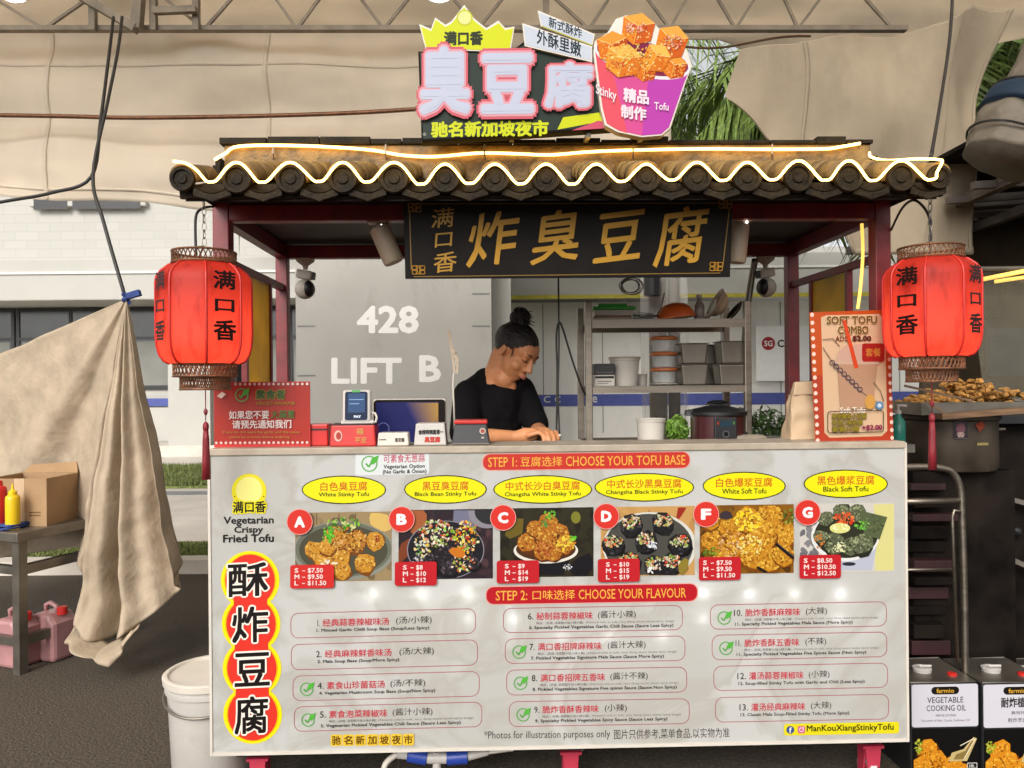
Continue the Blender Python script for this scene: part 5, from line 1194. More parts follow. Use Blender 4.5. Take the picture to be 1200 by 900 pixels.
# red box behind
def block(name, label, cat, px0, py0, px1, py1, v, d, mat, base=None, bevel=.004, taper=0, part='body'):
    a = S(px0, py1, v); b = S(px1, py0, v); z0 = LT if base is None else base
    t = thing(name, label, cat, mat=ST @ Matrix.Translation(((a[0] + b[0]) / 2, v + d / 2, z0))); f_ = wmat(t); hw = (b[0] - a[0]) / 2; h = b[1] - z0; k = hw - taper
    mb = MB(f_); mb.hexa([(-hw, -d/2, 0), (hw, -d/2, 0), (hw, d/2, 0), (-hw, d/2, 0)], [(-k, -d/2 + taper, h), (k, -d/2 + taper, h), (k, d/2 - taper, h), (-k, d/2 - taper, h)])
    mb.build(part, mat, t, bevel=bevel); return t, f_, hw, h, d
t, f_, hw, h, d = block('tissue_box', 'small plain red box between the notice and the card reader', 'box', 361, 497, 384, 521, .06, .07, M['red'])
mb = MB(f_); mb.box(-hw + .001, -d/2 - .002, h * .72, hw - .001, -d/2 - .0002, h * .80); mb.build('lid_seam', M['darkred'], t)
t, f_, hw, h, d = block('coin_tin', 'red printed tin under the white card reader', 'tin', 386, 498, 440, 521, .03, .09, M['red'], taper=.004)
p = Print(lambda x, y, l: (x, -d/2 + y / h * .004 - l, y), f_, .0018)
p.face(p.epts(-hw * .62, h * .5, .013, .018), '#e2b8a8'); p.face(p.epts(-hw * .60, h * .5, .008, .012), '#b23a30'); p.text('福', .012, h * .85, .035, h * .55, '#e0a45a', .02); p.text('平安', .008, h * .45, .045, h * .15, '#e0a45a', .02); p.build('tin_print', M['print'], t)
mb = MB(f_); mb.box(-hw + .003, -d/2 + .003, h + .0002, hw - .003, d/2 - .003, h + .004); mb.build('lid', M['darkred'], t, bevel=.002); tin_top = h + .004
# card reader leaning back on the tin
cr_ = thing('card_reader', 'white handheld card reader with dark blue screen', 'card reader', mat=ST @ Matrix.Translation((S(418, 480, .06)[0], .055, LT + tin_top)) @ Matrix.Rotation(R(6), 4, 'Z') @ Matrix.Rotation(R(-14), 4, 'X')); f_ = wmat(cr_)
kx = 2.5 / F
mb = MB(f_); mb.box(-16.5 * kx, 0, .004, 16.5 * kx, .028, 41 * kx); mb.build('body', M['white'], cr_, bevel=.008)
mb = MB(f_); mb.box(-18 * kx, .003, 0, 20 * kx, .05, .012); mb.build('dock', M['white'], cr_, bevel=.003)
mb = MB(f_); mb.tube([(16 * kx, .015, 14 * kx), (21 * kx, .015, 13 * kx), (23 * kx, .012, 8 * kx), (22 * kx, .008, 2 * kx), (18 * kx, .008, .004)], .004, 6); mb.build('cord', M['offwhite'], cr_, True)
p = Print(lambda x, y, l: (x * kx, -l, y * kx), f_, .0008); p.rrect(-13.5, 4, 12.5, 38, 2.5, '#1b2236'); p.rect(-10, 13, 9.5, 36, '#2c4160'); p.rect(-8.5, 28, 8, 29, '#6c88a8'); p.rect(-8.5, 23, 3, 24, '#6c88a8'); p.rrect(-6, 37.2, 4, 40, 1.2, '#4f8a50'); p.text('PAY', -3, 9.6, 5, 6.6, '#c8d4e4', .03); p.build('screen', M['screen'], cr_)
# monitor
mo = thing('monitor', 'small till monitor with dark blue and amber screen, tilted on the counter', 'monitor', mat=ST @ Matrix.Translation((S(480, 500, .20)[0], .215, DZ))); f_ = wmat(mo); k3 = 2.66 / F
mb = MB(f_); mb.box(-43 * k3, 0, .02, 42 * k3, .022, (522 - 469) * k3 + .03); mb.build('case', M['offwhite'], mo, bevel=.008)
mb = MB(f_); mb.box(-.05, .023, .0, .05, .12, .012); mb.bar((0, .05, .0125), (0, .026, .08), .05, .012); mb.build('stand', M['offwhite'], mo)
p = Print(lambda x, y, l: (x * k3, -l, .02 + y * k3), f_, .0008, .0001); Ht = 53 + .01 / k3; p.rrect(-42, 1, 41, Ht - 1, 4, '#1a1614'); p.rrect(-39, 3, 33, Ht - 4, 1, '#20224a'); 
for i in range(12): p.face([(-6 + i * 3.2, Ht - 4.4 - i * .1), (33, Ht - 4.4 - i * .1), (33, 12 + i * 2.2), (14 + i * 1.5, 10 + i * 2.4)], mixc('#2a2a50', '#8a6a3a', i / 11))
p.ring(p.epts(-31, 22, 7, 7), p.epts(-31, 22, 6.4, 6.4), '#6c74a8'); p.build('screen', M['screen'], mo)
# rolls / white cups
t, f_, hw, h, d = block('paper_holder', 'low cream paper holder in front of the monitor', 'holder', 442, 507, 479, 522, .03, .06, M['offwhite'], taper=.003)
p = Print(lambda x, y, l: (x, -d/2 + y / h * .003 - l, y), f_, .0018); p.text('意见箱', .006, h * .62, .036, h * .30, '#4a3a36', .03); p.rect(-.045, h * .52, -.022, h * .46, '#6a5a54'); p.build('holder_print', M['print'], t)
t, f_, hw, h, d = block('paper_tub', 'white paper tub with black and red printing', 'tub', 485, 496, 523, 521.5, .035, .09, M['white'], taper=.006)
p = Print(lambda x, y, l: (x, -d/2 + y / h * .006 - l, y), f_, .0018); p.text('金榜网销量第一', -hw * .72, h * .72, hw * .82, h * .50, '#2a2020', .05); p.text('臭豆腐', -hw * .35, h * .40, hw * .62, h * .14, '#c93424', .06); p.build('tub_print', M['print'], t)
t, f_, hw, h, d = block('bank_note_scanner', 'black sloped till box with red top strip in front of the woman', 'till box', 529, 497, 574, 521, .045, .12, M['black'], taper=.010)
mb = MB(f_); mb.box(-hw + .008, -d/2 + .010, h + .0003, hw - .008, d/2 - .012, h + .012); mb.build('red_top', M['red'], t, bevel=.003)
p = Print(lambda x, y, l: (x, -d/2 + y / h * .010 - l, y), f_, .0022); p.ring(p.epts(hw * .62, h * .66, .010, .010), p.epts(hw * .62, h * .66, .0065, .0065), '#c9b8a8'); p.ellipse(hw * .62, h * .66, .0055, .0055, '#a83a30'); p.rect(hw * .56, h * .38, hw * .70, h * .30, '#b8aca0'); p.rect(-hw * .98, h * .03, hw * .98, h * .075, '#8a7f74'); p.build('badge', M['print'], t)
# gooseneck phone holder
gh = thing('phone_holder', 'beige gooseneck clip holder standing left of the woman', 'holder', mat=ST @ Matrix.Translation((S(533, 500, .30)[0], .30, DZ))); f_ = wmat(gh)
def G2(px, py): q = STI @ Vector((0, 0, 0)); u, w_ = S(px, py, .30); return Vector((u - S(533, 500, .30)[0], 0, w_ - DZ))
mb = MB(f_); mb.tube(smoothpts([Vector((0, 0, .012)), G2(532, 480), G2(531, 450), G2(533, 430), G2(535, 412)]), .0035, 8); mb.build('gooseneck', M['offwhite'], gh, True)
mb = MB(f_); mb.lathe((0, 0, 0), [(.04, 0), (.04, .008), (.012, .013)], 20); mb.build('base', M['offwhite'], gh)
mb = MB(f_); mb.bar(G2(526, 386), G2(529, 408), .012, .01); mb.bar(G2(529, 408), G2(537, 424), .014, .012); mb.bar(G2(530, 415), G2(533, 438), .008, .01); mb.bar(G2(536, 420), G2(536, 438), .008, .01); mb.tube([G2(531, 412) + Vector((0, -.01, 0)), G2(531, 412) + Vector((0, .012, 0))], .010, 12); mb.build('clip', M['beige'], gh)

# spotlights under the front beam, cameras under the rear beam
def spot(label, a, b, v, r):
    A, B = SV(*a, v), SV(*b, v); t = thing('spotlight', label, 'spotlight', ST @ A, group=None)
    mb = MB(ST); d = (B - A).normalized(); mb.tube([A, A + d * .006, B - d * .006, B], [r * .85, r, r, r * .88], 20); mb.build('housing', M['beige'], t, True, auto=40)
    mb = MB(ST); mb.bar(A + Vector((.0, 0, -.004)) , Vector((A.x, v, zb0)), .018); mb.box(A.x - .035, v - .02, zb0 - .004, A.x + .035, v + .02, zb0); mb.build('bracket', M['beige'], t)
    mb = MB(ST); mb.ell(A + Vector((.012, -.026, .0)), (.004, .004, .004), 8, 6); mb.build('glowing_screw', M['lamp'], t)  # screw head made to glow so it shows as a bright dot
spot('tilted beige spotlight left of the black plaque', (444, 266), (462, 308), .10, .034)
spot('upright beige spotlight at the right edge of the black plaque', (868, 262), (863, 308), .10, .030)
def cctv(label, px, py, flip):
    v = PB; A = SV(px, py, v); t = thing('security_camera', label, 'camera', ST @ A, group='cameras under the rear beam'); k = 3.27 / F
    o = lambda x, y, z: A + Vector((x * k * flip, y, -z * k))
    mb = MB(ST); mb.lathe(o(0, 0, -22), [(11 * k, 0), (10 * k, -3 * k), (3.2 * k, -8 * k), (2.6 * k, -12 * k)], 18); mb.build('mount', M['offwhite'], t, True, auto=40)
    mb = MB(ST); mb.bar(o(-9, -.01, -5), o(9, -.01, -2), .042, .036); mb.build('head', M['offwhite'], t, bevel=.006)
    mb = MB(ST); mb.bar(o(9.1, -.012, -2), o(11.5, -.012, -1.7), .030, .030); mb.build('lens', M['black'], t)
    mb = MB(ST); mb.ell(o(0, -.01, 13), (11.5 * k, .04, 11.5 * k), 22, 14); mb.build('ball', M['offwhite'], t, True)
    mb = MB(ST); mb.ell(o(4.8, -.022, 13), (7 * k, .031, 9.6 * k), 18, 12); mb.build('dark_window', M['black'], t, True)
cctv('cream dome camera hanging by the left rear post', 358, 326, 1); cctv('cream dome camera hanging by the right rear post', 897, 324, -1)

# cables in the serving opening
cable('hanging_cable', 'black cable hanging behind the plaque straight to the deck', [ST @ SV(654, 300, .35), ST @ SV(655, 400, .35), ST @ SV(654, 460, .35), ST @ SV(656, 516, .35)], .0035)
cable('hanging_cable', 'looped black cable beside the steel rack', [ST @ SV(652, 512, .40), ST @ SV(653, 440, .40), ST @ SV(652, 395, .40), ST @ SV(654.5, 379, .40), ST @ SV(659, 384, .40), ST @ SV(670, 420, .40), ST @ SV(681, 452, .42), ST @ SV(686, 462, .47)], .004)
mb = MB(ST); g = random.Random(4)
for i in range(5):
    r = .042 + g.uniform(-.008, .008); c = SV(738, 335, PB); mb.tube([c + Vector((r * math.cos(a) + g.uniform(-.002, .002) + .003 * i, .004 * i, .75 * r * math.sin(a))) for a in [2*math.pi*j/18 for j in range(18)]], .0022, 5, closed=True)
mb.tube([SV(738, 300, PB), SV(737, 324, PB)], .0022, 5); tag(mb.build('wire_coil', M['dull_steel'], smooth=True), 'coil of grey wire hanging above the rack', 'wire')
# column wrapped in film behind the rack and a slanted pipe
wp = thing('wrapped_pole', 'grey pole wrapped in clear plastic behind the steel rack', 'pole', (P(777, 500, 3.9).x, 3.9, 0))
c = Vector((P(772, 500, 3.9).x, 3.9, 0)); mb = MB(); mb.cyl(c, c + Vector((0, 0, 2.2)), .045, n=18); mb.cyl(c + Vector((.085, .02, 0)), c + Vector((.085, .02, 2.25)), .03, n=14); mb.build('pole', M['ductgrey'], wp, True, auto=40)
mb = MB(); mb.grid(40, 30, lambda s, t: c + Vector((.035 + (.11 + .012 * math.sin(s * 40 + t * 9)) * math.cos(6.283 * s), .01 + .09 * math.sin(6.283 * s), .2 + 1.75 * t))); mb.build('film_wrap', M['film'], wp, True)
mb = MB(); a = P(764, 318, 3.78); mb.cyl(a, a + Vector((0, 0, -.12)), .042, n=16); mb.build('strap_block', M['black'], wp)
cable('slanted_pipe', 'thin grey pipe slanting up at the rear right of the rack', [ST @ SV(873, 400, .82), ST @ SV(876, 360, .82), ST @ SV(882, 320, .82), ST @ SV(885, 304, .80)], .014, 'dull_steel', 10, 2)

# ------------------------------------------------------------------ steel rack and its load
RF, RB_ = .50, .80
rk = thing('steel_rack', 'two-tier stainless steel rack standing on the work deck', 'rack', mat=ST @ Matrix.Translation((S(783, 500, RF)[0], RF, DZ)))
ua, ub = S(690, 450, RF)[0], S(876, 450, RF)[0]; zA, zA0 = S(783, 374, RF)[1], S(783, 384, RF)[1]; zM, zM0 = S(783, 452, RF)[1], S(783, 460, RF)[1]; zt_ = S(783, 353, RF)[1]
for u, v in ((ua, RF), (ub, RF), (ua, RB_ - .03), (ub, RB_ - .03)):
    mb = MB(ST); mb.box(u - .013, v - .013, DZ + .0005, u + .013, v + .013, zt_); mb.build('post', M['steel'], rk, bevel=.003)
for z0, z1 in ((zA0, zA), (zM0, zM)):
    mb = MB(ST); mb.box(ua + .0135, RF - .012, z1 - .004, ub - .0135, RB_ - .02, z1); mb.box(ua + .0135, RF - .0125, z0, ub - .0135, RF - .007, z1 - .0045); mb.box(ua + .0135, RB_ - .032, z0, ub - .0135, RB_ - .027, z1 - .0045); mb.build('shelf', M['steel'], rk)
def on(px, v, z, name, label, cat, group=None, yaw=0): return thing(name, label, cat, mat=ST @ Matrix.Translation((S(px, 430, v)[0], v, z + .0005)) @ Matrix.Rotation(yaw, 4, 'Z'), group=group)
kk = (2.44 + .62) / F     # metres per pixel on the shelves
# top shelf
t = on(717, .62, zA, 'lidded_tray', 'clear tray with bright green lid on the top shelf', 'tray'); f_ = wmat(t)
mb = MB(f_); mb.hexa([(-20*kk, -.06, 0), (20*kk, -.06, 0), (20*kk, .06, 0), (-20*kk, .06, 0)], [(-23*kk, -.075, 12*kk), (23*kk, -.075, 12*kk), (23*kk, .075, 12*kk), (-23*kk, .075, 12*kk)]); mb.build('tray', M['offwhite'], t, bevel=.004)
mb = MB(f_); mb.box(-25*kk, -.082, 12.2*kk, 25*kk, .082, 16*kk); mb.box(-18*kk, -.06, 16.1*kk, 16*kk, .06, 20*kk); mb.build('lid', M['green'], t, bevel=.005)
t = on(717, .53, zA, 'wooden_tray', 'flat brown tray lying in front of the green lid', 'tray'); f_ = wmat(t); mb = MB(f_); mb.box(-20*kk, -.02, 0, 22*kk, .03, 5*kk); mb.build('tray', M['wood'], t, bevel=.003)
mb = MB(f_); mb.box(-19*kk, -.0215, 1.2*kk, 21*kk, -.0202, 2*kk); mb.build('edge_strip', M['dull_steel'], t)
t = on(753, .62, zA, 'wire_basket', 'clear basket with tangled wire handles on the top shelf', 'basket'); f_ = wmat(t)
mb = MB(f_); mb.lathe((0, 0, 0), [(15*kk, 0), (20*kk, 27*kk), (21*kk, 27.5*kk)], 20, caps=False); mb.build('cup', M['film'], t, True)
mb = MB(f_); g = random.Random(9)
for i in range(9): mb.tube([((g.uniform(-16, 18))*kk, g.uniform(-.05, .05), g.uniform(1, 10)*kk) for _ in range(5)], .0022, 5)
mb.tube([(14*kk, -.05, 4*kk), (20*kk, -.05, 18*kk), (24*kk, -.04, 32*kk)], .003, 5); mb.build('wires', M['steel'], t, True)
t = on(792, .60, zA, 'plastic_bowl', 'orange plastic bowl turned upside down on the top shelf', 'bowl'); f_ = wmat(t)
mb2 = MB(); mb2.lathe((0, 0, 0), [(22.5*kk, 0), (22.5*kk, 2*kk), (21.5*kk, 7*kk), (18.5*kk, 12*kk), (13*kk, 16.5*kk), (5*kk, 18.5*kk), (.001, 19*kk)], 28)
mb = MB(f_); rr = Matrix.Rotation(R(-7), 3, 'Y'); mb.v = [rr @ v_ + Vector((0, 0, 2.6*kk)) for v_ in mb2.v]; mb.f = mb2.f; mb.mi = mb2.mi; mb.build('bowl', M['orange'], t, True, auto=60)
mb = MB(f_); mb.tube([rr @ Vector((22.8*kk*math.cos(a), 22.8*kk*math.sin(a), 1*kk)) + Vector((0, 0, 2.6*kk)) for a in [2*math.pi*i/30 for i in range(30)]], .004, 6, closed=True); mb.build('rim', pmat('salmon_plastic', (.80, .22, .07), .4), t, True)
t = on(820, .60, zA, 'plastic_bottle', 'short clear bottle standing between the orange bowl and the cream bowl', 'bottle'); f_ = wmat(t); mb = MB(f_); mb.lathe((0, 0, 0), [(5*kk, 0), (6*kk, 1*kk), (6*kk, 18*kk), (3*kk, 23*kk), (3*kk, 27*kk)], 16); mb.build('body', pmat('smoky_plastic', (.33, .28, .25), .25), t, True, auto=50); mb = MB(f_); mb.lathe((0, 0, 27.05*kk), [(3.6*kk, 0), (3.6*kk, 3.5*kk)], 14); mb.build('cap', M['offwhite'], t)
t = on(843, .60, zA, 'bowl', 'cream round bowl leaning on edge at the right of the top shelf', 'bowl'); f_ = wmat(t)
mb = MB(); mb.lathe((0, 0, 0), [(.001, -8*kk), (8*kk, -7.5*kk), (14*kk, -2*kk), (17*kk, 5*kk), (18*kk, 5*kk)], 28, caps=False)
m2 = MB(f_); rr = Matrix.Rotation(R(-62), 3, 'Y'); m2.v = [rr @ v_ + Vector((0, 0, 19.0*kk)) for v_ in mb.v]; m2.f = mb.f; m2.mi = mb.mi; m2.build('bowl', pmat('cream_melamine', (.66, .50, .35), .4, var=.05), t, True, solid=.004)
m2 = MB(f_); m2.lathe((0, 0, 0), [(.001, 0), (12*kk, 0), (14*kk, 2*kk)], 20, caps=False); m2.v = [rr @ v_ + Vector((-8*kk, 0, 12*kk)) for v_ in m2.v]; m2.build('foot_ring', M['offwhite'], t, True)
t = on(863, .64, zA, 'plate', 'dark plate leaning on the right rack post', 'plate'); f_ = wmat(t); m2 = MB(f_); m2.lathe((0, 0, 0), [(.001, 0), (9*kk, 0), (13*kk, 2.5*kk), (13.5*kk, 3*kk)], 24, caps=False); rr = Matrix.Rotation(R(-52), 3, 'Y'); m2.v = [rr @ v_ + Vector((0, 0, 11*kk)) for v_ in m2.v]; m2.build('plate', M['darkmetal'], t, True, solid=.003)
mb = MB(f_); mb.tube([(rr @ Vector((13.5*kk*math.cos(a), 13.5*kk*math.sin(a), 3*kk))) + Vector((0, 0, 11*kk)) for a in [2*math.pi*i/24 for i in range(24)]], .0025, 5, closed=True); mb.build('rim', M['dull_steel'], t)
# middle shelf
for i, (z0, lb, m_) in enumerate(((0, 'white labelled carton under the black box on the middle shelf', 'offwhite'), (13.2, 'black carton stacked on the white labelled one', 'black'))):
    t = on(706, .60, zM + z0 * kk, 'carton', lb, 'carton'); f_ = wmat(t); mb = MB(f_); mb.box(-12*kk, -.06, 0, 11.5*kk, .06, 12.5*kk); mb.build('box', M[m_], t, bevel=.002)
    p = Print(lambda x, y, l: (x*kk, -.06 - l, y*kk), f_, .0006)
    if i == 0: p.rect(-11, 11.5, 10.5, 8.8, '#2a2624'); p.rect(-8, 6, 8, 5, '#7a726a'); p.rect(-8, 3.6, 4, 2.8, '#7a726a')
    else: p.rect(-11, 3, 10.5, 2, '#6a645e'); p.rect(-6, 9, 6, 8, '#4a4642')
    p.build('box_print', M['print'], t)
def tub(px, v, z, r0, r1, h, label, name='food_tub', mat='offwhite', lid=True, group=None, cat='tub'):
    t = on(px, v, z, name, label, cat, group); f_ = wmat(t)
    mb = MB(f_); mb.lathe((0, 0, 0), [(r0*kk, 0), (r1*kk*.98, h*kk*.86), (r1*kk*1.04, h*kk*.87), (r1*kk*1.04, h*kk*.93)], 28); mb.build('tub', M[mat], t, True, auto=40)
    mb = MB(f_); mb.lathe((0, 0, h*kk*.931), [(r1*kk*1.08, 0), (r1*kk*1.08, h*kk*.06), (r1*kk, h*kk*.07)], 28) if lid else mb.lathe((0, 0, h*kk*.931), [(r1*kk*1.04, 0), (r1*kk*1.07, h*kk*.03), (r1*kk*1.0, h*kk*.05), (r1*kk*.9, h*kk*.0)], 28, caps=False); mb.build('lid' if lid else 'rim', M['beige'] if mat == 'offwhite' and lid else M[mat], t, True, auto=40)
    return t
tub(732, .62, zM, 14.5, 17.5, 34, 'pale pinkish food tub with lid on the middle shelf')
tub(752, .68, zM, 6, 6.5, 14, 'tiny pale tub half behind the pinkish tub', lid=True)
for i in range(3):
    t = on(778, .60, zM + (3 + 18.2*i) * kk, 'clear_canister', ('bottom', 'middle', 'top')[i] + ' clear canister with orange lid in the stack on the rack', 'canister', 'stacked canisters with orange lids'); f_ = wmat(t)
    mb = MB(f_); mb.lathe((0, 0, 0), [(12*kk, 0), (13*kk, 1*kk), (13.5*kk, 13.5*kk)], 24); mb.build('jar', M['clear'], t, True, auto=40)
    mb = MB(f_); mb.lathe((0, 0, 13.6*kk), [(15.5*kk, 0), (16.5*kk, 1*kk), (16*kk, 3*kk), (12*kk, 4.4*kk)], 24); mb.build('lid', pmat('brick_orange_plastic', (.48, .13, .03), .4) if i == 0 else bpy.data.materials['brick_orange_plastic'], t, True, auto=40)
t = on(778, .60, zM, 'saucer', 'flat pale dish under the canister stack', 'dish'); f_ = wmat(t); mb = MB(f_); mb.lathe((0, 0, 0), [(12*kk, 0), (17*kk, 1.6*kk), (17*kk, 2.4*kk), (10*kk, 2*kk)], 22); mb.build('dish', M['offwhite'], t, True, auto=40); mb = MB(f_); mb.lathe((0, 0, 2.42*kk), [(9*kk, 0), (9*kk, .4*kk)], 18); mb.build('paper', M['beige'], t)
pots = [(811, .56, 0, 15.5, 'front left', 24), (855, .56, 0, 16.5, 'front right', 24), (811, .57, 24.3, 15.5, 'upper left', 24), (857, .57, 24.3, 16.5, 'upper right', 26), (834, .70, 0, 15, 'rear middle lower', 24), (834, .70, 24.3, 15, 'rear middle upper', 24)]
for px, v, z, r, nm, h in pots:
    lb = {'front left': 'lower steel pan of the left stack on the middle shelf', 'front right': 'lower steel pan of the right stack by the rack post', 'upper left': 'upper steel pan of the left stack on the middle shelf', 'upper right': 'upper steel pan of the right stack by the rack post', 'rear middle lower': 'steel pan in the gap behind the two stacks, lower one', 'rear middle upper': 'steel pan in the gap behind the two stacks, upper one'}[nm]
    t = on(px, v, zM + z * kk, 'steel_pan', lb, 'pan', 'stacked steel pans'); f_ = wmat(t)
    mb = MB(f_); a, b = r * .84 * kk, r * kk; mb.hexa([(-a, -a*.9, 0), (a, -a*.9, 0), (a, a*.9, 0), (-a, a*.9, 0)], [(-b, -b*.9, h*kk*.97), (b, -b*.9, h*kk*.97), (b, b*.9, h*kk*.97), (-b, b*.9, h*kk*.97)]); mb.build('pan', M['dull_steel'], t, bevel=.006)
    b2 = b * 1.07; mb = MB(f_); mb.box(-b2, -b2*.9, h*kk*.971, b2, b2*.9, h*kk); mb.build('rim', M['steel'], t, bevel=.001)
# on the deck
tub(762, .50, DZ, 14.5, 16, 29, 'pale tub standing on the deck below the canisters', lid=False, mat='offwhite')
t = on(793, .62, DZ, 'lettuce_bag', 'clear bag of bright green lettuce beside the pressure cooker', 'vegetables'); f_ = wmat(t)
mb = MB(); leaf_blob(mb, f_ @ Vector((0, 0, 14*kk)), (14*kk, .05, 16*kk), 900, .011, random.Random(2)); lo = mb.build('leaves', M['lettuce'], t)
ck = on(840, .52, DZ, 'pressure_cooker', 'black electric pressure cooker with dark maroon body', 'cooker'); f_ = wmat(ck); k5 = (2.44 + .52) / F
mb = MB(f_); mb.lathe((0, 0, 0), [(29*k5, 0), (31*k5, 2*k5), (31*k5, 32*k5), (33*k5, 33*k5)], 36); mb.build('body', M['maroon'], ck, True, auto=40)
mb = MB(f_); mb.lathe((0, 0, 33.05*k5), [(34*k5, 0), (34*k5, 3.5*k5), (29*k5, 6.5*k5), (14*k5, 10*k5), (5*k5, 11*k5), (4*k5, 14*k5)], 36); mb.box(-12*k5, -.022, 44*k5, 14*k5, .022, 46*k5); mb.ell((1*k5, 0, 47*k5), (13*k5, .03, 3*k5), 18, 8); mb.build('lid', M['black'], ck, True, auto=35)
mb = MB(f_)
for s_ in (-1, 1): mb.hexa([(s_*31*k5, -.03, 31*k5), (s_*38*k5, -.02, 32*k5), (s_*38*k5, .02, 32*k5), (s_*31*k5, .03, 31*k5)], [(s_*31*k5, -.03, 39*k5), (s_*37*k5, -.02, 38*k5), (s_*37*k5, .02, 38*k5), (s_*31*k5, .03, 39*k5)])
mb.build('side_handle', M['black'], ck)
mb = MB(f_); mb.box(-13*k5, -33.5*k5, 2*k5, 13*k5, -29*k5, 31*k5); cp_ = mb.build('control_panel', M['black'], ck, bevel=.004)
p = Print(lambda x, y, l: (x*k5, -33.5*k5 - l, y*k5), f_, .0006); p.rrect(-6, 27, 6, 20, 1, '#20303a'); p.ellipse(0, 12, 4, 4, '#4a4a4a'); p.ellipse(0, 12, 2.8, 2.8, '#181818'); p.rect(-10, 26, -8, 23, '#8a2a22'); p.rect(8, 26, 10, 23, '#3a6a3a'); p.build('panel_print', M['screen'], cp_)
cable('cooker_cord', 'black cord looping from the pressure cooker to the rack post', [ST @ SV(866, 478, .55), ST @ SV(874, 480, .54), ST @ SV(880, 486, .56), ST @ SV(882, 497, .58)], .004)
t = on(872, .48, DZ, 'round_lid', 'wide pale round lid lying on the deck by the right rack post', 'lid'); f_ = wmat(t); mb = MB(f_); mb.lathe((0, 0, 0), [(23*kk, 0), (24.5*kk, 2*kk), (24.5*kk, 7*kk), (20*kk, 9*kk), (3*kk, 10*kk)], 36); mb.build('lid', M['ledge'], t, True, auto=40); mb = MB(f_); mb.lathe((0, 0, 10.05*kk), [(3.5*kk, 0), (4*kk, 2*kk), (1*kk, 3*kk)], 14); mb.build('knob', M['black'], t)

# ------------------------------------------------------------------ right end of the counter
pbg = thing('paper_bag', 'crumpled brown paper bag behind the drink poster', 'paper bag', mat=ST @ Matrix.Translation((S(938, 500, .15)[0], .16, LT))); f_ = wmat(pbg); k2 = 2.59 / F
mb = MB(f_); mb.grid(28, 18, lambda s, t: (lambda a, z: Vector(((-15 + 0) * 0 + (17 - 4.5 * t) * k2 * max(-1, min(1, 1.5 * math.cos(a))) + 2.5 * t * k2, .045 * max(-1, min(1, 1.5 * math.sin(a))) * (1 - .55 * t), z)) + Vector((noise.noise(Vector((a * 1.2, z * 22, 1))) * .008, noise.noise(Vector((a * 1.3, z * 25, 5))) * .010, 0)))(6.2832 * s, 52 * k2 * t)); mb.build('bag', M['paperbag'], pbg, True, auto=40)
mb = MB(f_); mb.hexa([(-10*k2, -.026, 51*k2), (16*k2, -.024, 52*k2), (16*k2, .012, 52*k2), (-10*k2, .012, 51*k2)], [(-7*k2, -.020, 67*k2), (15*k2, -.016, 68*k2), (15*k2, .0, 68*k2), (-7*k2, .0, 67*k2)]); mb.build('folded_top', M['paperbag'], pbg, bevel=.004)
# poster
PSV = .04; ps = thing('drink_poster', 'orange dotted poster of a drink cup standing at the right end', 'poster', mat=ST @ Matrix.Translation((S(1000, 480, PSV)[0], PSV, LT))); f_ = wmat(ps); pcx = S(1000, 480, PSV)[0]
PM = lambda x, y, l: (S(x, y, PSV)[0] - pcx, -l, S(x, y, PSV)[1] - LT)
out_ = [(949, 366), (1031, 363.5), (1045, 400), (1047, 516.5), (956, 519.5)]
out_ = [(949, 366), (1042, 363), (1047, 517), (956, 519.5)]
mb = MB(f_); mb.prism([Vector(PM(x, y, 0)) for x, y in out_], (0, .006, 0)); mb.build('board', M['orange'], ps)
mb = MB(f_); mb.prism([(-.02, .007, .001), (-.02, .10, .001), (-.02, .007, .2)], (.006, 0, 0)); mb.build('foot', M['beige'], ps)
p = Print(PM, f_, .0008)
p.face(out_, '#c2501c'); p.face([(952, 440), (1044.5, 438), (1047, 517), (956, 519.5)], '#b33f24')
p.face([(962, 372), (968, 369.5), (1030, 368), (1037, 375), (1039.5, 505), (1033, 511), (972, 513), (966, 507)], '#d9b793')
for i in range(17):
    t_ = i / 16; p.ellipse(951.5 + 6 * t_, 369 + 147 * t_, 2.3, 2.5, '#f4d3c2'); 
    if i > 2: p.ellipse(1040 + 4.6 * t_, 366 + 147 * t_, 2.0, 2.4, '#f4cdbd')
p.text('SOFT TOFU', 968, 370.5, 1027, 380, '#6d5233', .04, -.01, ('#e8c48a', .04)); p.text('COMBO', 981, 382, 1017, 392, '#6d5233', .04, -.01, ('#e8c48a', .04)); p.text('ADD', 978, 394, 994, 400, '#7a3a22', .02); p.text('$2.00', 998, 393.5, 1020, 400.5, '#5a2418', .05)
p.face([(978, 424), (981, 412), (990, 405), (1008, 403), (1020, 408), (1027, 418), (1028, 426)], '#c8a590'); p.face([(980, 426), (1027, 426), (1022, 478), (984, 480)], '#b89072'); p.rect(977, 424, 1029, 427, '#c9aa94')
p.face([(986, 376), (990, 375), (1005, 431), (1000, 432)], '#cf4a26')
p.rrect(1009, 402.5, 1035, 424, 3, '#a3231f'); p.text('套餐', 1013, 408, 1031, 418, '#c9853a', .02)
p.line([(963, 398), (975, 397), (983, 406)], .9, '#6f5a48'); p.line([(963, 407), (978, 430), (1004, 456), (1020, 468), (1031, 474)], .9, '#6f5a48')
for i in range(8): 
    x, y = 974 + i * 4.6, 425 + i * 4.5; p.ring(p.epts(x, y, 3.3, 3.3, 14), p.epts(x, y, 2.3, 2.3, 14), '#4a3b4e')
p.face(p.epts(1018, 471, 6, 8.5), '#cf9a4a'); p.ellipse(1029, 475, 4.8, 4.8, '#5c88b0'); p.ellipse(1029, 475, 2.4, 2.4, '#c8d8e4'); p.line([(1022, 448), (1030, 458), (1034, 470)], .9, '#6f5a48')
p.text('Soft Tofu', 983, 477, 1012, 484, '#efe0cc', .03)
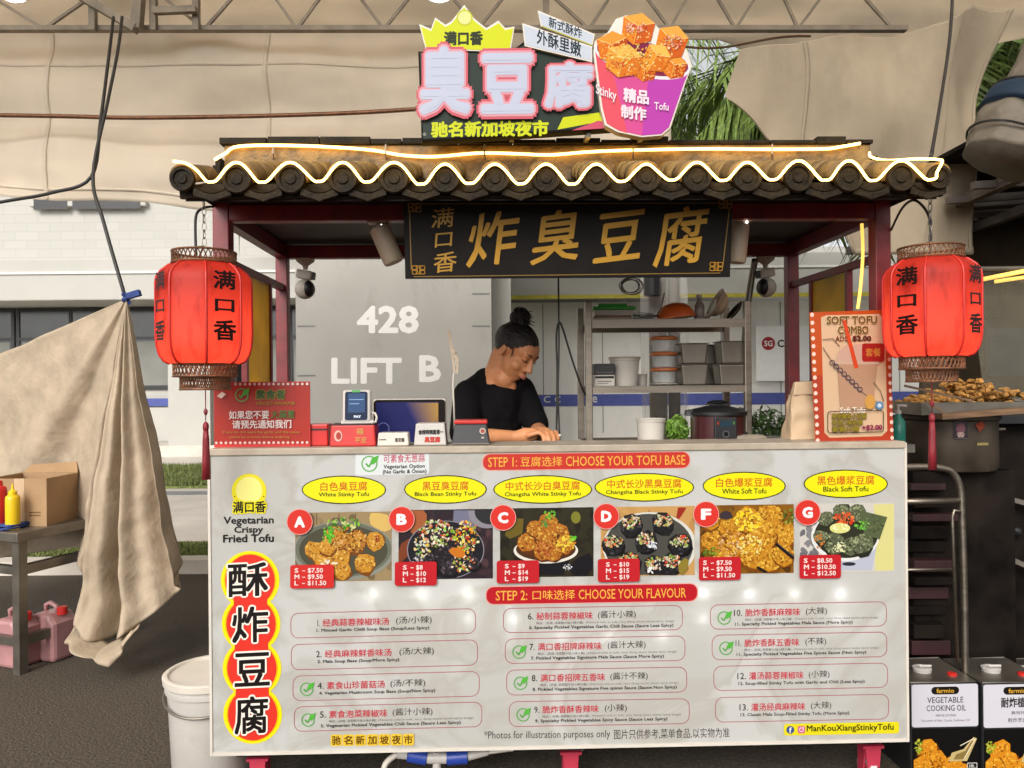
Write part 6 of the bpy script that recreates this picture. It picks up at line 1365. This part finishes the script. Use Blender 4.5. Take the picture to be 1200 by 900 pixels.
p.rline(968, 481, 1034, 507, 4, .9, '#3a3220', -.02)
for i, s_ in enumerate(('享受爆浆小豆腐', '任选口味奶茶', '套餐只需')): p.text(s_, 973, 484 + i * 7.6, 1014 - i * 4.5, 491 + i * 7.4, '#8c7a1e', .04, -.02, ('#3a3220', .03))
p.text('+$2.00', 1008, 497.5, 1032, 504.5, '#8a1f4a', .05, -.02); p.build('poster_print', M['print'], ps)
# yellow light tube hanging at the right post and the dark bag hook
mb = MB(ST); mb.tube(smoothpts([SV(1010, 262, .10), SV(1011, 300, .10), SV(1008, 340, .10), SV(1005, 362, .10)]), .0055, 8); tag(mb.build('light_tube', M['neon_side'], smooth=True), 'loose yellow light tube hanging beside the right front post', 'light')

# hose and fittings under the stall
hs = thing('hose_coupling', 'blue and white hose coupling lying under the counter', 'hose', ST @ Vector((S(515, 890, .10)[0], .10, .0))); 
def HP(px, py, v=.08): return SV(px, py, v)
for a, b, r in (((478, 884), (500, 888), .024), ((524, 888), (548, 886), .024)):
    mb = MB(ST); mb.cyl(HP(*a), HP(*b), r, n=16); mb.build('fitting', M['hose_blue'], hs, True, auto=40)
for a, b, r, r2 in (((500.5, 888), (523.5, 888), .019, .019), ((466, 883), (477.5, 884), .016, .016), ((548.5, 886), (572, 882), .015, .009)):
    mb = MB(ST); mb.cyl(HP(*a), HP(*b), r, r2, n=14)
    if a[0] == 500.5: mb.cyl(HP(512, 880), HP(512, 900), .014, n=12)
    mb.build('joint', M['white'], hs, True, auto=40)
mb = MB(ST); mb.tube(smoothpts([HP(572, 882), HP(610, 877.5, .1), HP(660, 877, .3), HP(700, 880, .5)]), .006, 8); mb.build('hose', M['offwhite'], hs, True)
mb = MB(ST); mb.tube(smoothpts([HP(466, 883), HP(452, 895), HP(448, 915)]), .010, 8); mb.build('hose', M['offwhite'], hs, True)

# ================================================================== THE WOMAN
def person():
    Y = 3.02
    t = thing('person', 'woman in black t-shirt with hair in a bun, looking down at her hands', 'person', (P(580, 500, Y).x, Y, .0))
    def q(px, py, dy=0.0): return P(px, py, Y + dy)
    hips = Vector((P(568, 500, Y).x, Y + .10, .86))
    chest = q(572, 480, .06); neckb = q(586, 436, .03); shL = q(549, 463, .02); shR = q(611, 457, .10)
    def finish(mb, name, mat, vox, sm=4):
        o = mb.build(name, mat, t, True); rm = o.modifiers.new('remesh', 'REMESH'); rm.mode = 'VOXEL'; rm.voxel_size = vox; rm.use_smooth_shade = True
        s_ = o.modifiers.new('smooth', 'SMOOTH'); s_.iterations = sm; s_.factor = .5; return o
    # ---- head frame: forward to the lower right, a little towards the viewer
    fwd = Vector((.67, -.50, -.56)).normalized(); side = fwd.cross(Vector((.12, .0, 1))).normalized(); upv = side.cross(fwd).normalized()
    HM = Matrix((side, fwd, upv)).transposed()          # local x = her right.., y = face, z = crown
    hc = q(603, 412, 0)
    hp = lambda x, y, z: hc + HM @ Vector((x, y, z))
    mb = MB()
    def E(c, r, rt=None): mb.ell(hp(*c), r, 20, 14, HM if rt is None else HM @ rt)
    E((0, -.008, .030), (.070, .090, .080)); E((0, .030, -.030), (.058, .062, .070)); E((0, .050, -.072), (.030, .032, .028)); E((0, .052, .035), (.056, .040, .045))
    for s_ in (-1, 1):
        E((s_ * .034, .056, -.028), (.026, .026, .026)); E((s_ * .030, .078, .010), (.0150, .010, .0085)); E((s_ * .029, .080, .027), (.022, .010, .008))
        E((s_ * .072, -.006, -.004), (.008, .015, .025), Matrix.Rotation(R(s_ * -18), 3, 'Z')); E((s_ * .0105, .093, -.030), (.0085, .010, .008))
    mb.caps([hp(0, .086, .020), hp(0, .097, -.004), hp(0, .106, -.026)], [.007, .0085, .0112]); E((0, .089, -.052), (.022, .010, .0062)); E((0, .086, -.061), (.018, .011, .0065))
    # neck, shoulders, trunk, legs
    mb.caps([hp(0, -.030, -.045), neckb + Vector((-.005, .01, .01)), neckb + Vector((-.015, .03, -.06))], [.054, .052, .075])
    mb.caps([shL + Vector((.03, .01, .0)), neckb + Vector((-.01, .03, -.05)), shR + Vector((-.03, 0, 0))], [.045, .062, .045])
    mb.caps([chest + Vector((0, .03, .03)), chest + Vector((0, .05, -.14)), hips], [.115, .108, .125])
    for s_ in (-1, 1): mb.caps([hips + Vector((s_ * .075, 0, -.03)), Vector((hips.x + s_ * .08, Y + .10, .47)), Vector((hips.x + s_ * .08, Y + .12, .08)), Vector((hips.x + s_ * .08, Y + .02, .04))], [.085, .056, .038, .034])
    mb.caps([neckb + Vector((-.008, .012, -.010)), q(590, 444, .012), q(596, 453, .022), q(600, 459, .035)], [.055, .046, .034, .020])
    # arms: her right (viewer's left) upper arm hangs, forearm lies on the counter; her left arm comes down on the other side
    elL = q(544, 511, -.10); wrL = q(604, 512.5, -.26); haL = q(624, 509, -.27)
    elR = q(631, 504, .02); wrR = q(629, 509, -.16); haR = q(640, 508.5, -.25)
    mb.caps([shL, elL], [.048, .040]); mb.caps([elL, wrL], [.038, .024]); mb.caps([shR, elR], [.045, .037]); mb.caps([elR, wrR], [.035, .024])
    def hand(wr, ha, curl, flip):
        d = (ha - wr).normalized(); lat = d.cross(Vector((0, 0, 1))).normalized() * flip; nrm = lat.cross(d) * flip
        mb.caps([wr, wr.lerp(ha, .6), ha], [.023, .029, .024], 12); palm = ha
        for i, (l, off) in enumerate(((.068, .030), (.078, .011), (.072, -.009), (.056, -.028))):
            b0 = palm + lat * off; m1 = b0 + d * l * .45 + Vector((0, 0, .004)); m2 = m1 + (d * .8 + Vector((0, 0, -curl))).normalized() * l * .32; m3 = m2 + (d * .5 + Vector((0, 0, -curl * 1.4))).normalized() * l * .28
            mb.caps([b0 - d * .01, m1, m2, m3], [.0105, .0092, .0084, .0072], 10)
        tb_ = wr.lerp(ha, .45) + lat * .026; mb.caps([tb_, tb_ + d * .028 + lat * .018, tb_ + d * .055 + lat * .014 + Vector((0, 0, -.006))], [.013, .0105, .0085], 10)
    hand(wrL, haL, .5, -1); hand(wrR, haR, .7, 1)
    body = finish(mb, 'body', M['skin'], .0042, 6)
    # ---- t-shirt
    mb = MB()
    nb = neckb
    mb.caps([shL + Vector((0, .01, -.004)), nb + Vector((-.055, .035, -.040)), nb + Vector((-.02, .05, -.075))], [.060, .060, .075], 20)
    mb.caps([shR + Vector((0, 0, -.004)), nb + Vector((.055, .035, -.055)), nb + Vector((-.01, .05, -.085))], [.056, .055, .075], 20)
    mb.caps([nb + Vector((-.01, .035, -.115)), chest + Vector((0, .03, -.02)), chest + Vector((0, .05, -.16)), hips + Vector((0, 0, -.02))], [.105, .140, .132, .140], 24)
    mb.caps([shL + Vector((.02, .02, -.02)), shL + Vector((.035, .02, -.16))], [.075, .09], 20)
    mb.caps([shL, shL.lerp(elL, .92)], [.062, .059], 18); mb.caps([shR, shR.lerp(elR, .86)], [.056, .052], 18)
    sh = finish(mb, 't_shirt', M['shirt'], .006, 3)
    mb = MB(); mb.caps([hips + Vector((0, 0, -.05)), hips + Vector((0, 0, -.14))], [.130, .125], 18)
    for s_ in (-1, 1): mb.caps([hips + Vector((s_ * .075, 0, -.06)), Vector((hips.x + s_ * .08, Y + .10, .47)), Vector((hips.x + s_ * .08, Y + .12, .10))], [.098, .070, .055], 16)
    finish(mb, 'trousers', M['shirt'], .009, 3)
    # ---- hair: a shell over the skull cut along the hairline, bun, loose strands
    mb = MB(); N1, N2 = 44, 30
    def shell(s, t_):
        a = 2 * math.pi * s; 
        front = .5 + .5 * math.cos(a - math.pi / 2)          # 1 at the forehead, 0 at the nape
        tb = ((0, 130), (.30, 124), (.46, 106), (.54, 100), (.66, 97), (.76, 86), (.86, 74), (1.01, 64))
        for (f0, l0), (f1, l1) in zip(tb, tb[1:]):
            if f0 <= front <= f1: low = l0 + (l1 - l0) * (front - f0) / (f1 - f0); break
        low += 3.5 * noise.noise(Vector((a * 9, 0, 0))) + 2.5 * math.sin(a * 57)
        th_ = R(low) * t_
        x, y, z = math.sin(th_) * math.cos(a), math.sin(th_) * math.sin(a), math.cos(th_)
        k_ = 1 + .035 * noise.noise(Vector((x * 3, y * 3, z * 3 + 4))) + .010 * math.sin(a * 40 + 3 * z)
        return hp(.0765 * x * k_ * (1 - .12 * max(0, -z)), -.010 + .0965 * y * k_ * (1 - .10 * max(0, -z)), .030 + .0845 * z * k_)
    mb.grid(N1 * 2, N2, shell); hr = mb.build('hair', M['hair'], t, True, solid=.0022)
    mb = MB(); bc = hp(.0, -.054, .122); g = random.Random(8)
    mb.ell(bc, (.031, .031, .028), 18, 12, HM)
    for i in range(40):
        ax = Vector((g.gauss(0, 1), g.gauss(0, 1), g.gauss(0, 1))).normalized(); u_ = ax.orthogonal().normalized(); w2 = ax.cross(u_); r = g.uniform(.024, .040); a0 = g.uniform(0, 6)
        mb.tube([bc + (u_ * math.cos(a0 + j * .35) + w2 * math.sin(a0 + j * .35)) * r + ax * .008 * g.uniform(-1, 1) for j in range(12)], [.002 + .0042 * math.sin(math.pi * j / 11) for j in range(12)], 6)
    for i in range(40):
        d = (HM @ Vector((g.uniform(-.7, .7), g.uniform(-.2, 1.0), g.uniform(-.1, .8)))).normalized(); l_ = g.uniform(.8, 1.25); mb.tube([bc + d * .022, bc + d * .036 * l_, bc + d * .048 * l_ + Vector((g.uniform(-.008, .008), 0, -.005))], [.0035, .002, .0006], 5)
    mb.caps([hp(0, -.035, .100), bc], [.030, .022], 14); mb.build('bun', M['hair'], hr, True)
    mb = MB()
    for i in range(6):
        s_ = g.choice((-1, 1)); x = s_ * g.uniform(.066, .072); mb.tube([hp(x, .030 + g.uniform(-.01, .012), .030), hp(x * 1.02, .040 + g.uniform(-.01, .012), .0), hp(x * .99, .034 + g.uniform(-.01, .01), -.010 - g.uniform(0, .01))], [.0012, .0010, .0004], 4)
    mb.build('loose_strands', M['hair'], hr, True)
    # ---- brows, closed lids, lips
    mb = MB()
    for s_ in (-1, 1): mb.tube([hp(s_ * .011, .0925, .026), hp(s_ * .026, .0905, .0335), hp(s_ * .041, .0805, .0325), hp(s_ * .050, .0705, .026)], [.0018, .0028, .0024, .001], 6)
    mb.build('eyebrows', M['hair'], t, True)
    mb = MB()
    for s_ in (-1, 1): mb.tube([hp(s_ * .0145, .0865, .005), hp(s_ * .024, .0905, .0025), hp(s_ * .036, .0875, .003), hp(s_ * .046, .0765, .006)], [.0011, .0019, .0019, .0013], 6)
    mb.build('eyelashes', M['hair'], t, True)
    mb = MB(); mb.tube([hp(-.021, .0915, -.0575), hp(-.010, .0985, -.0545), hp(0, .1005, -.0555), hp(.010, .0985, -.0545), hp(.021, .0915, -.0575)], [.001, .0040, .0042, .0040, .001], 8)
    mb.tube([hp(-.018, .0915, -.0600), hp(0, .0985, -.0640), hp(.018, .0915, -.0600)], [.001, .0052, .001], 8); mb.build('lips', M['lips'], t, True)
    tub_ = thing('dough_piece', 'small pale food piece under her fingertips', 'food', q(652, 512, -.27))
    mb = MB(); mb.ell(q(652, 511.5, -.27), (.018, .014, .009), 14, 8); mb.build('piece', pmat('pale_dough', (.80, .62, .42), .5), tub_, True)
    mb = MB(); mb.ell(q(655, 510.5, -.275), (.010, .009, .006), 12, 8); mb.build('topping', M['offwhite'], tub_, True)
person()

# ================================================================== THE NEIGHBOURING STALL ON THE RIGHT
nb_ = thing('neighbour_stall', 'dark neighbouring cooking stall with brown walls and slatted roof', 'food stall', P(1200, 600, 3.9) * 1.0)
NY = 4.6
xa = P(1058, 450, NY).x
mb = MB(); mb.box(P(1112, 300, NY).x, NY, .05, 6.5, NY + .05, P(1150, 212, NY).z); mb.build('back_wall', M['brownwall'], nb_)
mb = MB(); mb.box(P(1160, 450, 3.7).x, 3.7, 1.36 + .02, P(1160, 450, 3.7).x + .8, 3.73, P(1160, 385, 3.7).z); mb.build('perforated_panel', M['black'], nb_)
mb = MB()
for i in range(7):
    x = P(1158, 200, 3.6).x + i * .0; y = 3.5 + i * .22; z = P(1180, 208, 3.5).z - .0
    mb.bar((x, y, z + .02 * (i % 2)), (x + 3.2, y + .1, z + .20), .035)
for i in range(3): mb.bar((P(1158, 200, 3.6).x + .15 + i * .45, 3.4, P(1180, 206, 3.5).z + .03), (P(1158, 200, 3.6).x + .05 + i * .45, 5.2, P(1180, 206, 3.5).z - .05), .05)
mb.build('roof_slats', M['slat'], nb_)
mb = MB(); mb.hexa([(P(1155, 190, 3.5).x, 3.3, P(1155, 200, 3.5).z + .16)] + [(P(1155, 190, 3.5).x + 4, 3.3, P(1155, 200, 3.5).z + .42), (P(1155, 190, 3.5).x + 4, 6, P(1155, 200, 3.5).z + .42), (P(1155, 190, 3.5).x, 6, P(1155, 200, 3.5).z + .16)], [(P(1155, 190, 3.5).x, 3.3, P(1155, 200, 3.5).z + .18), (P(1155, 190, 3.5).x + 4, 3.3, P(1155, 200, 3.5).z + .44), (P(1155, 190, 3.5).x + 4, 6, P(1155, 200, 3.5).z + .44), (P(1155, 190, 3.5).x, 6, P(1155, 200, 3.5).z + .18)]); mb.build('roof_sheet', M['darkmetal'], nb_)
# food cabinet glass with its lit tubes
gx0, gx1 = P(1150, 300, 3.2).x, P(1150, 300, 3.2).x + 1.6
mb = MB(); mb.grid(12, 10, lambda s, t: (gx0 + (gx1 - gx0) * s, 3.2 + .42 * (1 - math.cos(t * 1.57)), P(1170, 470, 3.2).z + (P(1170, 302, 3.2).z - P(1170, 470, 3.2).z) * math.sin(t * 1.57))); mb.build('glass_hood', M['glass'], nb_, True)
mb = MB(); mb.tube([(gx0 + (gx1 - gx0) * i / 8, 3.62, P(1170, 301, 3.2).z + .01) for i in range(9)], .014, 8); mb.bar((gx0, 3.2, P(1170, 472, 3.2).z), (gx1, 3.2, P(1170, 472, 3.2).z), .03); mb.build('hood_frame', M['dull_steel'], nb_)
mb = MB(); mb.cyl(P(1148, 328, 3.5), P(1260, 306, 3.4), .010, n=10); mb.cyl(P(1166, 330, 3.6), P(1260, 316, 3.55), .009, n=10); mb.build('light_tube', M['neon_side'], nb_, True)
# dark cabinets below
mb = MB(); mb.box(P(1128, 600, 3.3).x, 3.3, .05, 6, 4.4, P(1150, 498, 3.3).z); mb.build('cabinet', M['darkmetal'], nb_, bevel=.004)
mb = MB(); mb.bar(P(1131, 570, 3.27), P(1300, 617, 3.2), .022, .02); mb.bar(P(1134, 634, 3.26), P(1300, 704, 3.2), .03, .02); mb.build('cabinet_rail', M['dull_steel'], nb_)
mb = MB()
for i in range(3): mb.lathe(P(1146 + 22 * i, 602 + 10 * i, 3.28), [(.016, 0), (.018, -.02), (.008, -.03)], 14, axis='Y')
mb.build('gas_knob', M['black'], nb_)
mb = MB(); mb.box(P(1140, 498, 3.25).x, 3.22, P(1150, 497, 3.25).z, 6, 3.9, P(1150, 486, 3.25).z); mb.build('worktop', M['black'], nb_, bevel=.004)
# tray of fried snacks on a pot
ty = 3.05
pt = thing('stock_pot', 'large stainless pot under the tray of fried snacks', 'pot', P(1120, 545, ty)); c = P(1112, 548, ty)
kp = ty / F
mb = MB(); mb.lathe(c, [(48*kp, 0), (50*kp, 3*kp), (50*kp, 56*kp), (53*kp, 58*kp), (53*kp, 62*kp)], 36); mb.build('body', pmat('blackened_pot', (.075, .058, .042), .55, .5, var=.5, scale=7), pt, True, auto=40)
p = Print(lambda x, y, l: tuple(c + Vector((51*kp*math.sin(x/51), -51*kp*math.cos(x/51) - l, -(y-545)*kp))), None, .003); p.rrect(-22, 488, -8, 508, 2, '#2a1d24'); p.ellipse(-15, 496, 4.5, 6, '#7d4a58'); p.text('香', -19, 500, -11, 506, '#c8a8a0', .02); p.build('sticker', M['print'], pt); p = Print(p.mp, None, .003); p.face([(0, 492), (8, 487), (12, 494), (5, 500)], '#8a3a22'); p.build('sticker', M['print'], pt); p = Print(p.mp, None, .003); p.rect(2, 512, 16, 515, '#9a8a5a'); p.build('sticker', M['print'], pt)
mb = MB()
for s_ in (-1, 1): mb.tube([c + Vector((s_*50*kp, -.03, 44*kp)), c + Vector((s_*60*kp, -.03, 45*kp)), c + Vector((s_*60*kp, .03, 45*kp)), c + Vector((s_*50*kp, .03, 44*kp))], .005, 6)
mb.build('handle', M['steel'], pt)
mb = MB(); mb.box(P(1062, 560, 3.0).x, 2.95, .05, P(1128, 560, 3.3).x - .003, 3.7, c.z - .003); cbn = mb.build('cart_cabinet', M['darkmetal'], nb_, bevel=.004)
pass
g = random.Random(3); py = 566; k_ = 0
while py < 752:
    hh = g.uniform(5, 17); mb = MB(); dd = g.uniform(-.03, .02)
    mb.box(P(1064, py, 2.94).x, 2.92 + dd, P(1064, py + hh, 2.94).z, P(g.uniform(1098, 1116), py, 2.94).x, 2.9495, P(1064, py, 2.94).z)
    mb.build('stacked_tray', M[('darkred', 'darkmetal', 'darkred', 'darkmetal', 'darkmetal')[k_ % 5]], cbn, bevel=.002); py += hh + g.uniform(3, 9); k_ += 1

tr_ = thing('snack_tray', 'shallow steel tray heaped with fried snacks on the pot', 'tray', P(1115, 466, ty)); tc_ = P(1117, 470, ty)
mb = MB(); mb.box(tc_.x - 64*kp, ty - .17, tc_.z - 14*kp, tc_.x + 60*kp, ty + .16, tc_.z - 12.5*kp)
for (a, b, c2, d) in ((-64*kp, -.17, 60*kp, -.166), (-64*kp, .156, 60*kp, .16)): mb.box(tc_.x + a, ty + b, tc_.z - 12.4*kp, tc_.x + c2, ty + d, tc_.z)
for a in (-64*kp, 60*kp - .004): mb.box(tc_.x + a, ty - .1655, tc_.z - 12.4*kp, tc_.x + a + .004, ty + .1555, tc_.z)
mb.build('tray', M['dull_steel'], tr_)
mb = MB(); mb.bar(P(1060, 452, ty - .20), P(1140, 470, ty - .22), .008); mb.bar(P(1085, 470, ty - .2), P(1110, 486, ty - .22), .008); mb.bar(P(1100, 488, ty - .22), P(1210, 480, ty - .22), .05, .02); mb.build('tong_rest', M['wood'], tr_)
g = random.Random(21); mb = MB()
for i in range(420):
    u = g.uniform(-1, 1); x = tc_.x + u * 56 * kp; y = ty + g.uniform(-.15, .14); top = (36 - 24 * abs(u - .25)) * kp
    z = tc_.z - 10*kp + g.random() * max(.01, top); r = g.uniform(.007, .018); b0 = len(mb.v); mb.ell((x, y, z), (r * 1.4, r, r * .6), 8, 6, Matrix.Rotation(g.uniform(0, 3), 3, 'Z') @ Matrix.Rotation(g.uniform(-.5, .5), 3, 'X'))
    for k in range(b0, len(mb.v)): mb.v[k] += Vector((noise.noise(mb.v[k] * 60), noise.noise(mb.v[k] * 61 + Vector((3, 3, 3))), noise.noise(mb.v[k] * 59))) * .008
o = mb.build('fried_snacks', M['fried']); o['kind'] = 'stuff'
# green pump bottle in front of the pot
gb = thing('pump_bottle', 'small green pump bottle between the poster and the steel pot', 'bottle', P(1053, 518, 2.85)); c = P(1053, 518, 2.85)
mb = MB(); mb.lathe(c, [(.022, 0), (.024, .004), (.024, .075), (.010, .095), (.010, .105)], 18); mb.build('body', pmat('teal_plastic', (.02, .22, .16), .3), gb, True, auto=50)
mb = MB(); mb.lathe(c + Vector((0, 0, .105)), [(.011, 0), (.011, .012), (.004, .014), (.004, .03)], 12); mb.bar(c + Vector((-.004, 0, .137)), c + Vector((.03, 0, .135)), .010, .008); mb.build('pump', M['white'], gb)
mb = MB(); mb.box(P(1042, 525, 2.8).x, 2.75, c.z - .03, P(1064, 525, 2.8).x, 2.95, c.z - .001); mb.build('side_shelf', M['dull_steel'], nb_)

# steel trolley handle
tl = thing('steel_trolley', 'stainless steel trolley frame with bent handle beside the counter', 'trolley', P(1110, 760, 2.72)); ty2 = 2.72
mb = MB(); mb.tube(smoothpts([P(1040, 548, ty2), P(1080, 547, ty2), P(1106, 549, ty2), P(1118, 556, ty2), P(1125, 572, ty2), P(1127, 600, ty2), P(1130, 700, ty2), P(1132, 870, ty2)]), .012, 12); mb.build('handle_frame', M['steel'], tl, True)
mb = MB(); mb.tube([P(1040, 588, ty2), P(1124, 587, ty2)], .012, 12); mb.build('cross_bar', M['steel'], tl, True)
mb = MB(); mb.tube([P(1040, 668, ty2), P(1119, 667, ty2)], .006, 8); mb.tube([P(1126, 600, ty2 - .02), P(1118, 598, ty2 - .02), P(1116, 606, ty2 - .02), P(1122, 775, ty2 - .02)], .006, 8); mb.build('rod', M['steel'], tl, True)
mb = MB(); mb.box(P(1064, 758, 2.8).x, 2.74, .10, P(1128, 758, 2.8).x, 3.2, .13); mb.build('deck', M['dull_steel'], tl)
for (x, y) in ((P(1070, 758, 2.8).x, 2.78), (P(1124, 758, 2.8).x, 2.78), (P(1070, 758, 2.8).x, 3.16), (P(1124, 758, 2.8).x, 3.16)):
    mb = MB(); mb.lathe((x, y, .05), [(.035, -.012), (.05, -.01), (.05, .01), (.035, .012)], 18, axis='X'); mb.build('wheel', M['black'], tl, True, auto=40)

# cooking oil tins
def tin(px0, px1, Y, label, lang):
    a, b = P(px0, 800, Y), P(px1, 800, Y); wd = (b - a).length; h = a.z; k = wd / 82.0; dp = wd
    t = thing('oil_tin', label, 'tin', mat=Matrix.Translation(((a.x + b.x) / 2, Y + dp / 2, 0)) @ Matrix.Rotation(YAW, 4, 'Z'), group='cooking oil tins beside the counter'); f_ = wmat(t); hw = wd / 2; hd = dp / 2
    mb = MB(f_); mb.box(-hw, -hd, 0, hw, hd, h - .004); mb.build('can', M['black'], t, bevel=.008)
    mb = MB(f_); mb.box(-hw + .008, -hd + .008, h - .0038, hw - .008, hd - .008, h - .001); 
    mb.tube([(-hw + .006, -hd + .006, h - .002), (hw - .006, -hd + .006, h - .002), (hw - .006, hd - .006, h - .002), (-hw + .006, hd - .006, h - .002)], .0045, 6, closed=True); mb.build('top', M['dull_steel'], t)
    mb = MB(f_); c = Vector((.0 - .15*hw, -.1*hd, h)); mb.lathe(c, [(.030, -.001), (.032, .012), (.020, .016), (.018, .012)], 20); mb.tube([c + Vector((-.026, 0, .016)), c + Vector((-.02, -.02, .024)), c + Vector((.02, -.02, .024)), c + Vector((.026, 0, .016))], .005, 6); mb.build('spout_cap', M['white'], t, True, auto=40)
    mb = MB(f_); mb.lathe((hw * .55, -hd * .45, h), [(.016, -.001), (.016, .006), (.01, .008)], 16); mb.build('seal', M['red'], t)
    p = Print(lambda x, y, l: ((x - 41) * k, -hd - l, h - (y) * k), f_, .0006, .00006); g = random.Random(px0)
    p.face(p.rpts(1.5, 2, 80.5, 52, 3), '#d6d3dc'); p.rrect(25, 5, 58, 14, 4.5, '#17130f')
    p.text('farmio', 31, 7, 52, 12.4, '#d9a63c', .02)
    if lang == 'en':
        p.text('VEGETABLE', 20, 17, 63, 24, '#4a4644', .012); p.text('COOKING OIL', 19, 26.5, 66, 33.5, '#4a4644', .012); p.text('MINYAK SAYURAN', 30, 37, 54, 40, '#7a7678', .01); p.text('This blend of Palm, Canola, Sunflower Oil', 12, 43, 70, 46.2, '#8a868a', .01)
    else:
        p.text('耐炸植物油', 22, 17, 70, 29, '#2f2b2a', .03); p.text('高效炸油', 34, 33, 56, 37, '#6a6668', .01); p.text('煎炸烹调皆宜', 30, 41, 64, 46, '#6a6668', .01)
    p.rect(1.5, 54, 80.5, 110, '#0d0b0b')
    bb = (3, 60, 80, 118)
    for cx, cy, r in ((20, 78, 13), (30, 92, 14), (14, 98, 13), (50, 96, 12), (62, 108, 14), (38, 108, 14), (22, 114, 13)): chunk(p, cx, cy, r, '#d98a1c', '#7c3c08', '#f0b840', g, bb, 80)
    specks(p, 9, 74, 5, 8, 30, ['#a8b02a', '#6a8a1e', '#c8c04a'], 1.6, g, bb)
    p.face([(74, 64), (78, 66), (66, 92), (44, 92), (48, 82), (62, 78)], '#c9b27a'); p.face([(72, 68), (74, 69), (63, 90), (50, 90), (53, 84), (64, 80)], '#8c7440'); p.line([(58, 74), (74, 66)], 1, '#efe6c8'); p.line([(62, 90), (76, 66)], .9, '#efe6c8')
    p.rrect(66, 94, 78, 101, 1, '#d8d4d0'); p.rrect(66.8, 94.8, 77.2, 100.2, .8, '#1c1a1a'); p.text('18L', 68.5, 96, 75, 99.5, '#e4e0dc', .02)
    p.build('label_print', M['print'], t)
tin(1065, 1147, 2.62, 'oil tin with English lettering, right beside the counter end', 'en')
tin(1149, 1232, 2.62, 'oil tin with Chinese lettering at the lower right edge', 'zh')
tin(1196, 1276, 2.90, 'oil tin mostly hidden behind the Chinese lettered one', 'zh')

# exhaust duct
da, db_ = P(1252, 50, 3.0), P(1188, 165, 3.0)
dt = thing('exhaust_duct', 'fat wrapped exhaust duct with dark blue band at the upper right', 'duct', db_)
d = (db_ - da).normalized(); L_ = (db_ - da).length
def DT(a, b, r0, r1, n=30, k=12, rough=.006):
    mb = MB(); pts = [da + d * (a + (b - a) * i / k) for i in range(k + 1)]; mb.tube(pts, [r0 + (r1 - r0) * i / k for i in range(k + 1)], n)
    for i, v_ in enumerate(mb.v): 
        q = (v_ - da); ax = da + d * q.dot(d); mb.v[i] = ax + (v_ - ax) * (1 + rough * 8 * noise.noise(v_ * 14)); 
    return mb
DT(-.6, L_ - .16, .135, .140, rough=.010).build('sleeve', M['ductgrey'], dt, True)
DT(L_ - .158, L_ - .085, .172, .176, k=4, rough=.002).build('band', M['ductblue'], dt, True)
mb = DT(L_ - .083, L_ + .09, .160, .146, rough=.018); mb.build('mouth', M['ductgrey'], dt, True)
mb = MB()
for k_ in (L_ - .17, L_ + .02): mb.tube([da + d * k_ + (d.orthogonal().normalized() * math.cos(a) + d.cross(d.orthogonal().normalized()) * math.sin(a)) * .166 for a in [2*math.pi*i/28 for i in range(28)]], .005, 5, closed=True)
mb.build('strap', M['cable'], dt)
